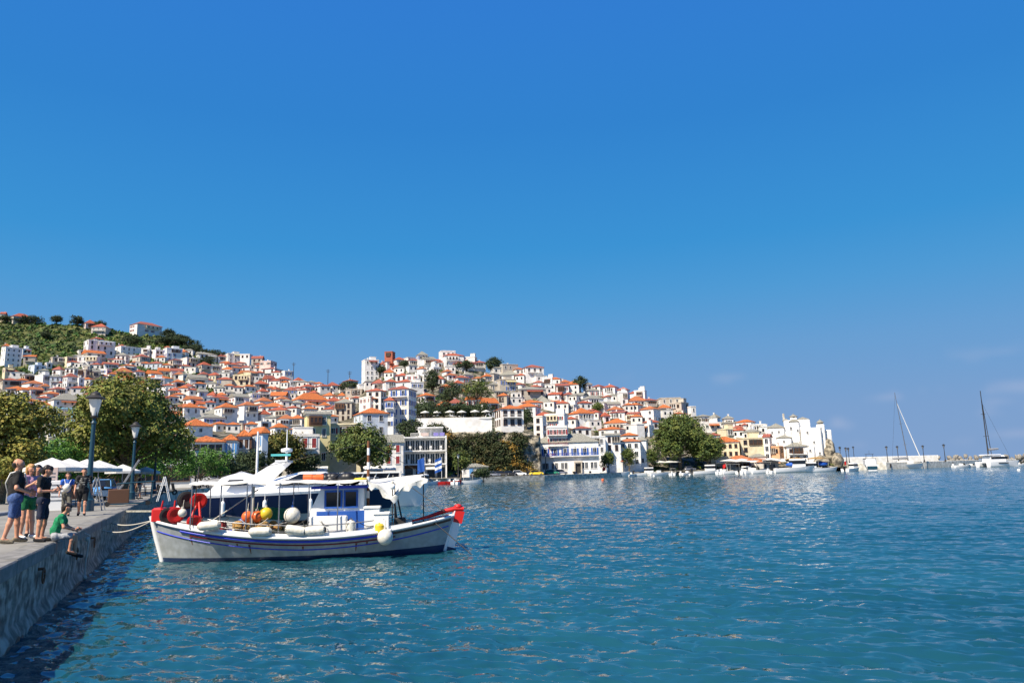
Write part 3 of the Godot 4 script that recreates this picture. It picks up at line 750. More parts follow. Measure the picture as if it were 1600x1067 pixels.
	[46.7, -362.9, 33.9, 4.7, 5, 37.2, 1.39, 0.45, 2.4, "r", "w", "small white house, red tiled roof, upper slope, left of waterfront tree"],
	[-36.6, -365.3, 45.5, 5.1, 4.5, 48.3, 2.01, -0.14, 2.4, "r", "w", "small white house, red tiled roof, upper slope, above white terrace"],
	[62.5, -362.6, 32.7, 5.3, 4.7, 39.8, 0.35, -0.39, 3.6, "f", "w", "small white house, flat roof, on skyline, left of waterfront tree"],
	[59.2, -363.4, 33.7, 2.24, 2.66, 38.8, 1.15, -0.72, 2.4, "r", "w", "small white house, red tiled roof, on skyline, left of waterfront tree, second from left"],
	[-26.4, -369.6, 46, 6.5, 6.5, 49.1, 1.67, 0.53, 2.4, "r", "w", "white house, red tiled roof, upper slope, above white terrace"],
	[-160.5, -333, 29.9, 4.4, 4.5, 34.6, 1.69, 0.96, 3.8, "r", "w", "small white house, red tiled roof, mid slope, beside big plane tree, first from left"],
	[3.3, -370.2, 42, 3.9, 4.5, 45.1, 1.31, -0.59, 2.4, "r", "w", "small white house, red tiled roof, upper slope, right of terrace, second from left"],
	[24.6, -370.2, 39.2, 6.1, 5.1, 44, 1.47, 0.08, 3.8, "r", "w", "white house, red tiled roof, upper slope, above blue balcony hall, third from left"],
	[11.1, -371, 41.2, 5.8, 5.1, 43.9, 1.33, 0.21, 2.4, "r", "w", "white house, red tiled roof, upper slope, right of terrace"],
	[54.9, -366.8, 35, 4.8, 4.5, 40.9, 1.61, -0.45, 3.4, "r", "w", "small white house, red tiled roof, on skyline, left of waterfront tree, first from left"],
	[-185.6, -322.4, 27.2, 5.6, 5.4, 31.7, 1.63, 0.15, 3.6, "r", "w", "white house, red tiled roof, mid slope, above big plane tree, first from left"],
	[-31.5, -370.8, 47.8, 4.7, 4.6, 50.8, 1.49, 0.48, 2.4, "o", "w", "small white house, orange tiled roof, upper slope, above white terrace, second from left"],
	[-179, -326.7, 28.2, 4.1, 4.5, 33.4, 2.05, 0.06, 4.3, "o", "w", "small white house, orange tiled roof, mid slope, above big plane tree, fourth from left"],
	[-68.4, -367.5, 40.7, 6.8, 6.9, 43.3, 1.76, 0.66, 2.4, "r", "w", "white house, red tiled roof, upper slope, around blue shuttered house, first from left"],
	[-99.5, -359.5, 31.4, 6.2, 5.3, 34.6, 1.57, 0.46, 2.4, "o", "w", "white house, orange tiled roof, mid slope, between two hills, third from left"],
	[49.1, -370.6, 36.5, 6.3, 5.9, 42.7, 1.71, -0.46, 3.4, "r", "w", "white house, red tiled roof, on skyline, left of waterfront tree"],
	[-17.7, -373.1, 46.3, 4.8, 4.6, 49.1, 1.35, -0.32, 2.4, "o", "w", "small white house, orange tiled roof, upper slope, above white terrace, third from left"],
	[-174.1, -331.5, 29.3, 5.2, 5.2, 33.8, 1.79, 0.94, 3.6, "o", "c", "small cream house, orange tiled roof, mid slope, above big plane tree"],
	[41.8, -374.1, 38.3, 9.5, 8.8, 41.4, 2.57, 0.19, 2.4, "g", "w", "white house, grey slate roof, upper slope, above blue balcony hall, second from left"],
	[-204.8, -314, 26.4, 3.8, 4.5, 30.6, 1.48, 0.83, 3.3, "r", "b", "small beige house, red tiled roof, mid slope, above left plane tree"],
	[43.3, -372.5, 38.2, 4.3, 4.5, 43.5, 1.3, -0.67, 2.4, "r", "w", "small white house, red tiled roof, on skyline, above blue balcony hall"],
	[-62.1, -370.6, 43.7, 6.2, 5.6, 48.1, 1.74, 0.44, 3.5, "r", "w", "white house, red tiled roof, upper slope, around blue shuttered house, second from left"],
	[-88.5, -365.1, 32.3, 5.3, 4.9, 35.5, 1.58, 0.53, 2.4, "r", "w", "small white house, red tiled roof, upper slope, above yellow building, second from left"],
	[-43, -373.7, 48.4, 4.9, 4.6, 52.6, 1.37, -0.22, 3.2, "g", "w", "small white house, grey slate roof, upper slope, above white terrace, first from left"],
	[-145.9, -346.8, 33.5, 4.5, 4.5, 36.9, 1.18, 0.58, 2.58, "o", "w", "small white house, orange tiled roof, mid slope, above front houses, first from left"],
	[37.9, -374.2, 39.6, 3, 4, 44.9, 1.43, 0.4, 2.75, "g", "w", "small white house, grey slate roof, on skyline, above blue balcony hall"],
	[-146.4, -346.9, 33.6, 4.5, 4.5, 36.7, 1.83, 0.79, 2.4, "r", "w", "small white house, red tiled roof, mid slope, above front houses, first from left"],
	[-50.9, -374.6, 48, 6.7, 5.7, 51.8, 0.35, -0.05, 2.82, "f", "w", "white house, flat roof, upper slope, around blue shuttered house, first from left"],
	[-33.7, -376.1, 50.3, 3.6, 4.5, 53.4, 1.52, 0.61, 2.4, "o", "w", "small white house, orange tiled roof, upper slope, above white terrace, first from left"],
	[-13.5, -377.6, 47.5, 4.2, 4.5, 50.6, 1.72, 0.53, 2.4, "o", "b", "small beige house, orange tiled roof, upper slope, right of terrace, first from left"],
	[31.2, -376.9, 41.3, 4.5, 4.6, 46, 1.69, -0.59, 2.77, "o", "w", "small white house, orange tiled roof, on skyline, above blue balcony hall"],
	[-23.6, -377.8, 49.2, 4.6, 4.7, 51.6, 2.09, 0.54, 2.4, "g", "w", "small white house, grey slate roof, upper slope, above white terrace, second from left"],
	[13.4, -378.2, 44.1, 4.3, 4.5, 46.9, 1.33, -0.49, 2.4, "r", "w", "small white house, red tiled roof, upper slope, above blue balcony hall, first from left"],
	[-213.5, -312.4, 26.5, 3.1, 4, 31.8, 0.35, 0.1, 4.4, "f", "w", "small white house, flat roof, mid slope, by left edge"],
	[-10.5, -379.4, 47.6, 5, 5.3, 52, 1.21, -0.53, 3.4, "g", "b", "small beige house, grey slate roof, upper slope, right of terrace, first from left"],
	[26.7, -378.3, 42.4, 4.9, 4.6, 46.7, 1.7, 0.28, 2.42, "o", "w", "small white house, orange tiled roof, upper slope, above blue balcony hall"],
	[-170.5, -340.2, 31.5, 6.1, 5.5, 36.4, 1.96, 0.73, 4, "g", "w", "white house, grey slate roof, mid slope, beside big plane tree"],
	[18.5, -381.1, 44.4, 5.4, 5, 49.3, 0.35, -0.34, 3.7, "f", "w", "small white house, flat roof, upper slope, above blue balcony hall, first from left"],
	[-68.4, -376.2, 44.5, 4.7, 4.6, 48.3, 2.41, -0.22, 2.82, "r", "w", "small white house, red tiled roof, upper slope, around blue shuttered house, second from left"],
	[-118.8, -365.9, 33.6, 10.8, 9, 36.5, 2.45, 0.16, 2.4, "o", "w", "white house, orange tiled roof, mid slope, between two hills, first from left"],
	[-69, -376.9, 44.6, 5, 4.9, 48.3, 2.43, -0.2, 2.83, "r", "w", "small white house, red tiled roof, upper slope, around blue shuttered house, first from left"],
	[-57, -379.4, 48.7, 6, 5.5, 52.2, 1.8, -0.13, 2.5, "r", "w", "white house, red tiled roof, upper slope, around blue shuttered house, third from left"],
	[-95.3, -371.8, 34.4, 4.8, 4.5, 37.3, 1.94, 0.54, 2.4, "o", "w", "small white house, orange tiled roof, upper slope, above yellow building, first from left"],
	[-189.7, -334.4, 30.7, 5.6, 5, 36.4, 0.35, 0.77, 4.8, "f", "w", "white house, flat roof, mid slope, above big plane tree, first from left"],
	[10.2, -386.5, 46.3, 9.9, 9.2, 55.6, 2.11, 0.29, 5.4, "r", "w", "tall white house, red tiled roof, on skyline, right of terrace"],
	[-153.8, -353.5, 36.1, 6.2, 6.5, 39.9, 1.97, 0.93, 2.95, "o", "w", "white house, orange tiled roof, mid slope, beside big plane tree, fourth from left"],
	[-103.7, -371.9, 34.4, 7.6, 7.7, 37.4, 2.09, 0.74, 2.4, "o", "w", "white house, orange tiled roof, upper slope, between two hills, fourth from left"],
	[-1.64, -387.6, 48.8, 10.8, 9.5, 52, 2.96, -0.22, 2.4, "g", "w", "white house, grey slate roof, upper slope, right of terrace"],
	[-125.3, -366.4, 34.6, 5.3, 5.1, 37.9, 1.26, -0.04, 2.4, "o", "w", "small white house, orange tiled roof, mid slope, above front houses, third from left"],
	[-41.1, -385.4, 53.4, 5, 5.3, 57, 0.35, 0.7, 2.54, "f", "w", "small white house, flat roof, upper slope, above white terrace"],
	[-47.5, -384.9, 52.8, 3.9, 4, 56.4, 1.53, -0.47, 2.54, "o", "w", "small white house, orange tiled roof, upper slope, around blue shuttered house"],
	[-154.9, -357.3, 37.3, 4.6, 4.5, 40.1, 2.23, 0.82, 2.4, "r", "w", "small white house, red tiled roof, mid slope, beside big plane tree, fifth from left"],
	[-3.1, -392.2, 50.4, 9.1, 9, 58.2, 0.35, 0.44, 4.4, "f", "b", "beige house, flat roof, on skyline, right of terrace"],
	[-215.9, -324.8, 29.8, 4.5, 4.5, 34.5, 1.67, 1.01, 3.8, "r", "b", "small beige house, red tiled roof, mid slope, by left edge"],
	[-185.6, -343.8, 33.1, 5.7, 5.2, 39.2, 0.35, 0.8, 5.3, "f", "w", "white house, flat roof, mid slope, above big plane tree, second from left"],
	[-93, -380.7, 36.4, 6.9, 6.2, 40.1, 2.44, 0.51, 2.83, "r", "w", "white house, red tiled roof, upper slope, above yellow building, first from left"],
	[-86.1, -382.9, 37.1, 5.7, 5.7, 40.8, 1.72, -0.25, 2.85, "o", "w", "white house, orange tiled roof, upper slope, above yellow building, second from left"],
	[-168.9, -354.6, 36.3, 4.6, 4.6, 41, 1.75, 0.87, 3.9, "r", "w", "small white house, red tiled roof, mid slope, beside big plane tree, second from left"],
	[-32.2, -394.6, 56.7, 10.4, 8.8, 64.1, 1.97, 0.25, 6.3, "r", "w", "white house, red tiled roof, on skyline, above white terrace, first from left"],
	[-18.8, -394.7, 54.7, 7.5, 6.4, 60.2, 1.6, 0.22, 3.3, "r", "w", "white house, red tiled roof, on skyline, above white terrace, second from left"],
	[-83.1, -387.2, 40.9, 8.4, 7.5, 46.5, 0.35, -0.04, 4.7, "f", "b", "beige house, flat roof, upper slope, above yellow building"],
	[-22.7, -394.7, 55.7, 6.2, 5.5, 63.4, 0.35, -0.17, 2.54, "f", "w", "white house, flat roof, on skyline, above white terrace, second from left"],
	[-24.7, -394.1, 56.4, 3.1, 3.6, 61.6, 1.4, 0.59, 3.7, "r", "b", "small beige house, red tiled roof, on skyline, above white terrace"],
	[-39.2, -393.9, 57.5, 4.4, 4.5, 60.8, 1.46, 0.6, 2.4, "r", "w", "small white house, red tiled roof, on skyline, above white terrace"],
	[-106.2, -384.7, 37.6, 16.4, 10, 41.3, 4.1, 0.64, 2.84, "o", "w", "white house, orange tiled roof, upper slope, between two hills, third from left"],
	[-182.1, -353.1, 35.5, 5.3, 5.5, 40.4, 2.01, 0.98, 4, "g", "w", "small white house, grey slate roof, mid slope, above big plane tree, third from left"],
	[-224.2, -327.5, 31.1, 3.8, 4.5, 35.2, 1.48, 0.88, 3.3, "r", "w", "small white house, red tiled roof, mid slope, by left edge"],
	[-35.5, -396.8, 58.3, 7.8, 6.7, 67.2, 0.35, 0.3, 2.48, "f", "w", "white house, flat roof, on skyline, above white terrace, first from left"],
	[-198.4, -345.8, 34.4, 4.2, 4.5, 39.2, 1.89, 0.1, 3.9, "g", "w", "small white house, grey slate roof, mid slope, above big plane tree, first from left"],
	[-128.7, -379.2, 37.8, 6.9, 6.9, 40.8, 2.46, 0.76, 2.4, "o", "w", "white house, orange tiled roof, upper slope, between two hills, first from left"],
	[-79.7, -391.7, 46.1, 6.1, 5.3, 49.6, 0.35, 0.42, 2.57, "f", "w", "white house, flat roof, upper slope, above yellow building"],
	[-46.6, -398.6, 57.8, 7.2, 7.3, 63.3, 2.08, 0.59, 3.7, "g", "w", "white house, grey slate roof, on skyline, above white terrace"],
	[-150, -372.9, 38.4, 8.6, 8.2, 42.4, 2.16, 0.74, 3.1, "r", "w", "white house, red tiled roof, mid slope, above front houses"],
	[-176.4, -359.2, 37.2, 3.9, 4.5, 41.3, 1.7, 0.27, 3.2, "o", "w", "small white house, orange tiled roof, mid slope, beside big plane tree, second from left"],
	[-49.3, -397.6, 58, 5.2, 4.6, 65.7, 2.42, 0.35, 2.94, "g", "w", "small white house, grey slate roof, on skyline, around blue shuttered house"],
	[-54.5, -398.5, 57.6, 6.8, 6.7, 62.8, 1.65, 0.56, 4.1, "r", "w", "white house, red tiled roof, on skyline, around blue shuttered house, fourth from left"],
	[-66.7, -395.7, 53.2, 4.7, 4.5, 56.5, 2.41, -0.06, 2.4, "r", "w", "small white house, red tiled roof, upper slope, around blue shuttered house, third from left"],
	[-61.5, -397.7, 55.5, 5.8, 6.1, 58.8, 1.94, 0.71, 2.4, "r", "w", "white house, red tiled roof, on skyline, around blue shuttered house, second from left"],
	[-210.3, -345.6, 34.7, 12.5, 10, 40, 3.7, 0.82, 4.5, "g", "w", "white house, grey slate roof, mid slope, above left plane tree"],
	[-152, -372.2, 39.1, 4, 4.5, 43.8, 2.29, -0.01, 3.8, "r", "w", "small white house, red tiled roof, mid slope, above front houses, second from left"],
	[-141, -378.3, 38.7, 7.7, 7.6, 43.1, 2.16, 0.78, 3.5, "g", "w", "white house, grey slate roof, upper slope, above front houses, second from left"],
	[-120.9, -384.4, 38.8, 5.4, 5.6, 42.2, 2.08, 0.83, 2.5, "o", "w", "small white house, orange tiled roof, upper slope, between two hills"],
	[-216.4, -339.3, 33.9, 3.5, 4.5, 37.6, 2.07, 0.88, 2.83, "o", "w", "small white house, orange tiled roof, mid slope, above left plane tree"],
	[-62.3, -400.6, 56.4, 5.5, 5.5, 63.8, 1.95, 0.59, 2.96, "r", "w", "white house, red tiled roof, on skyline, around blue shuttered house, third from left"],
	[-196.2, -355.4, 37, 4.7, 4.9, 41.3, 1.71, 0, 3.4, "o", "w", "small white house, orange tiled roof, mid slope, above big plane tree, third from left"],
	[-91.8, -395.3, 40.6, 3.7, 4.5, 44.4, 2.09, -0.02, 2.95, "o", "w", "small white house, orange tiled roof, upper slope, above yellow building, second from left"],
	[-67.4, -401.5, 55.6, 4.5, 4.5, 68.5, 0.35, -0.19, 4.7, "f", "t", "small brick red house, flat roof, on skyline, around blue shuttered house"],
	[-67.8, -402.7, 55.2, 6.7, 6.7, 63, 1.73, 0.64, 4.7, "r", "w", "white house, red tiled roof, on skyline, around blue shuttered house, first from left"],
	[-78.1, -401.2, 51.8, 7.8, 7, 64.1, 0.35, 0.44, 11.3, "f", "w", "tall white house, flat roof, on skyline, around blue shuttered house"],
	[-133.8, -387.1, 40, 9.4, 8.4, 45.5, 0.35, 0.59, 4.7, "f", "w", "white house, flat roof, upper slope, above front houses"],
	[-224.8, -342.5, 34.9, 7.9, 7.7, 39.6, 1.76, 0.98, 3.8, "o", "w", "white house, orange tiled roof, mid slope, above left plane tree, first from left"],
	[-71.4, -402.6, 54.8, 3.9, 4.5, 61.7, 2.23, 0.77, 3.7, "r", "w", "small white house, red tiled roof, on skyline, around blue shuttered house"],
	[-171.1, -371.5, 41.6, 5, 4.5, 46.6, 1.87, 0.23, 4.2, "r", "w", "small white house, red tiled roof, mid slope, beside big plane tree, fourth from left"],
	[-99.5, -399.3, 41.8, 5.9, 5.9, 44.9, 2.18, -0.22, 2.4, "o", "w", "white house, orange tiled roof, upper slope, above yellow building, first from left"],
	[-160.8, -379.8, 42.9, 4.5, 4.5, 46.6, 1.67, 0.73, 2.84, "g", "w", "small white house, grey slate roof, upper slope, above front houses"],
	[-125.4, -394.8, 41.6, 8.2, 7.5, 45, 2.61, 0.02, 2.57, "o", "w", "white house, orange tiled roof, upper slope, between two hills, second from left"],
	[-152.5, -384.3, 41.8, 5.5, 4.7, 45.1, 1.69, 0.19, 2.51, "o", "w", "small white house, orange tiled roof, upper slope, above front houses"],
	[-194.7, -364.9, 39.6, 4.2, 4.5, 44.7, 2.04, 0.83, 4.2, "o", "w", "small white house, orange tiled roof, mid slope, above big plane tree, fifth from left"],
	[-188.9, -370.7, 40.9, 6.8, 5.7, 45.9, 1.88, 0.64, 4, "r", "w", "white house, red tiled roof, mid slope, above big plane tree, second from left"],
	[-208.1, -361.6, 39.7, 3.9, 4.5, 44.5, 1.76, 0.89, 3.9, "r", "w", "small white house, red tiled roof, mid slope, above big plane tree, first from left"],
	[-181.1, -377.6, 43, 6.2, 6.3, 47.1, 0.35, -0.01, 3.2, "f", "w", "white house, flat roof, mid slope, beside big plane tree, second from left"],
	[-236.8, -346.6, 37.2, 6, 5, 43.9, 0.35, 0.75, 5.8, "f", "w", "white house, flat roof, mid slope, by left edge"],
	[-109.7, -405.3, 44.2, 4.1, 4.5, 47.4, 1.77, -0.17, 2.4, "r", "w", "small white house, red tiled roof, upper slope, between two hills, third from left"],
	[-204.5, -367.2, 41, 4.5, 4.7, 45.9, 1.95, 1.03, 4, "g", "w", "small white house, grey slate roof, mid slope, above big plane tree, second from left"],
	[-136.9, -401.4, 44.5, 4.6, 4.7, 48.4, 2.14, 0.8, 3, "r", "w", "small white house, red tiled roof, upper slope, above front houses"],
	[-172.1, -388.8, 46.9, 4.7, 4.5, 50.7, 1.94, 0.11, 2.91, "r", "w", "small white house, red tiled roof, upper slope, beside big plane tree, second from left"],
	[-173.1, -391.4, 47.7, 4.6, 4.7, 51.1, 1.89, -0.06, 2.57, "r", "w", "small white house, red tiled roof, upper slope, beside big plane tree, first from left"],
	[-229, -364.2, 41.8, 7.3, 7.1, 45.4, 1.72, 0.97, 2.71, "o", "w", "white house, orange tiled roof, mid slope, above left plane tree, fourth from left"],
	[-93, -419.9, 48.9, 6.1, 6.3, 55.3, 1.34, 0.73, 2.5, "r", "w", "white house, red tiled roof, on skyline, above yellow building, second from left"],
	[-182.4, -389.1, 47.2, 5.2, 4.5, 51.4, 1.36, 0.29, 3.3, "r", "w", "small white house, red tiled roof, mid slope, beside big plane tree, third from left"],
	[-124.5, -412.3, 46.7, 7.3, 6.1, 49.9, 2.28, 0.14, 2.4, "r", "w", "white house, red tiled roof, upper slope, between two hills, second from left"],
	[-197.8, -382.8, 45.3, 4.6, 4.5, 50.5, 2.1, 0.81, 4.3, "g", "w", "small white house, grey slate roof, mid slope, above big plane tree, fourth from left"],
	[-189.5, -388.6, 46.5, 7.6, 6.5, 55.2, 0.35, 0.63, 7.9, "f", "w", "white house, flat roof, mid slope, beside big plane tree, first from left"],
	[-132.9, -410.4, 46.8, 4.2, 4.5, 50.4, 2.18, -0.28, 2.69, "r", "b", "small beige house, red tiled roof, upper slope, between two hills"],
	[-95.9, -422.6, 48.3, 6, 6.3, 52.7, 2.36, -0.32, 3.2, "r", "w", "white house, red tiled roof, on skyline, above yellow building, first from left"],
	[-205.5, -381.9, 45.4, 6.2, 5.8, 49.9, 1.88, 0.8, 3.6, "o", "w", "white house, orange tiled roof, mid slope, above big plane tree, first from left"],
	[-213.9, -378.6, 45.3, 4.7, 4.6, 50, 1.73, 0.9, 3.8, "r", "c", "small cream house, red tiled roof, mid slope, above big plane tree"],
	[-181, -396.1, 49.3, 5.1, 5, 54, 1.79, 0.85, 3.7, "o", "w", "small white house, orange tiled roof, upper slope, beside big plane tree"],
	[-238, -365.1, 42.9, 5.6, 5.4, 47.9, 1.66, 0.95, 4.1, "o", "w", "white house, orange tiled roof, mid slope, above left plane tree, third from left"],
	[-241.9, -362.4, 42.4, 3.2, 4.5, 47.7, 1.6, 1.09, 4.4, "o", "w", "small white house, orange tiled roof, mid slope, by left edge"],
	[-110.9, -423, 49.5, 4.4, 4.7, 52.8, 1.47, -0.33, 2.4, "r", "w", "small white house, red tiled roof, upper slope, above yellow building, first from left"],
	[-104.8, -425.8, 50, 6.2, 5.4, 53.7, 2.33, 0.46, 2.79, "r", "w", "white house, red tiled roof, upper slope, above yellow building, second from left"],
	[-118.5, -423.2, 49.6, 7, 7.2, 52.9, 2.01, 0.78, 2.4, "r", "w", "white house, red tiled roof, upper slope, between two hills, third from left"],
	[-232.1, -374.1, 45.3, 6.2, 6.6, 49, 1.62, 1.12, 2.79, "r", "b", "beige house, red tiled roof, mid slope, above left plane tree"],
	[-221.1, -380.2, 46.5, 4.1, 4.5, 50.1, 1.46, 0.88, 2.7, "o", "w", "small white house, orange tiled roof, mid slope, above big plane tree, first from left"],
	[-247.2, -365.6, 43.4, 7.6, 7, 48.6, 1.74, 0.29, 4.2, "o", "w", "white house, orange tiled roof, mid slope, by left edge"],
	[-199.8, -396.9, 49.9, 4.5, 4.5, 53.8, 2.13, 0.72, 2.98, "o", "w", "small white house, orange tiled roof, mid slope, beside big plane tree, first from left"],
	[-145.2, -421.7, 50.5, 7.7, 6.8, 55, 2.39, 0.55, 3.6, "r", "b", "beige house, red tiled roof, upper slope, above front houses, fourth from left"],
	[-177.6, -411.3, 53, 9, 8.1, 57, 3.2, 0.68, 3.1, "g", "w", "white house, grey slate roof, upper slope, beside big plane tree, second from left"],
	[-177.8, -412.4, 53.3, 10.2, 8.7, 58, 2.11, 0.6, 3.9, "g", "w", "white house, grey slate roof, upper slope, beside big plane tree, first from left"],
	[-214.2, -393.2, 49.8, 5.4, 4.6, 54.3, 1.78, 0.67, 3.5, "o", "b", "small beige house, orange tiled roof, mid slope, above big plane tree"],
	[-164, -418.1, 51.3, 8.4, 7.2, 57.6, 1.79, 0.18, 5.3, "r", "b", "beige house, red tiled roof, upper slope, above front houses, third from left"],
	[-218.6, -392, 49.8, 5.1, 5.3, 53.8, 1.64, -0.03, 3.1, "o", "w", "small white house, orange tiled roof, mid slope, above big plane tree, second from left"],
	[-196.7, -406.2, 52.1, 13.5, 10, 57.5, 2.15, 0.63, 4.6, "o", "w", "white house, orange tiled roof, mid slope, beside big plane tree, first from left"],
	[-155.6, -423.1, 51.6, 9.7, 8.6, 60.3, 0.35, 0.11, 7.8, "f", "c", "cream house, flat roof, upper slope, above front houses"],
	[-228.7, -386.7, 49.5, 2.76, 3.6, 56.3, 0.35, 1.01, 5.8, "f", "w", "small white house, flat roof, mid slope, above left plane tree"],
	[-129, -431, 52.8, 5.1, 4.5, 57.5, 0.35, 0.51, 3.7, "f", "w", "small white house, flat roof, upper slope, between two hills"],
	[-232.9, -385.3, 49.4, 5.2, 5.1, 56.8, 2.35, 0.95, 6.5, "r", "w", "small white house, red tiled roof, mid slope, above left plane tree"],
	[-243.3, -380.5, 48.5, 3.5, 4.5, 51.5, 1.68, 0.86, 2.4, "o", "b", "small beige house, orange tiled roof, mid slope, above left plane tree"],
	[-210.4, -402.3, 52.2, 6.5, 6.1, 56.1, 2.49, 0.15, 3, "o", "c", "cream house, orange tiled roof, mid slope, above big plane tree"],
	[-241.4, -386.9, 50.5, 5, 4.5, 57.3, 1.15, 0.37, 5.8, "g", "l", "small pale blue house, grey slate roof, mid slope, above left plane tree"],
	[-144.3, -433.7, 54.3, 5.1, 5.4, 59.3, 2.64, 0.9, 4.1, "r", "w", "small white house, red tiled roof, upper slope, between two hills, first from left"],
	[-251.4, -384.4, 49.6, 9, 9.2, 53.3, 2.32, 1.06, 2.87, "o", "w", "white house, orange tiled roof, mid slope, above left plane tree, second from left"],
	[-128.6, -439.2, 55.3, 5.3, 5.2, 58.7, 2.4, 0.71, 2.48, "r", "w", "small white house, red tiled roof, upper slope, between two hills, second from left"],
	[-137.7, -439.2, 55.5, 7.4, 6.5, 59.7, 2.23, 0.52, 3.3, "r", "w", "white house, red tiled roof, upper slope, between two hills, first from left"],
	[-191.1, -419.4, 57.2, 6.4, 5.3, 61.3, 1.93, 0.57, 3.2, "o", "w", "white house, orange tiled roof, upper slope, beside big plane tree, second from left"],
	[-215.7, -408, 54.5, 5.9, 6.1, 58.5, 1.92, 1.01, 3.1, "o", "w", "white house, orange tiled roof, upper slope, above big plane tree, first from left"],
	[-261.6, -381, 49.6, 7.4, 6.3, 55.1, 1.44, 0.78, 4.6, "r", "b", "beige house, red tiled roof, mid slope, by left edge"],
	[-174.5, -428.4, 55.9, 4.6, 4.9, 61.7, 1.94, -0.18, 4.8, "r", "c", "small cream house, red tiled roof, upper slope, above front houses, second from left"],
	[-234.2, -399.4, 54, 4.1, 4.5, 62.5, 0.35, 0.04, 7.5, "f", "b", "small beige house, flat roof, mid slope, above left plane tree"],
	[-180.5, -426.9, 57.6, 4.8, 4.9, 62.2, 1.93, 0.86, 3.6, "r", "b", "small beige house, red tiled roof, upper slope, above front houses"],
	[-174.8, -429.8, 56.2, 6.2, 5.5, 62, 1.99, 0.14, 4.8, "r", "b", "beige house, red tiled roof, upper slope, above front houses, second from left"],
	[-251.2, -392.5, 52.8, 6.2, 6.7, 58.8, 0.35, 1.16, 5.2, "f", "w", "white house, flat roof, mid slope, above left plane tree"],
	[-231.1, -404.5, 55.3, 4.3, 4.5, 61.9, 1.82, 0.97, 5.7, "g", "c", "small cream house, grey slate roof, upper slope, above big plane tree"],
	[-195.1, -424.5, 59.1, 6.4, 5.4, 64.1, 1.97, 0.59, 4, "r", "w", "white house, red tiled roof, upper slope, beside big plane tree"],
	[-181.9, -430.2, 58.7, 5.4, 4.9, 62.5, 1.95, 0.68, 2.84, "r", "c", "small cream house, red tiled roof, upper slope, above front houses, first from left"],
	[-206.9, -421.4, 58.1, 6.5, 6.7, 62.3, 2.43, 0.96, 3.2, "o", "w", "white house, orange tiled roof, upper slope, beside big plane tree, first from left"],
	[-213.9, -418.4, 58.1, 5, 4.6, 63.4, 1.49, 0.77, 4.3, "r", "w", "small white house, red tiled roof, upper slope, above big plane tree, second from left"],
	[-203.8, -426.7, 60.4, 5.5, 4.8, 64.6, 2.34, 0.66, 3.2, "o", "c", "small cream house, orange tiled roof, upper slope, beside big plane tree"],
	[-262.2, -396.2, 55, 5.9, 5.6, 59.7, 1.46, 0.94, 3.7, "g", "b", "beige house, grey slate roof, mid slope, above left plane tree"],
	[-224.5, -420.7, 59.2, 9.1, 8.3, 63.7, 3.3, 0.78, 3.6, "o", "n", "peach house, orange tiled roof, upper slope, above big plane tree"],
	[-231.3, -415.5, 58.9, 4.2, 4.5, 65, 0.35, -0.08, 5.1, "f", "w", "small white house, flat roof, upper slope, above big plane tree"],
	[-245.6, -407.9, 58.3, 5.1, 5.4, 64.6, 1.28, -0.03, 5.4, "g", "w", "small white house, grey slate roof, upper slope, above left plane tree"],
	[-140.7, -456.7, 61.2, 5.6, 5.4, 67, 0.35, 0.68, 4.4, "f", "w", "white house, flat roof, on skyline, between two hills"],
	[-252.5, -406.7, 58.3, 4.6, 4.8, 63.9, 2.47, -0.01, 4.6, "r", "w", "small white house, red tiled roof, upper slope, above left plane tree"],
	[-164.2, -453.7, 61.5, 8.4, 8.6, 65.9, 2.03, 0.82, 3.4, "o", "y", "ochre house, orange tiled roof, upper slope, above front houses"],
	[-188.8, -446.6, 64.3, 6, 6.1, 70.6, 2.54, 0.89, 5.4, "r", "b", "beige house, red tiled roof, upper slope, above front houses, first from left"],
	[-153.1, -465.4, 64.4, 9.1, 9.5, 69.7, 1.54, -0.22, 4.4, "r", "w", "white house, red tiled roof, on skyline, between two hills"],
	[-228.4, -433.4, 64.2, 6.9, 7.1, 69.1, 1.64, 0.98, 3.9, "o", "w", "white house, orange tiled roof, upper slope, above big plane tree, second from left"],
	[-177.5, -456, 64.1, 6.1, 5.2, 68.9, 2.02, 0.17, 3.9, "o", "w", "white house, orange tiled roof, upper slope, above front houses"],
	[-277.8, -402.6, 58.7, 4.6, 4.5, 64.9, 0.35, 0.87, 5.2, "f", "c", "small cream house, flat roof, upper slope, by left edge"],
	[-206.1, -445.6, 67, 5.8, 6, 73.9, 1.29, 0.93, 5.9, "r", "b", "beige house, red tiled roof, upper slope, beside big plane tree"],
	[-186.5, -456.8, 65.6, 7.3, 6.5, 71.2, 2.48, 0.63, 4.7, "g", "w", "white house, grey slate roof, upper slope, above front houses, first from left"],
	[-216.9, -445.2, 67, 9.1, 9, 71.8, 2.07, 0.03, 3.8, "r", "l", "pale blue house, red tiled roof, upper slope, beside big plane tree"],
	[-200.4, -453.9, 68.7, 8.4, 8.4, 76.1, 0.35, 0.86, 6.4, "f", "w", "white house, flat roof, upper slope, beside big plane tree"],
	[-157.6, -471.1, 66.2, 7.7, 8, 75.6, 0.35, -0.18, 2.97, "f", "p", "pale pink house, flat roof, on skyline, between two hills"],
	[-240, -435.3, 66.4, 7.7, 6.8, 70.6, 1.71, 0.74, 3.3, "r", "w", "white house, red tiled roof, upper slope, above big plane tree"],
	[-271.3, -416.6, 63.1, 6.2, 6.2, 68.1, 0.35, 1.05, 4.1, "f", "l", "pale blue house, flat roof, upper slope, above left plane tree"],
	[-268.7, -422.4, 65.5, 2.85, 4.5, 70.5, 0.35, 0.77, 4, "f", "w", "small white house, flat roof, upper slope, above left plane tree"],
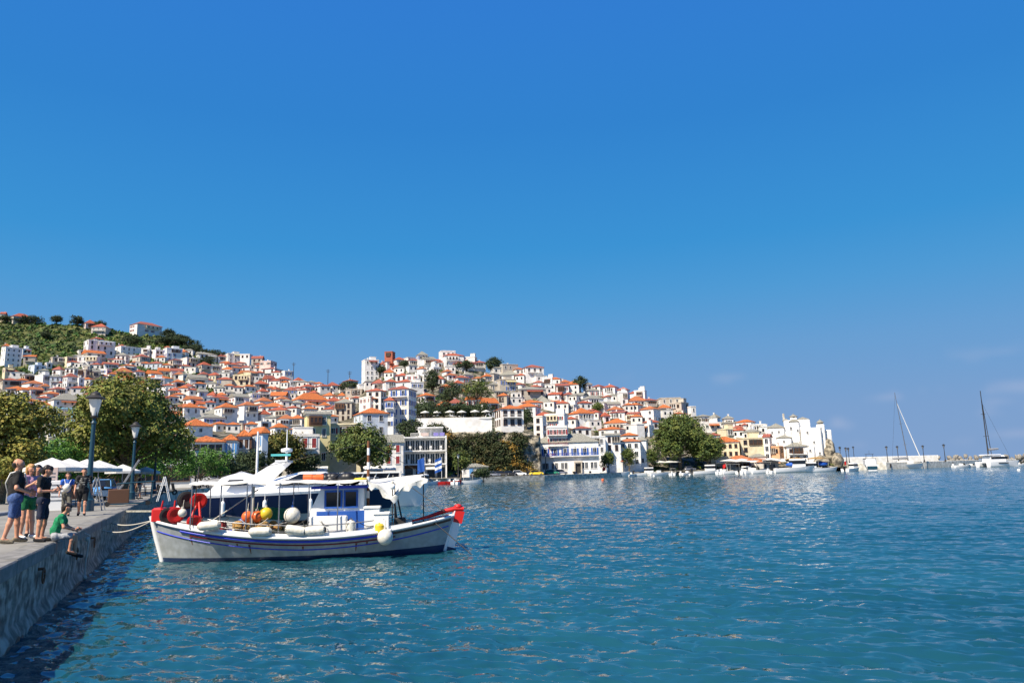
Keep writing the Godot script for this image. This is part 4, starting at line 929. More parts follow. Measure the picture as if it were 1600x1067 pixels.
	[-163.7, -475.4, 68.4, 8.2, 7, 74.2, 1.86, 0.51, 3, "r", "w", "white house, red tiled roof, on skyline, above front houses, fourth from left"],
	[-172.1, -472.9, 68.6, 7.5, 7.6, 72.2, 1.88, -0.1, 2.68, "r", "w", "white house, red tiled roof, on skyline, above front houses, third from left"],
	[-253.1, -437.5, 68.4, 11.2, 10, 75.7, 0.35, 0.15, 6.3, "f", "w", "white house, flat roof, upper slope, above big plane tree, first from left"],
	[-166.5, -477.1, 69.5, 6.7, 5.9, 78.7, 2.09, 0.1, 2.56, "r", "b", "beige house, red tiled roof, on skyline, above front houses"],
	[-262.4, -432.9, 69.2, 5.6, 5.2, 75.2, 0.35, 0.86, 5.1, "f", "c", "cream house, flat roof, upper slope, above left plane tree"],
	[-253.5, -440.9, 69.8, 10.3, 9.5, 78.3, 2.4, 0.83, 7.5, "o", "b", "beige house, orange tiled roof, upper slope, above big plane tree"],
	[-242.2, -446.2, 70.4, 8.3, 7.3, 75.2, 1.38, 0.27, 3.8, "r", "c", "cream house, red tiled roof, upper slope, above big plane tree"],
	[-239.1, -447.1, 70.6, 6, 5.8, 77.9, 2.14, 0.11, 6.4, "g", "w", "white house, grey slate roof, upper slope, above big plane tree"],
	[-269.7, -432.1, 69.2, 6.5, 5.7, 75.1, 0.35, 0.78, 4.9, "f", "b", "beige house, flat roof, upper slope, above left plane tree"],
	[-231.5, -454.9, 72.2, 7.1, 7.6, 77.9, 2.3, 1.06, 4.7, "r", "b", "beige house, red tiled roof, upper slope, above big plane tree"],
	[-184.3, -481.1, 72.1, 10.8, 10, 75.3, 2.09, 0.77, 2.4, "r", "w", "white house, red tiled roof, on skyline, above front houses, second from left"],
	[-217.9, -467.1, 75.3, 9.5, 8.6, 84.7, 0.35, 0.7, 8.4, "f", "w", "tall white house, flat roof, upper slope, beside big plane tree"],
	[-284.1, -429.2, 69.2, 5.9, 5, 75.5, 1.42, 0.4, 5.3, "o", "b", "beige house, orange tiled roof, upper slope, above left plane tree"],
	[-292.7, -425.2, 67.9, 8.4, 7.6, 80.1, 0.35, 0.89, 11.3, "f", "w", "tall white house, flat roof, upper slope, by left edge"],
	[-177, -485, 73, 6.4, 6, 82.9, 0.35, 0.02, 4.9, "f", "w", "white house, flat roof, on skyline, above front houses, second from left"],
	[-226.9, -465, 75.9, 5.3, 5.5, 83.8, 0.35, 1.01, 6.9, "f", "w", "small white house, flat roof, upper slope, beside big plane tree, second from left"],
	[-233.3, -464.1, 76.4, 4.8, 4.5, 84.8, 0.35, 0.12, 7.3, "f", "w", "small white house, flat roof, upper slope, beside big plane tree, first from left"],
	[-258, -454.3, 75.2, 15.1, 10, 88.2, 0.35, 0.78, 12.1, "f", "w", "tall white house, flat roof, upper slope, above big plane tree"],
	[-215.1, -476.9, 79, 4.5, 4.7, 84.2, 2.16, -0.09, 4.2, "o", "w", "small white house, orange tiled roof, on skyline, beside big plane tree"],
	[-300.1, -430.9, 71.5, 3.9, 4.5, 82.5, 1.83, 0.76, 10, "o", "w", "tall white house, orange tiled roof, upper slope, by left edge"],
	[-205.9, -487.5, 79, 10.7, 9.7, 83.7, 2.15, 0.68, 3.7, "g", "w", "white house, grey slate roof, on skyline, above front houses, first from left"],
	[-205.5, -487.9, 78.9, 11.1, 10, 83.6, 2.17, 0.76, 3.7, "g", "w", "white house, grey slate roof, on skyline, above front houses, second from left"],
	[-189.1, -494.4, 76.7, 9.5, 8.6, 84.8, 0.35, 0.64, 5.8, "f", "w", "white house, flat roof, on skyline, above front houses, first from left"],
	[-196.1, -492.1, 78, 5.7, 5, 83.1, 1.98, 0.59, 4.2, "r", "w", "white house, red tiled roof, on skyline, above front houses, first from left"],
	[-249.2, -471.9, 80.3, 13.1, 10, 87.1, 0.35, 0.89, 5.8, "f", "w", "white house, flat roof, upper slope, above big plane tree, second from left"],
	[-296.4, -442.4, 75.6, 4.9, 4.9, 82.5, 0.35, 1.02, 5.9, "f", "w", "small white house, flat roof, upper slope, by left edge"],
	[-235, -496.6, 89.4, 3.6, 4.5, 91, 1.41, 0.16, 2.4, "r", "w", "small white house, red tiled roof, on skyline, beside big plane tree"],
	[-261.3, -486.7, 88.8, 5.5, 5.4, 90.7, 1.83, 0.91, 2.4, "r", "w", "small white house, red tiled roof, upper slope, above big plane tree, first from left"],
	[-282.4, -493.5, 95.2, 6.2, 6.4, 97.4, 1.86, 1.01, 2.4, "r", "w", "white house, red tiled roof, on skyline, above big plane tree"],
	[-287.9, -507.3, 101.3, 9.4, 9, 108.2, 3.3, 0.15, 5.8, "r", "b", "beige house, red tiled roof, on skyline, above big plane tree"],
	[-265.2, -524.9, 103.3, 18.5, 10, 112.4, 2.97, 0.97, 6.8, "r", "w", "tall white house, red tiled roof, on skyline, beside big plane tree"],
	[-301.5, -516.7, 108.4, 8.1, 7.7, 113, 3.4, 0.87, 3.5, "r", "p", "pale pink house, red tiled roof, on skyline, above big plane tree"],
	[-350.3, -515.6, 112.2, 13.5, 10, 118.5, 3.5, 0.95, 2.4, "r", "b", "beige house, red tiled roof, on skyline, by left edge"],
	[-360.4, -511.7, 113.7, 2.89, 4.5, 120.7, 1.81, 0.35, 2.4, "r", "c", "small cream house, red tiled roof, on skyline, by left edge"],
]

# small houses half hidden between the others: [x, z, base, w, d, eave, yaw, roof]
const BETWEEN := [[-268.9, -456.6, 78.8, 6.6, 5.7, 83.3, 0.7, 3], [-255.2, -466.1, 79.9, 5.7, 5.6, 84.4, 0.0, 3], [-215.6, -485.6, 82.0, 6.3, 4.7, 86.8, 0.1, 2], [-264.5, -444.3, 73.7, 4.9, 5.3, 77.8, 0.3, 2], [-240.2, -459.1, 75.3, 5.6, 4.7, 80.2, 0.3, 3], [-222.0, -461.5, 74.5, 5.5, 4.1, 78.6, 0.1, 0], [-56.4, -399.2, 57.8, 4.6, 5.8, 64.7, 0.6, 3], [-258.5, -429.4, 67.6, 5.1, 4.5, 71.6, 1.0, 1], [-231.0, -445.4, 69.1, 4.3, 5.2, 73.0, 0.7, 0], [-227.9, -446.3, 69.2, 4.6, 4.8, 73.4, 0.4, 3], [-188.0, -479.0, 72.8, 6.8, 4.1, 76.8, -0.1, 0], [-179.8, -482.8, 73.1, 6.0, 4.9, 77.0, 0.3, 1], [-40.2, -394.3, 57.5, 6.5, 5.0, 61.8, 0.5, 1], [-254.0, -429.1, 66.7, 4.6, 4.9, 70.9, 0.1, 3], [-223.2, -444.4, 68.0, 4.7, 4.6, 72.3, 0.4, 0], [-249.3, -428.9, 65.7, 4.5, 5.2, 69.7, 0.0, 3], [-245.4, -430.8, 65.9, 5.5, 4.7, 70.1, 0.2, 1], [-28.0, -390.2, 54.9, 5.4, 5.7, 59.3, -0.4, 1], [-22.5, -393.0, 55.2, 4.7, 5.3, 59.5, 0.3, 1], [-208.1, -439.8, 65.5, 4.5, 4.1, 70.3, 0.2, 0], [-198.9, -443.7, 65.7, 5.6, 5.1, 69.9, 0.6, 1], [-168.6, -474.4, 69.0, 4.3, 5.9, 73.7, 0.6, 2], [-54.2, -392.5, 55.4, 4.9, 4.9, 59.4, 0.5, 2], [-177.1, -466.8, 67.5, 6.4, 4.9, 71.4, 0.8, 0], [-163.0, -471.7, 67.8, 6.1, 5.3, 71.7, 0.4, 0], [-46.6, -387.3, 53.8, 4.4, 4.9, 57.9, -0.2, 2], [-32.7, -382.5, 52.7, 5.1, 4.6, 56.9, 0.2, 3], [-192.4, -438.3, 63.3, 6.7, 5.0, 68.2, 0.0, 3], [-60.4, -394.5, 54.8, 5.5, 4.1, 58.7, -0.3, 2], [-264.0, -412.1, 60.9, 4.9, 5.8, 64.5, 0.4, 2], [-73.6, -403.7, 54.4, 5.4, 5.0, 59.4, 0.0, 1], [-8.4, -389.7, 51.6, 5.9, 5.0, 56.5, 0.4, 2], [3.1, -387.8, 49.2, 4.6, 5.0, 55.3, 0.3, 0], [-276.2, -403.7, 58.8, 5.7, 5.2, 63.2, 0.4, 1], [-273.3, -404.4, 58.8, 6.1, 5.0, 62.7, 0.4, 3], [-176.9, -448.8, 62.0, 6.6, 4.0, 66.0, 0.2, 3], [-157.9, -456.4, 62.5, 5.3, 4.2, 66.5, 0.4, 1], [-147.5, -458.6, 62.5, 5.9, 5.0, 66.8, -0.1, 1], [-227.4, -415.2, 58.3, 5.2, 4.7, 62.0, 0.9, 0], [-65.3, -390.7, 51.5, 4.9, 4.3, 55.7, -0.2, 0], [-228.6, -407.7, 56.0, 5.2, 4.5, 60.1, 0.4, 0], [-186.8, -416.7, 56.0, 4.7, 5.4, 60.9, 0.9, 2], [-156.8, -445.3, 58.6, 4.3, 5.6, 62.9, 0.4, 3], [4.2, -382.9, 47.2, 5.0, 4.2, 51.4, -0.4, 1], [9.1, -384.9, 47.3, 4.6, 5.0, 51.6, -0.4, 0], [14.0, -383.4, 45.7, 6.5, 5.3, 50.9, 0.4, 3], [-260.9, -389.1, 52.5, 5.1, 4.4, 56.2, 0.8, 0], [-230.5, -397.0, 52.7, 5.5, 4.8, 56.9, 0.0, 0], [-174.2, -417.8, 53.6, 4.4, 5.8, 57.5, 0.8, 1], [21.7, -380.4, 43.8, 6.2, 4.9, 48.7, -0.2, 0], [-140.0, -433.3, 53.8, 6.2, 5.6, 58.2, -0.0, 1], [-239.6, -387.4, 50.4, 4.4, 5.5, 54.1, 0.1, 1], [-133.1, -429.8, 52.5, 4.3, 4.8, 56.7, -0.1, 0], [-123.4, -430.8, 52.4, 6.1, 5.2, 56.8, 0.1, 2], [-118.4, -430.8, 52.3, 4.9, 4.2, 56.5, 0.6, 2], [-170.9, -399.6, 49.2, 5.9, 5.1, 53.3, 0.6, 0], [-168.2, -410.6, 50.3, 5.8, 5.9, 54.7, 0.0, 2], [-113.2, -427.9, 51.1, 4.6, 4.6, 55.3, 0.1, 0], [-75.3, -383.7, 45.6, 4.4, 4.5, 50.2, 0.3, 2], [18.8, -373.1, 41.0, 5.2, 5.5, 45.2, -0.1, 3], [-158.4, -409.7, 48.8, 5.2, 4.4, 53.1, 0.4, 0], [-148.9, -414.2, 49.0, 6.1, 4.1, 52.9, 0.7, 0], [-102.5, -422.1, 48.7, 5.2, 5.6, 53.1, 0.6, 1], [-228.1, -378.0, 46.5, 5.4, 5.8, 50.4, 0.7, 3], [-161.3, -403.4, 47.5, 4.9, 4.3, 51.4, 0.1, 2], [-152.9, -408.8, 47.8, 4.8, 5.5, 51.9, 0.3, 1], [-107.5, -417.7, 47.7, 6.0, 4.6, 52.5, 0.6, 1], [30.1, -371.6, 39.3, 6.6, 4.6, 44.7, -0.2, 0], [-222.9, -376.6, 45.5, 6.1, 4.8, 49.7, 0.4, 1], [-171.6, -382.9, 45.0, 5.6, 4.5, 49.2, 0.1, 0], [-135.4, -410.3, 46.9, 4.4, 4.1, 51.3, 0.4, 0], [-120.8, -413.1, 46.7, 5.1, 5.9, 51.1, 0.0, 1], [-190.0, -383.2, 44.7, 5.2, 5.6, 48.5, 0.6, 3], [-165.6, -379.8, 43.8, 4.9, 4.7, 47.6, 0.7, 1], [-116.4, -409.4, 45.5, 5.2, 5.3, 49.6, -0.2, 1], [15.9, -361.9, 36.8, 4.5, 5.7, 42.2, 0.2, 3], [-150.8, -392.1, 43.3, 4.2, 5.1, 47.2, 0.4, 2], [-120.7, -397.6, 42.5, 6.3, 4.0, 46.6, 0.2, 3], [1.1, -351.5, 34.9, 4.9, 5.9, 39.3, 0.1, 3], [-166.5, -366.9, 40.0, 4.8, 5.6, 44.0, 0.2, 0], [48.8, -362.3, 33.6, 4.5, 4.2, 37.8, -0.3, 2], [-227.1, -355.6, 39.2, 5.3, 5.0, 42.7, 0.5, 1], [-167.6, -361.1, 38.3, 4.7, 5.1, 42.3, 0.8, 0], [-152.7, -367.0, 38.2, 5.6, 5.4, 42.3, 0.6, 3], [29.5, -355.8, 32.9, 4.5, 4.3, 37.6, -0.6, 2], [-209.7, -357.1, 38.2, 4.5, 5.9, 43.0, 0.1, 2], [-79.7, -372.3, 36.7, 4.4, 5.3, 40.6, 0.4, 1], [0.7, -341.9, 31.5, 5.8, 5.3, 35.9, 0.3, 3], [-116.2, -376.6, 36.4, 5.8, 5.7, 40.4, 0.5, 2], [-108.2, -369.6, 34.4, 5.8, 4.2, 38.6, 0.4, 2], [17.0, -341.0, 28.8, 5.1, 4.8, 33.5, -0.4, 3], [33.0, -347.3, 28.9, 5.8, 5.2, 33.1, 0.3, 1], [-159.6, -342.1, 32.8, 4.3, 4.5, 36.6, 0.7, 2], [-143.1, -347.6, 32.7, 4.3, 4.5, 37.7, 0.5, 1], [22.7, -341.2, 28.1, 5.7, 4.7, 32.7, -0.2, 1], [40.9, -348.2, 28.2, 5.4, 5.8, 32.9, -0.4, 3], [-200.2, -341.5, 33.1, 4.5, 5.6, 37.3, 0.3, 1], [-95.1, -364.8, 32.4, 4.4, 5.2, 36.4, 0.0, 3], [54.1, -349.3, 27.4, 4.5, 6.0, 31.8, 0.0, 0], [57.9, -349.8, 27.4, 4.6, 5.9, 31.8, -0.6, 0], [-140.4, -331.3, 29.7, 4.5, 4.2, 33.7, 0.4, 0], [-105.0, -352.3, 29.8, 5.3, 5.8, 34.6, -0.1, 1], [-88.3, -355.0, 29.6, 5.3, 5.1, 33.8, 0.0, 1], [-37.9, -308.7, 25.1, 5.4, 5.7, 29.5, 0.5, 3], [-30.4, -306.8, 24.8, 6.8, 5.1, 29.7, 0.2, 0], [70.4, -343.7, 24.2, 5.1, 5.4, 28.6, 0.2, 3], [36.9, -333.5, 23.2, 4.5, 4.6, 27.6, -0.5, 1], [-211.8, -315.7, 27.1, 4.3, 4.2, 31.1, 0.2, 2], [-179.0, -318.8, 25.9, 4.3, 5.3, 29.7, 0.9, 2], [-82.7, -333.8, 24.5, 5.4, 4.4, 28.7, 0.7, 0], [55.2, -333.4, 21.0, 5.0, 6.0, 25.2, -0.2, 0], [-106.0, -324.9, 23.9, 4.9, 5.4, 28.0, 0.0, 2], [24.8, -319.1, 19.7, 4.8, 5.5, 23.9, -0.3, 1], [-132.9, -296.5, 22.0, 4.5, 4.1, 25.7, 0.6, 2], [34.4, -320.8, 19.0, 5.5, 4.1, 23.3, 0.3, 3], [-46.8, -288.3, 18.6, 6.0, 4.8, 22.3, 0.6, 0], [100.0, -320.5, 15.6, 6.5, 4.7, 20.9, -0.7, 0], [-117.2, -294.2, 19.8, 4.6, 5.3, 23.6, 0.8, 0], [-107.3, -302.5, 20.0, 4.5, 4.1, 23.9, 0.4, 0], [-111.7, -294.7, 19.1, 5.1, 5.7, 23.3, 0.3, 0], [-36.6, -278.8, 16.6, 4.4, 5.4, 21.3, 0.1, 1], [49.2, -319.1, 16.5, 4.4, 4.6, 21.0, 0.1, 3], [104.4, -316.7, 14.6, 6.4, 4.8, 19.4, -0.3, 3], [-150.7, -295.4, 19.8, 4.5, 4.1, 23.8, 0.5, 2], [-100.6, -294.9, 17.9, 4.7, 5.5, 22.1, 0.0, 3], [106.1, -313.4, 13.9, 5.8, 5.0, 18.4, -0.2, 3], [-164.7, -292.0, 19.0, 4.7, 4.3, 22.7, 0.2, 1], [-124.8, -275.9, 17.4, 4.5, 6.0, 21.2, 0.5, 1], [-187.3, -286.9, 18.8, 6.0, 4.7, 22.4, 0.7, 2], [95.0, -313.6, 13.0, 4.5, 6.0, 17.1, -0.5, 1], [98.9, -310.2, 12.3, 6.4, 5.1, 16.2, -0.7, 2], [46.9, -304.3, 11.5, 6.1, 5.2, 15.7, 0.1, 0], [-159.0, -242.3, 8.7, 4.5, 5.7, 12.5, 0.8, 3], [-131.6, -238.6, 7.7, 4.8, 4.4, 12.4, 0.4, 2], [-148.0, -238.2, 7.7, 6.2, 5.2, 11.6, 0.7, 0], [-118.1, -231.1, 6.9, 4.4, 4.9, 10.4, 0.3, 2], [-42.1, -223.5, 4.9, 4.3, 5.9, 9.0, 0.4, 0], [-149.3, -232.6, 6.8, 4.7, 5.1, 10.6, 0.9, 3], [89.3, -275.2, 1.3, 6.1, 4.6, 5.5, -0.4, 2], [-121.8, -224.9, 5.5, 5.5, 5.5, 9.0, 0.6, 1], [-138.4, -223.8, 5.1, 6.9, 6.0, 8.5, 0.3, 3], [-41.0, -207.1, 2.7, 4.4, 4.7, 7.2, -0.3, 0], [35.7, -261.5, 0.6, 5.0, 4.6, 5.0, -0.4, 1], [91.1, -271.8, 0.4, 6.5, 5.5, 3.6, 0.1, 0]]

func make_between():
	var by := [Shape.new(), Shape.new(), Shape.new(), Shape.new(), Shape.new(), Shape.new()]
	for e in BETWEEN:
		var q := Basis(Vector3.UP, e[6])
		var at := Vector3(e[0], e[2], e[1])
		var h: float = e[5] - e[2]
		by[4].box(at + Vector3.UP * h / 2, Vector3(e[3], h, e[4]), q)
		if e[7] < 3:
			var r := hip_roof(e[3], e[4], 1.3, 0.3)
			for i in r.v.size():
				by[e[7]].v.append(at + q * (r.v[i] + Vector3.UP * (h + 0.003)))
				by[e[7]].n.append(q * r.n[i])
		else:
			by[3].box(at + Vector3.UP * (h + 0.1), Vector3(e[3] + 0.3, 0.2, e[4] + 0.3), q)
		for i in 2:
			for j in 2:
				var c := at + q * Vector3((i - 0.5) * e[3] * 0.5, h - 1.4 - j * 2.6, e[4] / 2 + 0.03)
				if c.y > e[2] + 1.4: by[5].box(c, Vector3(0.85, 1.3, 0.08), q)
				c = at + q * Vector3(e[3] / 2 + 0.03, h - 1.4 - j * 2.6, (i - 0.5) * e[4] * 0.5)
				if c.y > e[2] + 1.4 and i == 0: by[5].box(c, Vector3(0.08, 1.3, 0.85), q)
	var mesh := ArrayMesh.new()
	var ms := [M.roof_o, M.roof_r, M.roof_g, M.roof_f, M.wall_w1, M.glass]
	for i in 6:
		if by[i].v.size(): by[i].into(mesh, ms[i])
	var o := part("crowded_houses", mesh, null, self)
	tag(o, "crowd of small houses half hidden between the larger hillside houses", "houses")
	o.set_meta("kind", "stuff")

func make_town():
	make_between()
	for h in HOUSES:
		house("hillside_house", h, h[9], h[10], h[11])

# ---------- plants

func crown(lobes: Array, count: int, leaf: float, tones: Array, seed_: int, inside := 0.35, holes := -0.2) -> ArrayMesh:
	var r := RandomNumberGenerator.new()
	r.seed = seed_
	var f := FastNoiseLite.new()
	f.seed = seed_
	f.frequency = 0.42
	f.fractal_octaves = 3
	var s := Shape.new()
	s.tinted = true
	var total := 0.0
	for l in lobes: total += l[1].x * l[1].y
	for l in lobes:
		var n := int(count * l[1].x * l[1].y / total)
		for i in n / 10 + 1:
			var d := Vector3(r.randfn(), r.randfn() * 0.9 + 0.12, r.randfn()).normalized()
			var q: float = 1.0 - inside * pow(r.randf(), 1.6)
			var p: Vector3 = l[0] + d * l[1] * q
			var k := f.get_noise_3dv(p)
			if k < holes and r.randf() < 0.8: continue
			p += d * k * 1.5 * minf(l[1].x * 0.3, 1.3)
			var t: Color = tones[r.randi() % tones.size()]
			var g := r.randf_range(0.8, 1.2)
			var spread := leaf * r.randf_range(1.6, 3.4)
			for m in 11:
				var c := p + Vector3(r.randfn(), r.randfn() * 0.7, r.randfn()) * spread * 0.6
				var up := (d + Vector3(r.randfn(), r.randfn(), r.randfn()) * 0.6 + Vector3.UP * 0.35).normalized()
				var a := up.cross(Vector3(r.randfn(), r.randfn(), r.randfn())).normalized()
				var b := up.cross(a)
				var z := leaf * r.randf_range(0.6, 1.2)
				var e := g * r.randf_range(0.9, 1.1)
				s.tint = Color(t.r * e, t.g * e, t.b * e)
				var bend := up * z * 0.22
				s.tri(c - a * z, c - b * z * 0.62 + bend, c + a * z)
				s.tri(c - a * z, c + a * z, c + b * z * 0.62 + bend)
	return s.mesh(M.leaf)

const OLIVE := [Color(0.15, 0.185, 0.027), Color(0.115, 0.155, 0.024), Color(0.205, 0.205, 0.032), Color(0.165, 0.16, 0.03)]
const GREEN := [Color(0.08, 0.19, 0.02), Color(0.11, 0.24, 0.025), Color(0.05, 0.13, 0.018)]
const DEEP := [Color(0.028, 0.05, 0.013), Color(0.04, 0.065, 0.016), Color(0.02, 0.035, 0.011)]
const MIXED := [Color(0.085, 0.125, 0.022), Color(0.055, 0.09, 0.018), Color(0.12, 0.14, 0.024)]
const IVY := [Color(0.02, 0.036, 0.009), Color(0.03, 0.05, 0.012), Color(0.045, 0.055, 0.012), Color(0.05, 0.045, 0.012)]
const RUST := [Color(0.35, 0.2, 0.03), Color(0.28, 0.17, 0.03), Color(0.2, 0.15, 0.03)]

func tree_lobes(h: float, w: float, seed_: int, n := 13) -> Array:
	var r := RandomNumberGenerator.new()
	r.seed = seed_
	var out := [[Vector3(0, h * 0.62, 0), Vector3(w * 0.33, h * 0.3, w * 0.33)]]
	for i in n:
		var a := TAU * i / n + r.randf() * 0.7
		var y := r.randf_range(0.36, 0.8)
		var q := r.randf_range(0.18, 0.38) * (1.15 - absf(y - 0.5))
		out.append([Vector3(cos(a) * w * q, h * y, sin(a) * w * q), Vector3(w, h * 0.85, w) * r.randf_range(0.1, 0.22)])
	out.append([Vector3(w * 0.04, h * 0.84, 0), Vector3(w * 0.2, h * 0.16, w * 0.2)])
	return out

func tree(called: String, label: String, at: Vector3, h: float, w: float, tones: Array, seed_: int, count := 5000, leaf := 0.22, group := "") -> Node3D:
	var o := thing(called, label, "tree", at, 0.0, group)
	var lobes := tree_lobes(h, w, seed_)
	var s := Shape.new()
	var k := maxf(h * 0.022, 0.08)
	s.tube([Vector3(0, -0.3, 0), Vector3(k, h * 0.18, 0), Vector3(-k, h * 0.4, k), Vector3(0, h * 0.62, 0)], [k * 1.7, k * 1.25, k, k * 0.4], 7)
	part("trunk", s, M.bark, o)
	s = Shape.new()
	for i in range(1, lobes.size()):
		s.tube([Vector3(0, h * 0.24, 0), lobes[i][0] * Vector3(0.5, 0.75, 0.5), lobes[i][0]], [k * 0.7, k * 0.5, k * 0.15], 5)
	part("limbs", s, M.bark, o)
	part("crown", crown(lobes, count, leaf, tones, seed_), null, o)
	return o

func make_plants():
	tree("plane_tree", "tall olive green plane tree rising behind the blue lamp posts", Vector3(-37.07, 1.35, -70.89), 11.4, 12.0, OLIVE, 4, 30000, 0.17)
	tree("plane_tree", "yellowing plane tree behind the standing group on the quay", Vector3(-33.91, 1.35, -49.5), 7.3, 6.6, [Color(0.24, 0.23, 0.034), Color(0.19, 0.195, 0.03), Color(0.25, 0.205, 0.034), Color(0.15, 0.17, 0.028)], 9, 20000, 0.14)
	tree("bay_tree", "dark round tree on the waterfront before the tall yellow building", Vector3(-35.43, 1.4, -172.4), 13.0, 14.0, MIXED, 15, 11000, 0.33)
	tree("bay_tree", "yellow green tree before the white house with red shutters", Vector3(-49.84, 1.4, -158.34), 11.2, 9.5, [Color(0.14, 0.14, 0.02), Color(0.1, 0.11, 0.02), Color(0.17, 0.14, 0.025)], 16, 8000, 0.3)
	tree("big_tree", "very large dark tree shading the parasols on the far waterfront", Vector3(60.19, 1.4, -274.48), 21.0, 21.0, MIXED, 21, 15000, 0.42)
	tree("big_tree", "lower dark tree at the right flank of the very large waterfront tree", Vector3(69.4, 1.4, -270.23), 12.5, 12.0, MIXED, 22, 7000, 0.42)
	# clipped mulberries along the promenade
	var m := [[5.2, 7.6], [5.2, 7.6], [5.6, 8.0], [5.8, 8.0], [5.8, 8.4], [5.8, 8.4], [5.2, 8.0], [6.4, 8.5], [4.2, 6.0], [6.0, 8.0]]
	var spots := [Vector3(-40.61, 1.35, -64.24), Vector3(-40.71, 1.35, -68.87), Vector3(-41.45, 1.35, -75.35), Vector3(-42.43, 1.35, -83.88), Vector3(-43.71, 1.35, -94.37), Vector3(-46.52, 1.35, -110.62), Vector3(-50.4, 1.35, -128.47), Vector3(-48.86, 1.35, -139.7), Vector3(-38.74, 1.35, -58.3), Vector3(-45.52, 1.35, -161.72)]
	var which := ["behind the white parasols at the far left", "between the walking couple and the plane tree", "behind the nearest blue lamp post", "behind the second blue lamp post", "behind the third blue lamp post", "beside the fourth lamp post", "before the white front house", "before the pale blue corner house", "at the left edge behind the group", "below the house with red shutters"]
	for i in spots.size():
		tree("mulberry_tree", "clipped bright green mulberry tree " + which[i], spots[i], m[i][0], m[i][1], GREEN if i < 6 or i == 8 else DEEP, 40 + i, 7000, 0.13 if i < 6 else 0.2, "mulberry trees along the promenade")
	# trees up the town
	var up := [[Vector3(-191.56, 69.52, -457.3), 9, 15, 1, "dark spreading tree among the upper left houses"], [Vector3(-36.83, 36.34, -336.5), 14, 7, 1, "tall dark cypress like tree left of the terrace"], [Vector3(-26.4, 28.35, -312.66), 13, 11, 1, "dark round tree over the middle of the terrace"], [Vector3(-16.43, 32.39, -330.56), 12, 14, 2, "brown green tree over the right end of the terrace"], [Vector3(-38.76, 25.29, -303.46), 8, 14, 1, "low dark tree at the left end of the terrace"], [Vector3(-25.83, 56.14, -388.83), 5, 12, 1, "low bush like tree under the hilltop restaurant"], [Vector3(-10.6, 54.28, -390.29), 9, 9, 1, "dark tree on the skyline right of the hilltop restaurant"], [Vector3(-72.17, 55.67, -400.68), 6, 7, 1, "small dark tree on the skyline by the red brick block"], [Vector3(-58.27, 58.41, -396.86), 5, 6, 1, "small round tree on the skyline right of the red block"], [Vector3(34.01, 41.39, -372.87), 8, 8, 1, "dark tree among the right slope houses below the skyline"], [Vector3(-93.46, 49.9, -418.05), 6, 11, 1, "dark trees clump in the saddle between the hills"], [Vector3(4.89, 20.06, -303.46), 8, 6, 1, "small tree beside the terrace house"], [Vector3(39.51, 29.36, -345.5), 4, 5, 2, "small green tree above the blue balcony hall"], [Vector3(-323.32, 112.82, -513.49), 7, 9, 1, "round dark tree on the green hill crest"], [Vector3(-294.67, 110.04, -517.38), 6, 8, 1, "dark tree beside the hilltop villa left"], [Vector3(-246.56, 102.24, -519.74), 7, 10, 1, "dark tree right of the white hilltop villa"], [Vector3(-232.6, 96.78, -513.08), 6, 9, 1, "low dark tree down the right hill shoulder"], [Vector3(-310.38, 96.44, -482.35), 6, 6, 1, "lone dark tree on the grassy hill"], [Vector3(-217.84, 89.36, -500.64), 5, 10, 1, "dark tree where the green hill meets the houses"], [Vector3(-348.41, 114.04, -511.38), 4, 9, 1, "bushy tree at the far left hill crest"]]
	var crest := [Vector3(-242.8, 100.86, -518.15), Vector3(-235.58, 97.97, -514.59), Vector3(-234.24, 93.95, -504.22), Vector3(-228.68, 94.73, -509.65), Vector3(-216.78, 86.1, -491.45), Vector3(-239.98, 93.45, -500.43), Vector3(-209.02, 84.51, -493.74), Vector3(-258.83, 93.88, -495.04), Vector3(-309.04, 112.08, -514.23), Vector3(-356.6, 114.67, -510.23), Vector3(-339.55, 113.52, -512.08), Vector3(-201.95, 81.87, -494.79)]
	for i in crest.size(): tree("crest_tree", "low dark evergreen along the green hill shoulder, %s along the crest" % ["third", "fourth", "sixth", "seventh", "eighth", "fifth lower", "ninth", "second lower", "second", "first", "first lower", "last"][i], crest[i] - Vector3.UP * 0.5, 5.0 + (i % 3), 10.0 + (i % 4) * 2.0, DEEP, 300 + i, 2200, 0.4, "evergreens on the hill shoulder")
	for u in up: tree("slope_tree", u[4], u[0] - Vector3.UP * 0.4, u[1], u[2], DEEP if u[3] == 1 else MIXED, hash(u[4]) % 9999, 2600, 0.36)
	var far := [[Vector3(30.91, 1.4, -248.08), 7.0, 4.5, "small upright tree by the right corner of the blue balcony hall"], [Vector3(39.34, 1.4, -259.03), 8.5, 5.0, "small round tree between the waterfront parasols"], [Vector3(48.72, 1.4, -265.57), 8.0, 5.0, "light green small tree before the grey waterfront house"], [Vector3(-13.73, 1.4, -189.5), 7.0, 4.0, "slim tree beside the small white kiosk"]]
	for u in far: tree("street_tree", u[3], u[0], u[1], u[2], MIXED, hash(u[3]) % 9999, 2400, 0.26)
	var sh := tree("water_bush", "dark bush growing out of the quay before the small white kiosk", Vector3(-7.83, 0.4, -183.83), 3.2, 4.6, DEEP, 77, 1800, 0.2)
	sh.set_meta("category", "bush")
	# scrub over the green hill and in the gaps of the town
	var r := RandomNumberGenerator.new()
	r.seed = 8
	var s := Shape.new()
	s.tinted = true
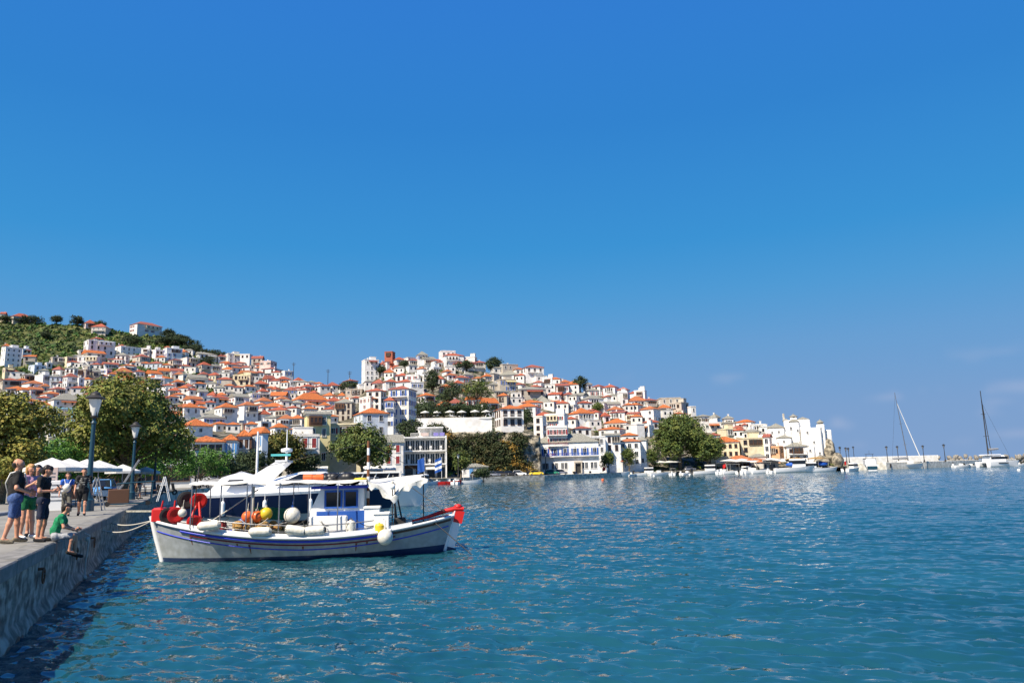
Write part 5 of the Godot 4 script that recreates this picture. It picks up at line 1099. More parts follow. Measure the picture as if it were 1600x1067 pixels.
	for i in 5200:
		var b := r.randf_range(-0.73, 0.40)
		var g := ground_row(b)
		var hill := i < 3400
		if hill: b = r.randf_range(-0.73, -0.385); g = ground_row(b)
		var q := r.randf_range(0.68, 1.02) if hill else r.randf_range(0.02, 0.99)
		var rr: float = lerpf(g[3], g[1], q)
		var p := Vector3(sin(b) * rr, ground_height(b, rr) - 0.3, -cos(b) * rr)
		var z := r.randf_range(0.7, 2.3) if hill else r.randf_range(0.5, 1.3)
		var t: Color = [DEEP[1], MIXED[1], MIXED[0], GREEN[2], OLIVE[1]][r.randi() % 5]
		for k in 16:
			var d := Vector3(r.randfn(), absf(r.randfn()), r.randfn()).normalized()
			var c := p + d * z * Vector3(1, 0.8, 1) * r.randf_range(0.6, 1.0)
			var u := (d + Vector3(r.randfn(), r.randfn(), r.randfn()) * 0.5).normalized()
			var e := u.cross(Vector3(r.randfn(), r.randfn(), r.randfn())).normalized() * z * 0.42
			var f2 := u.cross(e)
			var g2 := r.randf_range(0.7, 1.3)
			s.tint = Color(t.r * g2, t.g * g2, t.b * g2)
			s.tri(c - e, c - f2 * 0.7, c + e); s.tri(c - e, c + e, c + f2 * 0.7)
	var o := part("hillside_scrub", s, M.leaf, self)
	tag(o, "low green scrub covering the hill and gaps between houses", "scrub")
	o.set_meta("kind", "stuff")

# ---------- landmark buildings

func block(o: Node3D, called: String, c: Vector3, size: Vector3, m: Material, turn := 0.0) -> MeshInstance3D:
	var s := Shape.new()
	s.box(Vector3.ZERO, size)
	var k := part(called, s, m, o, c - o.position)
	k.rotation.y = turn - o.rotation.y
	return k

func make_landmarks():
	var g := "front houses of the harbour"
	house("front_house", [-59.97, -144.01, 1.2, 5.75, 8, 9.44, 1.41, 0.53, 8.24], "o", "w", "white two storey front house with orange roof and long balcony", {"cols": 4, "side_cols": 2, "rows": 2, "kind": "dark", "balcony": true, "rail": M.white, "group": g, "chimney": 0.0})
	house("front_house", [-55.58, -146.3, 1.2, 2.04, 7, 9.81, 1.29, 0.26, 8.61], "o", "l", "narrow pale blue front house with blue window frames beside the white balcony house", {"cols": 3, "rows": 2, "kind": "sky", "ww": 0.6, "group": g, "chimney": 0.0})
	house("front_house", [-55.38, -152.24, 1.2, 2.17, 8, 10.78, 1.51, 0.35, 9.58], "o", "b", "narrow front house with red awnings between two pale blue houses", {"cols": 2, "rows": 2, "kind": "brown", "group": g})
	house("front_house", [-52.17, -151.25, 1.2, 1.18, 8, 11.29, 1.39, 0.68, 10.09], "o", "l", "corner house with white side, pale blue front and orange roof", {"cols": 2, "rows": 2, "kind": "sky", "ww": 0.7, "wh": 1.8, "group": g, "chimney": 0.0})
	house("terrace_house", [-45.02, -232.69, 6, 8, 10, 21.2, 2.21, 0.47, 15.2], "o", "l", "pale blue grey house with orange hipped roof below the blue shuttered house", {"cols": 2, "rows": 2, "side_cols": 2, "kind": "plain", "step": 3.6, "chimney": 0.0})
	house("tower_house", [-39.6, -263.54, 14, 7.39, 9, 32.02, 1.66, -0.17, 18.02], "r", "w", "tall white house with bright blue shutters and blue balcony doors", {"cols": 2, "rows": 4, "kind": "blue", "step": 3.3, "ww": 1.0, "wh": 1.8, "balcony": true, "rail": M.blue, "chimney": 0.0})
	house("tower_house", [-42.87, -258.47, 13, 3.01, 8, 27.61, 1.51, -0.01, 14.61], "r", "w", "narrow white tower house with blue doors on its left flank", {"cols": 1, "rows": 3, "kind": "blue", "step": 3.2, "balcony": true, "rail": M.blue})
	house("terrace_house", [-1.59, -242.49, 9, 7.52, 9, 22.39, 1.63, 0.25, 13.39], "o", "w", "white three storey house with bright orange roof right of terrace wall", {"cols": 3, "rows": 2, "kind": "dark", "balcony": true, "rail": M.white, "chimney": 1.0})
	var rb := house("balcony_house", [13.66, -239.61, 2, 6.14, 8, 15.94, 0.63, 0.01, 13.94], "f", "w", "white building with three storeys of dark red wooden balconies", {"cols": 4, "rows": 3, "kind": "red", "chimney": 0.0})
	for i in 3: balcony(rb, Vector3(0, 14 - i * 3.4 - 2.5, 4.0), 6.2, M.wine, 1.2)
	# rows of front houses toward the church
	house("front_house", [78.66, -279.65, 1.2, 10.44, 9, 11.27, 2.27, -0.27, 10.07], "o", "c", "cream two storey house with wide orange roof behind waterfront awnings", {"cols": 5, "rows": 2, "kind": "dark", "group": g})
	house("front_house", [-31.54, -191.93, 1.2, 4.95, 9, 10.4, 2.31, 0.23, 9.2], "g", "w", "white house with red shutters and grey slate roof left of the hotel", {"cols": 2, "rows": 2, "kind": "shut_red", "group": g, "gable": true, "wh": 1.8})
	house("front_house", [-50.18, -169.22, 1.2, 10.28, 9, 11.41, 0.52, 0.39, 10.21], "f", "w", "wide white flat roofed front house with red shutters", {"cols": 5, "rows": 2, "kind": "shut_red", "step": 3.6, "wh": 2.1, "group": g, "balcony": true, "rail": M.dark})
	var pg := house("pergola_house", [-80.97, -131, 1.2, 2.83, 8, 12.73, 0.49, 0.62, 11.53], "f", "c", "cream flat roofed building with light blue roof pergola between plane trees", {"cols": 3, "rows": 3, "kind": "plain", "group": g})
	var ps := Shape.new()
	for i in 8: ps.rod(Vector3(-3.0 + i * 0.75, 2.6, 3.4), Vector3(-3.0 + i * 0.75, 3.1, -2.0), 0.07)
	for q in [-2.9, 0.0, 2.4]:
		ps.rod(Vector3(q, 0, 3.2), Vector3(q, 2.6, 3.2), 0.07); ps.rod(Vector3(q, 0, -1.8), Vector3(q, 3.1, -1.8), 0.07)
	ps.rod(Vector3(-3.2, 2.6, 3.3), Vector3(2.6, 2.6, 3.3), 0.08)
	part("roof_pergola", ps, paint(lin(0.2, 0.5, 0.62), 0.6), pg, Vector3.UP * 11.53)
	# low cafe buildings behind the parasols
	var cafes := [[-60.2, -88.46, 1.3, 6.11, 6, 4.97, 0.3, 0.6, 3.67], [-57.35, -95.04, 1.3, 5.44, 6, 5.12, 0.3, 0.54, 3.82], [-54.39, -101.33, 1.3, 5.59, 6, 4.88, 0.3, 0.49, 3.58], [-55.49, -118.67, 1.3, 7.56, 6, 4.87, 0.3, 0.44, 3.57]]
	for i in 4:
		house("cafe_building", cafes[i], "f", ["c", "w", "b", "w"][i], "low flat roofed cafe behind the promenade parasols, %s from the left" % ["first", "second", "third", "fourth"][i], {"cols": 4, "side_cols": 0, "rows": 1, "kind": "dark", "ww": 1.6, "wh": 1.9, "group": "cafes on the promenade", "chimney": 0.0, "balcony": false})
	# hotel
	var o := thing("hotel", "white harbour hotel with two storeys of balconies and dark doors", "hotel", Vector3(-23.76, 1.3, -197.58), 0.12)
	var s := Shape.new()
	s.box(Vector3(0, 5.4, -5.0), Vector3(11.0, 10.8, 8.0))
	part("wall", s, M.wall_w, o)
	s = Shape.new()
	for y in [3.7, 7.2, 10.75]: s.box(Vector3(0, y, 0), Vector3(11.3, 0.32, 2.3))
	for x in [-5.55, 5.55]: s.box(Vector3(x, 5.6, 0), Vector3(0.35, 11.1, 2.2))
	part("balcony_frame", s, M.wall_w2, o)
	for i in 2:
		for j in 8:
			s = Shape.new()
			s.box(Vector3(0, 0, 0), Vector3(0.95, 2.5, 0.08))
			var dr := part("balcony_door", s, M.glass, o, Vector3(-4.6 + j * 1.31, 5.2 + i * 3.5, -0.94))
			s = Shape.new()
			s.box(Vector3(-0.52, 0, 0.05), Vector3(0.1, 2.5, 0.1)); s.box(Vector3(0.0, 0, 0.06), Vector3(0.07, 2.5, 0.06))
			part("frame", s, M.white, dr)
		s = Shape.new()
		s.box(Vector3(0, 0.95, 1.05), Vector3(10.8, 0.06, 0.06))
		for k in 36: s.box(Vector3(-5.3 + k * 0.303, 0.5, 1.05), Vector3(0.03, 0.9, 0.03))
		part("railing", s, M.dark, o, Vector3(0, 3.9 + i * 3.5, 0))
		for k in 4:
			s = Shape.new()
			s.box(Vector3(0, 0.5, 0.1), Vector3(0.6, 0.08, 0.6)); s.box(Vector3(0, 0.85, -0.2), Vector3(0.6, 0.6, 0.08)); s.box(Vector3(0, 0.25, 0.1), Vector3(0.5, 0.5, 0.5))
			part("chair", s, M.white, o, Vector3(-4.2 + k * 2.7 + i * 0.3, 3.9 + i * 3.5, 0.35))
	s = Shape.new()
	for x in [-4.2, -1.4, 1.6, 4.2]: s.box(Vector3(x, 1.5, -0.95), Vector3(2.0, 2.6, 0.12))
	part("shop_window", s, M.glass, o)
	s = Shape.new()
	s.box(Vector3(-2.9, 3.1, -0.85), Vector3(5.0, 0.9, 0.2))
	part("shop_sign", s, M.brown, o)
	s = Shape.new()
	s.quad(Vector3(0.2, 2.5, 1.9), Vector3(3.2, 2.5, 1.9), Vector3(3.2, 3.2, 0.1), Vector3(0.2, 3.2, 0.1))
	s.quad(Vector3(0.2, 2.3, 1.9), Vector3(3.2, 2.3, 1.9), Vector3(3.2, 2.5, 1.9), Vector3(0.2, 2.5, 1.9))
	part("awning", s, M.canvas, o)
	s = Shape.new()
	for x in [-1.6, 1.6, 4.6]: s.box(Vector3(x, 12.1, -2.5), Vector3(0.3, 2.5, 0.3))
	s.box(Vector3(1.5, 13.4, -2.5), Vector3(6.8, 0.3, 4.0))
	s.box(Vector3(1.5, 12.1, -4.4), Vector3(6.4, 2.4, 0.2))
	part("roof_pergola", s, M.wall_w2, o)
	for k in [[-2.6, M.roof_f, 2.4], [-0.1, M.wall_p, 2.2], [2.9, paint(lin(0.28, 0.24, 0.6), 0.6), 1.3], [4.5, paint(lin(0.28, 0.24, 0.6), 0.6), 1.3]]:
		s = Shape.new()
		s.box(Vector3.ZERO, Vector3(k[2], 0.85, 0.1))
		part("sign_panel", s, k[1], o, Vector3(k[0], 11.5, 0.9))
	var tx := TextMesh.new()
	tx.text = "ΣΩΤΗΡΑ"
	tx.font_size = 48
	tx.pixel_size = 0.011
	tx.depth = 0.04
	tx.material = M.dark
	part("sign_lettering", tx, null, o, Vector3(-2.6, 11.5, 0.98))
	# long hall with blue balcony
	o = thing("town_hall", "long white hall with grey slate roof and bright blue upper balcony", "hall", Vector3(16.55, 1.3, -239.43), -0.11)
	s = Shape.new()
	s.box(Vector3(0, 4.9, -1), Vector3(20.6, 9.8, 11.0))
	part("wall", s, M.wall_w, o)
	part("roof", hip_roof(20.6, 11.0, 3.1, 0.35), M.roof_g, o, Vector3(0, 9.8, -1))
	s = Shape.new()
	s.box(Vector3(1.0, 5.55, 4.95), Vector3(18.6, 0.22, 1.1))
	part("balcony_slab", s, M.wall_w2, o)
	s = Shape.new()
	s.box(Vector3(1.4, 6.55, 5.4), Vector3(17.2, 0.1, 0.1)); s.box(Vector3(1.4, 5.75, 5.4), Vector3(17.2, 0.1, 0.1))
	for k in 58: s.box(Vector3(-7.1 + k * 0.298, 6.15, 5.4), Vector3(0.11, 0.8, 0.06))
	part("balcony_rail", s, M.blue, o)
	for k in 6:
		var p := part("balcony_door", window_mesh("blue", 1.0, 2.1), null, o, Vector3(-6.4 + k * 3.1, 6.9, 4.5))
		s = Shape.new()
		s.box(Vector3(0, 1.62, 0.1), Vector3(0.5, 0.24, 0.2))
		part("lamp", s, M.white, p)
	for k in [-6.5, -3.6, -0.6, 5.8, 8.6]:
		for j in [-0.55, 0.55]: part("window", window_mesh("plain", 0.8, 1.9), null, o, Vector3(k + j, 2.6, 4.5))
	s = Shape.new()
	s.box(Vector3(2.7, 1.9, 4.9), Vector3(0.35, 3.2, 0.9)); s.box(Vector3(5.0 - 0.2, 1.9, 4.9), Vector3(0.35, 3.2, 0.9)); s.box(Vector3(3.75, 3.7, 4.9), Vector3(2.6, 0.5, 1.0))
	part("portico", s, M.wall_b, o)
	s = Shape.new()
	s.box(Vector3(3.75, 1.7, 4.55), Vector3(1.5, 2.8, 0.12))
	part("door", s, M.dark, o)
	for k in [-7.6, -2.4, 4.0]: chimney(o, Vector3(k, 11.6, -1.5))
	# small kiosks on the quay
	o = house("kiosk", [-10.9, -201.71, 1.3, 6.95, 6, 3.94, 1.04, 0.05, 2.64], "g", "w", "small white quay building with two light blue doors", {"cols": 0, "rows": 0, "chimney": 0.0, "balcony": false})
	for k in [-0.9, 1.3]:
		s = Shape.new()
		s.box(Vector3(0, 1.15, 0.05), Vector3(1.0, 2.1, 0.1))
		part("door", s, M.sky_blue, o, Vector3(k, 0.05, 3.0))
	for k in [-2.7, 2.9]: part("window", window_mesh("plain", 0.5, 0.8), null, o, Vector3(k, 1.7, 3.0))
	o = house("kiosk", [2.33, -213.99, 1.3, 4.16, 4, 4.04, 1.27, -0.01, 2.74], "g", "b", "small open stone kiosk beside the cliff", {"cols": 3, "rows": 1, "ww": 0.6, "wh": 1.6, "kind": "plain", "chimney": 0.0, "balcony": false})
	# terrace with retaining wall
	o = thing("terrace_wall", "long bright white retaining wall holding up the parasol terrace", "wall", Vector3(-17.55, 1.4, -221.31), 0.08)
	s = Shape.new()
	var w := []
	for j in 9:
		var row := []
		for i in 25:
			var x := lerpf(-11.8, 11.0, i / 24.0)
			row.append(Vector3(x, lerpf(9.0, 17.3, j / 8.0), sin(i * 0.5) * 0.25 - absf(x) * 0.05 + (8 - j) * 0.08))
		w.append(row)
	s.sheet(w)
	s.box(Vector3(-0.4, 17.2, -1.2), Vector3(22.8, 0.5, 1.6))
	part("wall_face", s, M.wall_w, o)
	s = Shape.new()
	s.box(Vector3(-0.4, 8.3, -17), Vector3(22.6, 17.2, 31.0))
	part("terrace_fill", s, M.stone, o)
	var spots := [-9.0, -5.6, -1.6, 2.0, 6.0, 9.4]
	for k in spots.size():
		parasol("small white parasol on the hill terrace, %s from the left" % ["first", "second", "third", "fourth", "fifth", "sixth"][k], o.transform * Vector3(spots[k], 16.95, -2.2 - (k % 2)), 2.9, 2.6, "parasols on the hill terrace")
	for k in 4: tree("terrace_tree", "spreading green tree behind the terrace parasols, %s from the left" % ["first", "second", "third", "fourth"][k], o.transform * Vector3(-9.0 + k * 5.6, 16.9, -6.5), 5.6, 8.0, DEEP, 60 + k, 2600, 0.3, "trees on the terrace")
	tree("cliff_shrub", "dark shrub before the left end of the white terrace wall", Vector3(-29.68, 10, -210.92), 8.0, 9.0, DEEP, 88, 3500, 0.3)
	tree("cliff_shrub", "brown green shrub growing under the white terrace wall", Vector3(-22.63, 12, -215.82), 5.0, 8.0, IVY, 89, 2500, 0.28)
	# cliff
	o = thing("cliff", "tan rock cliff under the terrace, mostly overgrown", "cliff", Vector3(-7.22, 1.4, -211.88), 0.03)
	var f := FastNoiseLite.new()
	f.seed = 4; f.frequency = 0.16; f.fractal_octaves = 4
	s = Shape.new()
	w = []
	for j in 22:
		var row := []
		for i in 46:
			var x := lerpf(-16.5, 15.5, i / 45.0)
			var top := lerpf(13.0, 12.4, i / 45.0) - maxf(0.0, x - 9.0) * 0.2
			row.append(Vector3(x, top * j / 21.0, -j * 0.28 + f.get_noise_2d(x * 1.3, j * 1.1) * 2.2 + (-7.0 if i == 45 else 0.0)))
		w.append(row)
	w.append([]); for i in 46: w[22].append(w[21][i] + Vector3(0, 0.2, -16))
	s.sheet(w)
	part("rock_face", s, M.rock, o)
	var ivy := thing("ivy", "dense dark green climbing shrubs covering the cliff beside hotel", "shrubs", o.position, o.rotation.y)
	var lobes := []
	var r := RandomNumberGenerator.new()
	r.seed = 3
	for k in 70:
		var x := r.randf_range(-15.5, 10.5)
		var y := r.randf_range(0.8, 11.5 - absf(x - 1.0) * 0.12)
		lobes.append([Vector3(x, y, 1.4 - y * 0.29 + r.randf_range(-0.6, 0.6)), Vector3(2.3, 1.7, 1.3) * r.randf_range(0.7, 1.3)])
	part("foliage", crown(lobes, 26000, 0.32, IVY, 5, 0.5, -1.0), null, ivy)
	lobes = []
	for p in [[-3.5, 3.6], [-2.0, 2.8], [6.6, 3.8], [8.0, 3.4], [4.6, 9.2], [6.4, 7.6], [9.4, 1.6], [-11.6, 11.4], [3.4, 2.0], [11.0, 2.2]]:
		lobes.append([Vector3(p[0], p[1], 2.3 - p[1] * 0.25), Vector3(1.5, 0.9, 0.9)])
	part("dry_foliage", crown(lobes, 1500, 0.26, RUST, 6, 0.5), null, ivy)
	make_church()

func make_church():
	var o := thing("church", "bright white fortress like church complex with slate roofs on headland", "church", Vector3(108.98, 1.4, -279.51), -0.37)
	# parts: centre x, top, width, base, depth offset, depth
	var b := [["nave", -2.4, 17.7, 9.3, 0.0, -4.0, 8.0], ["side_hall", -10.0, 15.0, 6.0, 0.0, -3.0, 8.0], ["low_hall", -14.6, 12.6, 4.0, 0.0, -1.5, 8.0], ["tower", -3.4, 18.9, 2.4, 12.0, -1.0, 2.6], ["gabled_bay", -3.4, 17.0, 3.4, 0.0, 0.3, 2.2], ["rampart", 2.2, 14.4, 7.0, -1.0, 0.5, 8.0], ["chapel", 5.7, 15.6, 2.8, 2.0, 0.6, 4.0], ["bastion", 8.1, 13.6, 2.4, 2.0, -1.6, 4.0], ["lower_wall", -1.6, 8.0, 9.0, -1.0, 3.4, 4.0], ["annex", -7.4, 11.0, 5.2, -1.0, 1.8, 5.0]]
	for k in b:
		var s := Shape.new()
		s.soft_box(Vector3(0, (k[2] - k[4]) / 2, 0), Vector3(k[3], k[2] - k[4], k[6]), 0.3)
		part(k[0], s, M.wall_w2, o, Vector3(k[1], k[4], k[5]))
	for k in [[-0.2, 17.7, 4.4, 7.0, 1.2, -4.0], [-6.2, 17.5, 2.2, 7.0, 1.0, -4.0], [-10.0, 15.0, 6.0, 8.0, 1.9, -3.0], [-7.4, 11.0, 5.2, 5.0, 1.2, 1.8], [-14.6, 12.6, 4.0, 6.0, 1.0, -1.5], [-3.4, 17.0, 3.4, 2.2, 1.0, 0.3]]:
		part("slate_roof", hip_roof(k[2], k[3], k[4], 0.15), M.roof_g, o, Vector3(k[0], k[1] + 0.01, k[5]))
	var s := Shape.new()
	s.lathe([Vector2(1.7, 0), Vector2(1.7, 0.12), Vector2(0.9, 0.6), Vector2(0.12, 1.1), Vector2(0, 1.5)], 8)
	part("tower_roof", s, M.roof_g, o, Vector3(-3.4, 18.9, -1.0))
	s = Shape.new()
	s.lathe([Vector2(1.0, 0), Vector2(1.0, 0.7), Vector2(1.5, 0.75), Vector2(0.9, 1.3), Vector2(0.1, 1.9), Vector2(0, 2.3)], 10)
	part("chapel_dome", s, M.roof_g, o, Vector3(5.7, 15.5, 0.6))
	s = Shape.new()
	s.box(Vector3(0, 1.6, 0), Vector3(0.7, 3.2, 0.7))
	part("bell_stack", s, M.stone, o, Vector3(-7.0, 17.4, -4.5))
	for p in [[-9.0, 13.4, 1.0], [-11.4, 13.2, 1.0], [-7.4, 9.6, 4.3], [-4.6, 14.6, 1.4], [-2.3, 13.6, 1.4], [1.0, 12.6, 4.5], [3.0, 9.0, 4.5], [1.4, 6.0, 5.4], [-1.0, 5.0, 5.4], [5.7, 14.0, 2.6], [4.6, 5.0, 4.5]]:
		part("window", window_mesh("plain", 0.6, 0.9), null, o, Vector3(p[0], p[1], p[2] + 0.02))
	# rock under the church
	var rk := thing("headland_rock", "rugged grey brown rock headland under the white church", "rock", Vector3(115.55, 0, -273.6), -0.4)
	var f := FastNoiseLite.new()
	f.seed = 9; f.frequency = 0.22; f.fractal_octaves = 4; f.noise_type = FastNoiseLite.TYPE_CELLULAR
	s = Shape.new()
	for q in [[Vector3(-0.3, 6.0, -2.0), Vector3(2.8, 6.2, 4.0)], [Vector3(2.0, 2.6, -1.0), Vector3(3.0, 4.6, 5.0)], [Vector3(-3.4, 2.6, 2.0), Vector3(3.6, 3.6, 4.0)], [Vector3(4.6, 1.4, -1.0), Vector3(2.4, 2.2, 4.0)]]:
		var g := []
		for i in 19:
			var row := []
			for j in 29:
				var e := PI * i / 18.0 - PI / 2
				var a := -TAU * j / 28.0
				var d := Vector3(cos(e) * cos(a), sin(e), cos(e) * sin(a))
				var p: Vector3 = q[0] + d * q[1]
				row.append(p + d * f.get_noise_3dv(p * 1.6) * 1.5)
			g.append(row)
		s.sheet(g)
	part("boulder_mass", s, M.rock, rk)

func parasol(label: String, at: Vector3, w: float, h: float, group := "", mat: Material = null) -> Node3D:
	var o := thing("parasol", label, "parasol", at, rng.randf_range(-0.3, 0.3), group)
	var s := Shape.new()
	s.rod(Vector3(0, 0, 0), Vector3(0, h + 0.25, 0), 0.035, 6)
	part("pole", s, M.metal, o)
	s = Shape.new()
	var k := w / 2
	var n := 8
	for i in n:
		var a0 := TAU * i / n + 0.39
		var a1 := TAU * (i + 1) / n + 0.39
		var p0 := Vector3(cos(a0) * k, h - 0.25, sin(a0) * k)
		var p1 := Vector3(cos(a1) * k, h - 0.25, sin(a1) * k)
		s.tri(p1, p0, Vector3(0, h + 0.3, 0))
		s.quad(p1 - Vector3.UP * 0.2, p0 - Vector3.UP * 0.2, p0, p1)
	part("canopy", s, mat if mat else M.canvas, o)
	s = Shape.new()
	s.box(Vector3(0, 0.08, 0), Vector3(0.55, 0.14, 0.55))
	part("base", s, M.kerb, o)
	return o

# ---------- quays and pier

const SHORE := [Vector2(-36, -76), Vector2(-43, -101), Vector2(-46, -132), Vector2(-40, -155), Vector2(-25, -182), Vector2(-8.5, -193), Vector2(8, -205), Vector2(30, -238), Vector2(49, -266), Vector2(66, -267), Vector2(92, -263), Vector2(112, -270), Vector2(124, -281)]

func make_quays():
	var s := Shape.new()
	var poly := PackedVector2Array([Vector2(5.6, 20), Vector2(-35.8, -76), Vector2(-43, -101), Vector2(-46, -132), Vector2(-150, -190), Vector2(-190, 20)])
	var t := Geometry2D.triangulate_polygon(poly)
	for i in range(0, t.size(), 3):
		var a := Vector3(poly[t[i]].x, 1.38, poly[t[i]].y)
		var b := Vector3(poly[t[i + 1]].x, 1.38, poly[t[i + 1]].y)
		var c := Vector3(poly[t[i + 2]].x, 1.38, poly[t[i + 2]].y)
		if (b - a).cross(c - a).y > 0: s.tri(a, b, c)
		else: s.tri(a, c, b)
	setting("promenade", s, M.concrete)
	# near quay wall: face, coping, weed line
	var e0 := Vector3(5.6, 0, 20)
	var e1 := Vector3(-35.8, 0, -76)
	var d := (e1 - e0).normalized()
	var out := Vector3(-d.z, 0, d.x)
	if out.x < 0: out = -out
	var f := FastNoiseLite.new()
	f.seed = 6; f.frequency = 0.9; f.fractal_octaves = 4
	s = Shape.new()
	var g := []
	for j in 12:
		var row := []
		for i in 420:
			var p := e0 + d * (e1 - e0).length() * i / 419.0
			var y := lerpf(-0.8, 1.14, j / 11.0)
			var q := f.get_noise_2d(i * 0.25, y * 2.0)
			row.append(p + out * (0.015 + q * 0.018 + (0.1 if y < 0.1 else 0.0)) + Vector3.UP * y)
		g.append(row)
	s.sheet(g, true)
	var wall := thing("quay_wall", "weathered grey concrete quay wall with dark weed and pale patches", "wall")
	part("wall_face", s, M.quay, wall)
	s = Shape.new()
	g = []
	for j in 5:
		var row := []
		for i in 420:
			var p := e0 + d * (e1 - e0).length() * i / 419.0
			var y := lerpf(-0.5, 0.16 + f.get_noise_2d(i * 0.8, 9.0) * 0.16, j / 4.0)
			row.append(p + out * (0.13 + f.get_noise_2d(i * 0.9, y * 5.0) * 0.05 - (0.1 if j == 4 else 0.0)) + Vector3.UP * y)
		g.append(row)
	s.sheet(g, true)
	part("weed_band", s, M.weed, wall)
	var n := 78
	for i in n:
		s = Shape.new()
		var len := (e1 - e0).length() / n
		s.soft_box(Vector3.ZERO, Vector3(0.5, 0.25, len - 0.025), 0.025, Basis(d.cross(Vector3.UP), Vector3.UP, -d))
		part("coping_stone", s, M.coping, wall, e0 + d * len * (i + 0.5) + out * (-0.2 + sin(i * 7.3) * 0.012) + Vector3.UP * (1.266 + sin(i * 3.1) * 0.006))
	# iron rings, a pipe and white paint drips on the wall
	for k in [[-9.6, -15.4], [-11.5, -19.8], [-13.0, -23.3]]:
		s = Shape.new()
		var p := Vector3(k[0], 0, k[1])
		p = e0 + d * (p - e0).dot(d)
		var ring := []
		var rad := []
		for i in 17:
			ring.append(p + out * 0.12 + Vector3.UP * (0.85 + sin(TAU * i / 16) * 0.14) + d * cos(TAU * i / 16) * 0.14)
			rad.append(0.018)
		s.tube(ring, rad, 5, false)
		s.rod(p + Vector3.UP * 0.99, p + out * 0.13 + Vector3.UP * 0.99, 0.03)
		part("mooring_ring", s, M.rust, wall)
	for k in [[-21.8, -41.8, "iron bollard on the quay edge beyond the folded gangway"]]:
		var bo := thing("bollard", k[2], "bollard", Vector3(k[0] - 0.5, 1.38, k[1]))
		s = Shape.new()
		s.lathe([Vector2(0.2, 0), Vector2(0.19, 0.05), Vector2(0.12, 0.1), Vector2(0.11, 0.34), Vector2(0.17, 0.4), Vector2(0.16, 0.47), Vector2(0, 0.5)], 14)
		part("post", s, M.rust, bo)
	var lad := thing("mooring_line", "pale knotted rope hanging down the quay wall beside the seated boy", "rope")
	s = Shape.new()
	var lp: Vector3 = e0 + d * (Vector3(-12.2, 0, -21.4) - e0).dot(d) + out * 0.14
	s.tube([lp + Vector3.UP * 1.36 - out * 0.3, lp + Vector3.UP * 1.2 + out * 0.05, lp + Vector3.UP * 0.5, lp + Vector3.UP * -0.1], [0.022, 0.022, 0.02, 0.02], 6)
	s.ball(lp + Vector3.UP * 1.1, Vector3(0.06, 0.07, 0.06), 8)
	s.ball(lp + Vector3.UP * 0.06, Vector3(0.07, 0.06, 0.07), 8)
	part("rope_strand", s, M.rope, lad)
	# far quay
	s = Shape.new()
	var tp := Shape.new()
	for i in SHORE.size() - 1:
		var a: Vector2 = SHORE[i]
		var b: Vector2 = SHORE[i + 1]
		var ia := a + a.normalized() * 24.0
		var ib := b + b.normalized() * 24.0
		s.quad(Vector3(a.x, -1, a.y), Vector3(b.x, -1, b.y), Vector3(b.x, 1.36, b.y), Vector3(a.x, 1.36, a.y))
		tp.quad(Vector3(a.x, 1.36, a.y), Vector3(b.x, 1.36, b.y), Vector3(ib.x, 1.36, ib.y), Vector3(ia.x, 1.36, ia.y))
	var fq := thing("harbour_wall", "long grey stone harbour wall along the town waterfront", "wall")
	part("wall_face", s, M.stone, fq)
	setting("waterfront_pavement", tp, M.concrete)
	# pier to the right
	s = Shape.new()
	var pts := [Vector3(120, 0, -279), Vector3(137, 0, -277), Vector3(160, 0, -291), Vector3(183, 0, -309), Vector3(215, 0, -338), Vector3(260, 0, -366)]
	for i in pts.size() - 1:
		var a: Vector3 = pts[i]
		var b: Vector3 = pts[i + 1]
		var m := (a + b) / 2
		var u := (b - a).normalized()
		var back := u.cross(Vector3.UP)
		if back.dot(m) < 0: back = -back
		s.soft_box(m + Vector3.UP * 0.5 + back * 6.0, Vector3((b - a).length() + 0.4, 4.2, 12.0), 0.12, Basis(u, Vector3.UP, u.cross(Vector3.UP)))
	var pier := thing("pier", "low grey concrete pier reaching out from the rocky headland", "pier")
	part("deck", s, M.pier, pier)
	for k in 7:
		s = Shape.new()
		var p: Vector3 = pts[1].lerp(pts[3], 0.05 + k * 0.14)
		s.box(p + Vector3(-0.25, 1.3, 0.2), Vector3(1.0, 1.4, 0.5))
		part("tyre_fender", s, M.rubber, pier)
	s = Shape.new()
	var w0 := Vector3(142.23, 0, -343.74)
	var w1 := Vector3(196.48, 0, -348.42)
	var w2 := Vector3(199.49, 0, -349.01)
	var w3 := Vector3(263.2, 0, -352.6)
	var mm := (w0 + w1) / 2
	var uu := (w1 - w0).normalized()
	s.soft_box(mm + Vector3.UP * 1.9, Vector3((w1 - w0).length(), 6.6, 2.0), 0.1, Basis(uu, Vector3.UP, uu.cross(Vector3.UP)))
	var bw := thing("breakwater", "white breakwater wall with grey boulders behind the moored yachts", "breakwater")
	part("parapet_wall", s, M.wall_w1, bw)
	var r := RandomNumberGenerator.new()
	r.seed = 14
	var stones := []
	for v in 4:
		s = Shape.new()
		var q := FastNoiseLite.new()
		q.seed = v; q.frequency = 0.9
		var gg := []
		for i in 6:
			var row := []
			for j in 9:
				var e := PI * i / 5.0 - PI / 2
				var a := -TAU * j / 8.0
				var dd := Vector3(cos(e) * cos(a), sin(e), cos(e) * sin(a))
				row.append(dd * (1.0 + q.get_noise_3dv(dd * 2.0) * 0.6))
			gg.append(row)
		s.sheet(gg)
		stones.append(s.mesh(M.boulder))
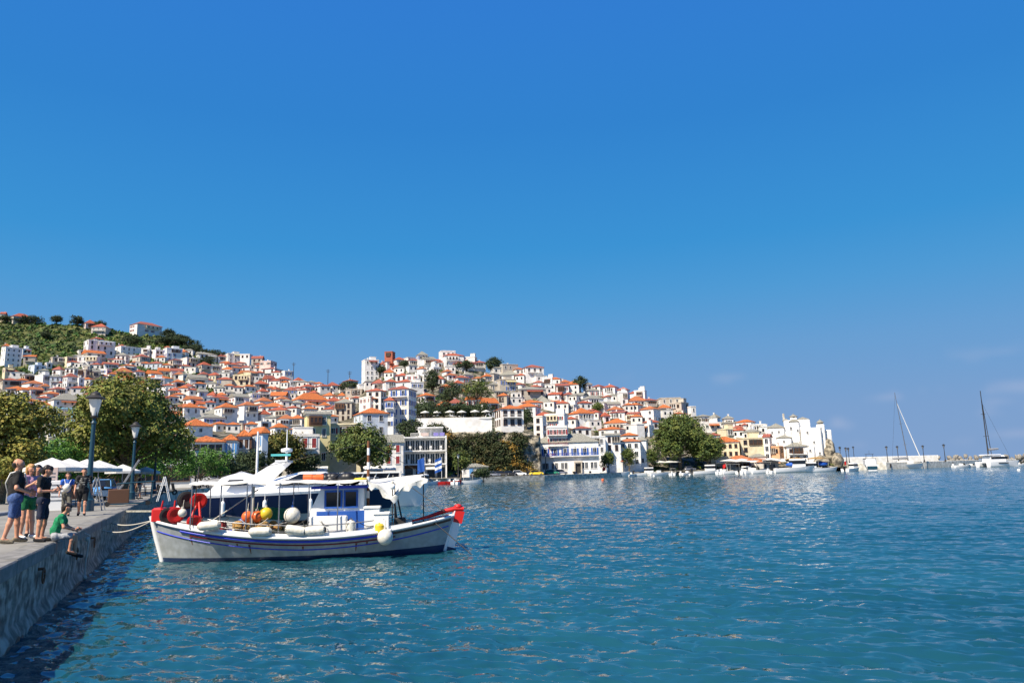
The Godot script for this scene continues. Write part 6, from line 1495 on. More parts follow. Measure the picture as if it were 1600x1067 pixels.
	for i in 110:
		var p := (w1 if i % 9 == 0 else w2).lerp(w3, r.randf())
		var o := part("boulder", stones[i % 4], null, bw, p + Vector3(r.randf_range(-2.5, 2.5), r.randf_range(0.0, 4.6), r.randf_range(-3, 3)))
		o.scale = Vector3(r.randf_range(0.8, 1.7), r.randf_range(0.6, 1.2), r.randf_range(0.8, 1.5))
		o.rotation = Vector3(r.randf() * 3, r.randf() * 3, r.randf() * 3)

# ---------- fishing boat

# half breadth of the caique at s (-1 bow .. 1 stern) and height y
func sheer(s: float) -> float:
	return 0.68 + 0.66 * pow(absf(minf(s - 0.1, 0.0)) / 1.1, 1.9) + 0.52 * pow(maxf(s - 0.1, 0.0) / 0.9, 2.0)

func caique(s: float, y: float, swell := 0.0) -> Vector3:
	var x := s * (4.72 + (0.30 * y if s < 0 else 0.34 * y))
	var q := clampf((y + 0.7) / (sheer(s) + 0.7), 0.0, 1.2)
	var b := 1.5 * pow(maxf(1.0 - pow(absf(s), 2.5), 0.0), 0.72)
	return Vector3(x, y, b * pow(q, 0.55) + swell)

func strake(y_of: Callable, r: float, from := -0.985, to := 0.985, squash := 1.0) -> Shape:
	var s := Shape.new()
	for side in [-1, 1]:
		var pts := []
		var rad := []
		for i in 41:
			var t := lerpf(from, to, i / 40.0)
			var p := caique(t, y_of.call(t), r * 0.3)
			pts.append(Vector3(p.x, p.y, p.z * side))
			rad.append(r)
		s.tube(pts, rad, 6)
	return s

func hull_band(y0: Callable, y1: Callable, rows: int) -> Shape:
	var s := Shape.new()
	for side in [-1, 1]:
		var g := []
		for j in rows + 1:
			var row := []
			for i in 49:
				var t := lerpf(-1.0, 1.0, i / 48.0)
				var p := caique(t, lerpf(y0.call(t), y1.call(t), j / float(rows)))
				row.append(Vector3(p.x, p.y, p.z * side))
			g.append(row)
		s.sheet(g, side < 0)
	return s

func make_fishing_boat():
	var o := thing("fishing_boat", "white wooden fishing boat with blue and red stripes and red tiller", "fishing boat", Vector3(-7.24, 0, -26.2), deg_to_rad(6.5))
	var wl := func(t): return 0.13 + 0.16 * maxf(0.0, t - 0.3)
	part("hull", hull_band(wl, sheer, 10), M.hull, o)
	part("bottom_paint", hull_band(func(_t): return -0.45, wl, 5), M.antifoul, o)
	part("rub_rail", strake(func(t): return sheer(t) - 0.09, 0.042, -0.78, 0.6), M.rail_blue, o)
	part("dark_rail", strake(func(t): return sheer(t) - 0.09, 0.036, 0.6, 0.97), M.brown, o)
	part("red_stripe", strake(func(t): return sheer(t) - 0.2 - 0.02 * t, 0.026, -0.72, 0.62), M.stripe, o)
	part("blue_stripe", strake(func(t): return sheer(t) - 0.36 + 0.06 * absf(t), 0.02, -0.97, 0.97), M.rail_blue, o)
	part("gunwale", strake(func(t): return sheer(t) + 0.03, 0.05), M.white, o)
	var s: Shape
	for side in [-1, 1]:
		s = Shape.new()
		var g := []
		for j in 2:
			var row := []
			for i in 33:
				var t := lerpf(-0.8, 0.72, i / 32.0)
				var p := caique(t, sheer(t))
				row.append(Vector3(p.x, p.y + j * 0.17, (p.z - 0.02) * side))
			g.append(row)
		s.sheet(g, side < 0)
		part("bulwark", s, M.white, o)
	s = Shape.new()
	var dk := [[], [], []]
	for i in 33:
		var t := lerpf(-0.97, 0.97, i / 32.0)
		var p := caique(t, sheer(t) - 0.12)
		for k in 3: dk[k].append(Vector3(p.x, p.y + (0.04 if k == 1 else 0.0), p.z * (1 - k) * 0.97))
	s.sheet(dk)
	part("deck", s, M.deck, o)
	s = Shape.new()
	s.tube([Vector3(-4.66, -0.4, 0), Vector3(-4.74, 0.1, 0), Vector3(-4.95, 0.75, 0), Vector3(-5.16, 1.5, 0)], [0.08, 0.085, 0.085, 0.075], 6)
	part("stem_post", s, M.white, o)
	s = Shape.new()
	s.tube([Vector3(4.66, -0.4, 0), Vector3(4.8, 0.3, 0), Vector3(5.05, 1.2, 0), Vector3(5.12, 1.42, 0)], [0.07, 0.075, 0.07, 0.06], 6)
	part("stern_post", s, M.white, o)
	# rudder and tiller
	s = Shape.new()
	s.box(Vector3(4.98, 0.42, 0), Vector3(0.34, 1.5, 0.07), Basis(Vector3.BACK, -0.26))
	var rud := part("rudder", s, M.white, o)
	s = Shape.new()
	s.box(Vector3(4.9, -0.1, 0), Vector3(0.36, 0.46, 0.085), Basis(Vector3.BACK, -0.26))
	part("rudder_foot", s, M.antifoul, rud)
	s = Shape.new()
	s.box(Vector3(5.2, 1.17, 0), Vector3(0.4, 0.42, 0.1), Basis(Vector3.BACK, -0.26))
	s.ball(Vector3(5.22, 1.5, 0), Vector3(0.16, 0.1, 0.08), 10)
	part("rudder_head", s, M.red, rud)
	s = Shape.new()
	s.tube([Vector3(5.42, 1.42, 0), Vector3(5.1, 1.43, 0), Vector3(4.7, 1.36, 0.02), Vector3(4.2, 1.2, 0.05), Vector3(3.6, 1.07, 0.08)], [0.075, 0.085, 0.075, 0.06, 0.03], 8)
	part("tiller", s, M.red, o)
	s = Shape.new()
	s.box(Vector3(4.55, 1.12, 0), Vector3(0.7, 0.1, 0.5), Basis(Vector3.BACK, 0.18))
	part("stern_seat", s, M.red, o)
	# wheelhouse
	var c := part("wheelhouse", wheelhouse_shape(), M.white, o)
	s = Shape.new()
	s.box(Vector3(1.22, 2.3, 0), Vector3(1.95, 0.09, 1.75))
	part("roof", s, M.rail_blue, c)
	s = Shape.new()
	s.box(Vector3(1.24, 1.1, 0.772), Vector3(1.62, 0.82, 0.03))
	part("blue_panel", s, M.blue, c)
	for k in [[0.98, 0.5], [1.56, 0.38]]:
		s = Shape.new()
		var x: float = k[0]
		var h: float = k[1] / 2
		for q in [[0, 0.27, k[1] + 0.1, 0.06], [0, -0.27, k[1] + 0.1, 0.06], [-h - 0.02, 0, 0.06, 0.48], [h + 0.02, 0, 0.06, 0.48]]:
			s.box(Vector3(x + q[0], 1.9 + q[1], 0.775), Vector3(q[2], q[3], 0.05))
		var wf := part("window", s, M.blue, c)
		s = Shape.new()
		s.box(Vector3(x, 1.9, 0.763), Vector3(k[1], 0.5, 0.02))
		part("pane", s, M.glass, wf)
	# engine box, crates
	s = Shape.new()
	s.soft_box(Vector3(0.85, 0.98, 1.05), Vector3(1.25, 0.78, 0.4), 0.03)
	part("white_locker", s, M.white, o)
	# awnings
	s = Shape.new()
	var g2 := []
	for j in 9:
		var row := []
		for i in 25:
			var x := lerpf(-3.6, 2.1, i / 24.0)
			var z := lerpf(-1.25, 1.25, j / 8.0)
			row.append(Vector3(x, 2.62 - 0.012 * (x + 3.6) - 0.03 * z * z - 0.035 * absf(sin(x * 1.7)) * (1.0 if absf(z) < 1.2 else 1.7) + sin(x * 5.0 + z * 3.0) * 0.012, z))
		g2.append(row)
	s.sheet(g2, true)
	var edge := []
	for j in 2:
		var row := []
		for i in 25: row.append(g2[8][i] + Vector3(0, -0.035 * j - 0.02 * j * sin(i * 2.1), 0.01 * j))
		edge.append(row)
	s.sheet(edge)
	part("fore_awning", s, M.canvas, o)
	s = Shape.new()
	g2 = []
	for j in 11:
		var row := []
		for i in 17:
			var u := i / 16.0
			var v := j / 10.0
			var x := lerpf(2.15, 4.15, u) - 0.25 * sin(v * PI)
			var z := lerpf(-1.2, 1.15, v)
			row.append(Vector3(x, 2.52 + 0.16 * u - 0.22 * sin(u * PI) * v - 0.4 * exp(-pow((u - 0.4) * 5.0, 2)) * v * v + 0.035 * sin(u * 17.0 + v * 4.0) * v - 0.2 * pow(u, 6) * v, z))
		g2.append(row)
	s.sheet(g2, true)
	edge = []
	for j in 3:
		var row := []
		for i in 17: row.append(g2[10][i] + Vector3(0, (-0.13 - 0.07 * sin(i * 1.9)) * j * 0.7, 0.03 * sin(i * 1.3) * j))
		edge.append(row)
	s.sheet(edge)
	part("stern_awning", s, M.canvas, o)
	# posts and rails
	for k in [[-3.55, 1.1, 1.1, 2.55], [-2.6, 1.2, 1.0, 2.52], [-1.75, 1.3, 0.9, 2.52], [-1.6, 1.3, 0.9, 2.5], [-0.7, 1.35, 0.8, 2.5], [0.25, 1.38, 0.8, 2.45], [1.19, 1.38, 0.8, 2.4], [2.97, 1.15, 0.9, 2.35], [3.05, 1.1, 0.9, 2.4], [-3.55, -1.1, 1.1, 2.55], [-0.7, -1.35, 0.8, 2.5], [1.6, -1.35, 0.8, 2.4], [4.0, 0.0, 1.0, 2.6]]:
		s = Shape.new()
		s.rod(Vector3(k[0], k[2], k[1]), Vector3(k[0], k[3], k[1] * 0.95), 0.022, 6)
		part("awning_post", s, M.metal if k[0] < 2.9 else M.dark, o)
	s = Shape.new()
	for side in [-1, 1]:
		var pts := []
		var rad := []
		for i in 15:
			var t := lerpf(-0.6, 0.6, i / 14.0)
			var p := caique(t, sheer(t))
			pts.append(Vector3(p.x, p.y + 0.42, (p.z - 0.08) * side))
			rad.append(0.018)
		s.tube(pts, rad, 5)
		s.tube(pts.map(func(p): return p - Vector3.UP * 0.2), rad.map(func(_q): return 0.01), 4)
	part("hand_rail", s, M.metal, o)
	s = Shape.new()
	s.tube([Vector3(2.1, 0.8, 0.35), Vector3(2.1, 1.9, 0.35)], [0.06, 0.055], 8)
	var mast := part("mast", s, M.rust, o)
	for i in 8:
		s = Shape.new()
		s.tube([Vector3(2.1, 1.9 + i * 0.245, 0.35), Vector3(2.1, 2.145 + i * 0.245, 0.35)], [0.05, 0.05], 8)
		part("mast_band", s, M.white if i % 2 == 0 else M.rust, mast)
	# bow gear
	s = Shape.new()
	s.soft_box(Vector3(-4.85, 1.55, 0.1), Vector3(0.38, 0.44, 0.6), 0.06)
	part("bow_box", s, M.red, o)
	reel(o, Vector3(-4.3, 1.52, 0.35), 0.27, M.red, 0.42)
	reel(o, Vector3(-4.55, 1.5, 0.3), 0.26, M.dark, 0.2)
	reel(o, Vector3(-3.75, 1.95, -0.35), 0.26, M.red, 0.3)
	reel(o, Vector3(-4.15, 1.98, -0.4), 0.3, M.dark, 0.3)
	reel(o, Vector3(-3.6, 1.28, 0.45), 0.22, M.red, 0.34)
	s = Shape.new()
	s.rod(Vector3(-3.9, 1.2, 0.1), Vector3(-3.72, 2.0, -0.3), 0.045); s.rod(Vector3(-3.5, 1.1, 0.1), Vector3(-3.72, 2.0, -0.3), 0.045)
	s.rod(Vector3(-4.3, 1.3, 0.5), Vector3(-4.28, 2.0, 0.4), 0.03); s.rod(Vector3(-4.75, 1.75, 0.3), Vector3(-4.7, 2.0, 0.3), 0.03)
	part("reel_frame", s, M.red, o)
	s = Shape.new()
	s.rod(Vector3(-3.55, 1.2, 0.9), Vector3(-3.5, 3.1, 0.6), 0.02); s.rod(Vector3(3.1, 1.0, 0.4), Vector3(2.95, 2.25, 0.5), 0.035); s.rod(Vector3(3.3, 0.95, 0.3), Vector3(3.02, 2.3, 0.4), 0.03)
	s.rod(Vector3(3.4, 2.4, 1.0), Vector3(4.7, 1.45, 1.9), 0.012)
	s.rod(Vector3(4.3, 1.1, 0.6), Vector3(5.6, 0.0, 1.4), 0.016)
	part("spar", s, M.dark, o)
	# piled net
	s = Shape.new()
	for i in 26: s.ball(Vector3(-2.2 + (i % 9) * 0.17, 0.98 + (i / 9) * 0.09 + rng.randf() * 0.06, 0.55 + rng.randf() * 0.6), Vector3(0.16, 0.11, 0.15) * rng.randf_range(0.7, 1.1), 8)
	part("net_pile", s, M.net, o)
	s = Shape.new()
	for i in 14: s.ball(Vector3(-0.9 + rng.randf() * 1.3, 0.82 + rng.randf() * 0.2, 0.4 + rng.randf() * 0.7), Vector3(0.2, 0.12, 0.2), 8)
	part("dark_net_pile", s, M.weed, o)
	for k in [[-2.9, 0.3, 0.5, 0.4], [-0.6, -0.5, 0.6, 0.45], [0.0, 0.1, 0.45, 0.5], [-1.4, -0.6, 0.7, 0.35], [3.2, 0.5, 0.4, 0.35]]:
		s = Shape.new()
		s.soft_box(Vector3(k[0], 0.72 + k[3] / 2 + (0.15 if absf(k[0]) > 2.5 else 0.0), k[1]), Vector3(k[2], k[3], 0.45), 0.03)
		part("gear_box", s, [M.tarp, M.brown, M.dark, M.weed, M.wine][int(absf(k[0]) * 10) % 5], o)
	s = Shape.new()
	s.tube([Vector3(-3.2, 1.2, 0.7), Vector3(-2.2, 1.02, 0.9), Vector3(-1.0, 1.1, 0.9), Vector3(-0.2, 1.25, 0.8)], [0.02, 0.02, 0.02, 0.02], 5)
	part("deck_pole", s, M.metal, o)
	s = Shape.new()
	s.tube([Vector3(-3.1, 1.2, 0.9), Vector3(-1.55, 2.3, 0.5)], [0.022, 0.022], 5); s.tube([Vector3(-1.62, 0.85, 1.1), Vector3(-1.62, 2.4, 0.9)], [0.05, 0.04], 5)
	part("rope_coil", s, M.rope, o)
	for i in 5:
		s = Shape.new()
		var x0 := -3.2 + i * 1.25
		var pts := []
		var rad := []
		for k in 9:
			var t := k / 8.0
			pts.append(Vector3(x0 + t * 0.9, 1.42 - 0.05 * i - 0.22 * sin(t * PI), 1.22 + 0.06 * sin(t * 7.0)))
			rad.append(0.012)
		s.tube(pts, rad, 5)
		part("slack_rope", s, M.rope if i % 2 else M.dark, o)
	for i in 9:
		s = Shape.new()
		s.ball(Vector3(-3.1 + i * 0.42 + rng.randf() * 0.2, 1.08 - i * 0.03 + rng.randf() * 0.12, 0.95 + rng.randf() * 0.25), Vector3(0.09, 0.06, 0.06), 8, Basis(Vector3.UP, rng.randf() * 3))
		part("net_float", s, [M.yellow, M.orange, M.cream, M.net][i % 4], o)
	for i in 3:
		s = Shape.new()
		s.rod([Vector3(2.1, 3.8, 0.35), Vector3(2.1, 3.4, 0.35), Vector3(2.1, 3.8, 0.35)][i], [Vector3(-3.6, 2.6, 0.0), Vector3(0.6, 2.35, 1.2), Vector3(4.1, 2.6, 0.0)][i], 0.008, 4)
		part("stay", s, M.dark, o)
	# rust runs and scuffs on the hull: thin flakes where the scuppers drain
	for i in 6:
		s = Shape.new()
		var t0: float = [-0.72, -0.41, -0.33, 0.02, 0.37, 0.44][i]
		var g3 := []
		for j in 6:
			var row := []
			for k in 2:
				var w2: float = 0.004 + 0.0022 * (5 - j)
				var q2 := caique(t0 + (k - 0.5) * w2, sheer(t0) - 0.24 - j * [0.05, 0.02, 0.06, 0.03, 0.055, 0.018][i], 0.004)
				row.append(q2)
			g3.append(row)
		s.sheet(g3, true)
		part("rust_run", s, M.rust, o)
	# loose gear: each a thing of its own
	var tf := o.transform
	for k in [[-2.86, 1.2, 1.42, 0.06, "nearest the red reels"], [-1.23, 0.97, 1.52, 0.0, "below the orange buoys"], [-0.12, 0.98, 1.53, -0.18, "beside the white locker"], [0.49, 0.95, 1.5, 0.05, "with dark straps, in front of the white locker"]]:
		var fd := thing("fender", "white cylinder fender on the boat rail, " + k[4], "fender", tf * Vector3(k[0], k[1], k[2]), deg_to_rad(6.5), "fenders on the fishing boat")
		s = Shape.new()
		s.lathe([Vector2(0, -0.36), Vector2(0.06, -0.36), Vector2(0.13, -0.29), Vector2(0.145, -0.2), Vector2(0.145, 0.2), Vector2(0.13, 0.29), Vector2(0.06, 0.36), Vector2(0, 0.36)], 14, Vector3.ZERO, Basis(Vector3.BACK, PI / 2 + k[3]))
		part("body", s, M.cream, fd)
		for q in [-1, 1]:
			s = Shape.new()
			s.lathe([Vector2(0.132, 0.285), Vector2(0.066, 0.362), Vector2(0.0, 0.366)], 12, Vector3.ZERO, Basis(Vector3.BACK, PI / 2 + k[3]) * Basis(Vector3.RIGHT, 0.0 if q > 0 else PI))
			part("end_cap", s, M.tarp if k[0] > -1.0 else M.rope, fd)
		for q in [-1, 1]:
			s = Shape.new()
			s.rod(Vector3(0.3 * q, 0.05, 0), Vector3(0.2 * q, 0.28, -0.1), 0.012)
			part("strap", s, M.dark, fd)
	for k in [[-1.78, 1.42, 0.95, 0.19, "orange", "left orange buoy hanging from the fishing boat awning"], [-1.48, 1.42, 0.95, 0.19, "orange", "right orange buoy hanging beside the yellow one"], [-1.2, 1.5, 0.9, 0.21, "yellow", "yellow net covered buoy on the fishing boat"], [-0.34, 1.42, 0.95, 0.27, "cream", "large white buoy with blue top standing on deck"], [2.76, 0.66, 1.5, 0.26, "cream", "big white ball fender hanging over the hull side"], [2.98, 2.28, 1.2, 0.1, "white", "small white float under the stern awning corner"], [-3.9, 1.6, 0.8, 0.14, "cream", "cream float between the red reels"]]:
		var bu := thing("buoy", k[5], "buoy", tf * Vector3(k[0], k[1], k[2]), 0.0, "round buoys on the fishing boat")
		s = Shape.new()
		s.ball(Vector3.ZERO, Vector3.ONE * k[3], 18)
		part("ball", s, M[k[4]], bu)
		s = Shape.new()
		s.lathe([Vector2(0.05, k[3] - 0.01), Vector2(0.045, k[3] + 0.06), Vector2(0.0, k[3] + 0.07)], 8)
		s.rod(Vector3(0, k[3], 0), Vector3(0.0, k[3] + 0.28, -0.08), 0.01)
		part("eye", s, M.blue if k[3] == 0.27 else M.rope, bu)
	for k in [[2.3, 1.18, 0.95, "white fish crate stack behind the big ball fender"], [2.62, 1.08, 1.05, "white fish crate at the stern side of the stack"]]:
		var cr := thing("fish_crate", k[3], "crate", tf * Vector3(k[0], 0.78, k[2]), deg_to_rad(6.5), "crates on the fishing boat")
		s = Shape.new()
		var hh: float = (k[1] - 0.78) * 2.0
		s.soft_box(Vector3(0, hh / 2, 0), Vector3(0.5, hh, 0.42), 0.02)
		part("body", s, M.white, cr)
		s = Shape.new()
		s.soft_box(Vector3(0, hh + 0.04, 0), Vector3(0.56, 0.07, 0.48), 0.02)
		part("lid", s, M.white, cr)
	for k in [[1.62, M.cream, 0.3, "translucent jerry can tied to the rail"], [2.55, M.yellow, 0.22, "yellow bucket by the crate stack"], [-1.95, M.blue, 0.4, "blue barrel behind the net pile"]]:
		var jc := thing("deck_can", k[3], "can", tf * Vector3(k[0], 0.76, 1.22 if k[0] > 0 else 0.9))
		s = Shape.new()
		s.lathe([Vector2(0.0, 0.0), Vector2(0.15, 0.0), Vector2(0.16, 0.05), Vector2(0.16, k[2] * 1.2), Vector2(0.12, k[2] * 1.45), Vector2(0.05, k[2] * 1.5), Vector2(0.05, k[2] * 1.6), Vector2(0, k[2] * 1.6)], 12)
		part("body", s, k[1], jc)
		s = Shape.new()
		s.tube([Vector3(-0.08, k[2] * 1.45, 0), Vector3(0, k[2] * 1.8, 0), Vector3(0.08, k[2] * 1.45, 0)], [0.015, 0.015, 0.015], 5)
		part("handle", s, M.dark, jc)
	for k in [[0.2, 2.75, -0.2, 0.45, "orange", "orange roll of floats on the wheelhouse roof"], [1.4, 2.62, 0.1, 0.5, "tarp", "black bundle on the wheelhouse roof"], [0.75, 2.64, -0.5, 0.55, "tarp", "wider black bundle behind the orange roll"], [1.85, 2.62, 0.45, 0.26, "yellow", "small yellow disc float on the roof edge"]]:
		var rl := thing("roof_bundle", k[4 + 1], "bundle", tf * Vector3(k[0], 2.37, k[2]), deg_to_rad(6.5))
		s = Shape.new()
		if k[4] == "orange": s.lathe([Vector2(0, -0.36), Vector2(0.1, -0.34), Vector2(0.11, -0.1), Vector2(0.09, -0.08), Vector2(0.09, 0.02), Vector2(0.11, 0.05), Vector2(0.11, 0.34), Vector2(0, 0.36)], 12, Vector3(0, 0.28, 0.3), Basis(Vector3.BACK, PI / 2))
		elif k[4] == "yellow": s.lathe([Vector2(0, 0.1), Vector2(0.22, 0.13), Vector2(0.24, 0.18), Vector2(0.2, 0.22), Vector2(0, 0.24)], 14)
		else:
			for i in 6: s.ball(Vector3(rng.randf_range(-0.3, 0.3) * k[3] * 1.6, 0.15 + rng.randf() * 0.1, rng.randf_range(-0.2, 0.2)), Vector3(0.26, 0.2, 0.22), 10)
		part("bundle_body", s, M[k[4]], rl)
	var gc := thing("green_tarpaulin", "green tarpaulin hung along the far rail behind the orange buoys", "tarpaulin", tf * Vector3(-1.3, 1.3, -1.0), deg_to_rad(6.5))
	s = Shape.new()
	var gg := []
	for j in 4:
		var row := []
		for i in 13: row.append(Vector3(lerpf(-0.75, 0.75, i / 12.0), 0.35 - j * 0.14 - 0.12 * pow(i / 12.0, 2), sin(i * 1.4 + j) * 0.04))
		gg.append(row)
	s.sheet(gg)
	part("cloth", s, M.green, gc)
	var rope := thing("bow_rope", "pale mooring rope from the fishing boat bow to the quay", "rope")
	s = Shape.new()
	var a := tf * Vector3(-5.1, 1.35, 0.05)
	var b := Vector3(-14.6, 1.1, -26.2)
	for q in [Vector3.ZERO, Vector3(-2.5, 0.2, -4.5)]:
		var pts := []
		var rad := []
		for i in 13:
			var t := i / 12.0
			pts.append(a.lerp(b + q, t) - Vector3.UP * 0.25 * sin(t * PI))
			rad.append(0.022)
		s.tube(pts, rad, 5)
	part("rope_strand", s, M.rope, rope)

func wheelhouse_shape() -> Shape:
	var s := Shape.new()
	var z := 0.75
	var lo := [Vector2(0.2, 0.65), Vector2(2.0, 0.65), Vector2(2.0, 2.26), Vector2(0.55, 2.26), Vector2(0.2, 1.5)]
	for i in 5:
		var a: Vector2 = lo[i]
		var b: Vector2 = lo[(i + 1) % 5]
		s.quad(Vector3(b.x, b.y, z), Vector3(a.x, a.y, z), Vector3(a.x, a.y, -z), Vector3(b.x, b.y, -z))
	for k in [-1, 1]:
		for i in range(1, 4):
			var p := Vector3(lo[0].x, lo[0].y, z * k)
			var q := Vector3(lo[i].x, lo[i].y, z * k)
			var r := Vector3(lo[i + 1].x, lo[i + 1].y, z * k)
			if k > 0: s.tri(p, q, r)
			else: s.tri(p, r, q)
	return s

func reel(o: Node3D, at: Vector3, r: float, m: Material, w: float):
	var s := Shape.new()
	var q := Basis(Vector3.UP, 0.55) * Basis(Vector3.RIGHT, PI / 2)
	s.lathe([Vector2(0, -w / 2), Vector2(r, -w / 2), Vector2(r, -w / 2 + 0.05), Vector2(r * 0.62, -w / 2 + 0.08), Vector2(r * 0.58, w / 2 - 0.08), Vector2(r, w / 2 - 0.05), Vector2(r, w / 2), Vector2(r * 0.75, w / 2 + 0.01), Vector2(0, w / 2 - 0.03)], 20, at, q)
	var n := part("net_reel", s, m, o)
	s = Shape.new()
	s.lathe([Vector2(r * 0.7, -w * 0.3), Vector2(r * 0.8, 0), Vector2(r * 0.7, w * 0.3)], 16, at, q)
	part("wound_net", s, M.net if m == M.dark else M.wine, n)

# ---------- other craft

func sheet_hull(L: float, B: float, h0: float, h1: float, y0f: float, y1f: float, rows := 6, flare := 0.5) -> Shape:
	# a hull band with a pointed bow at +x and a square stern at -x; y0f and y1f choose the band (0 keel, 1 sheer)
	var s := Shape.new()
	for side in [-1, 1]:
		var g := []
		for j in rows + 1:
			var row := []
			for i in 33:
				var t := i / 32.0
				var q := lerpf(y0f, y1f, j / float(rows))
				var sh := lerpf(h0, h1, t * t)
				var y := lerpf(-0.4, sh, q)
				var b := B / 2 * pow(maxf(1.0 - pow(t, 2.6), 0.0), 0.62) * lerpf(1.0, 1.0, t) * pow(q, flare * (0.4 + t))
				row.append(Vector3(-L / 2 + t * L * (0.9 + 0.1 * q), y, b * side))
			g.append(row)
		s.sheet(g, side < 0)
	if y1f > 0.5:
		var c := Vector3(-L / 2, h0, 0)
		var pts := []
		for j in rows + 1:
			var q := lerpf(y0f, y1f, j / float(rows))
			pts.append(Vector3(-L / 2, lerpf(-0.4, h0, q), B / 2 * pow(q, flare * 0.4)))
		for j in rows:
			var a: Vector3 = pts[j]
			var b: Vector3 = pts[j + 1]
			s.quad(a * Vector3(1, 1, -1), a, b, b * Vector3(1, 1, -1))
		c = c
	return s

func sheet_deck(L: float, B: float, h0: float, h1: float, lift := 0.0) -> Shape:
	var s := Shape.new()
	var g := [[], [], []]
	for i in 25:
		var t := i / 24.0
		var y := lerpf(h0, h1, t * t) + lift
		var b := B / 2 * pow(maxf(1.0 - pow(t, 2.6), 0.0), 0.62) * 0.985
		for k in 3: g[k].append(Vector3(-L / 2 + t * L * 0.995, y + (0.1 if k == 1 else 0.0), b * (1 - k)))
	s.sheet(g)
	return s

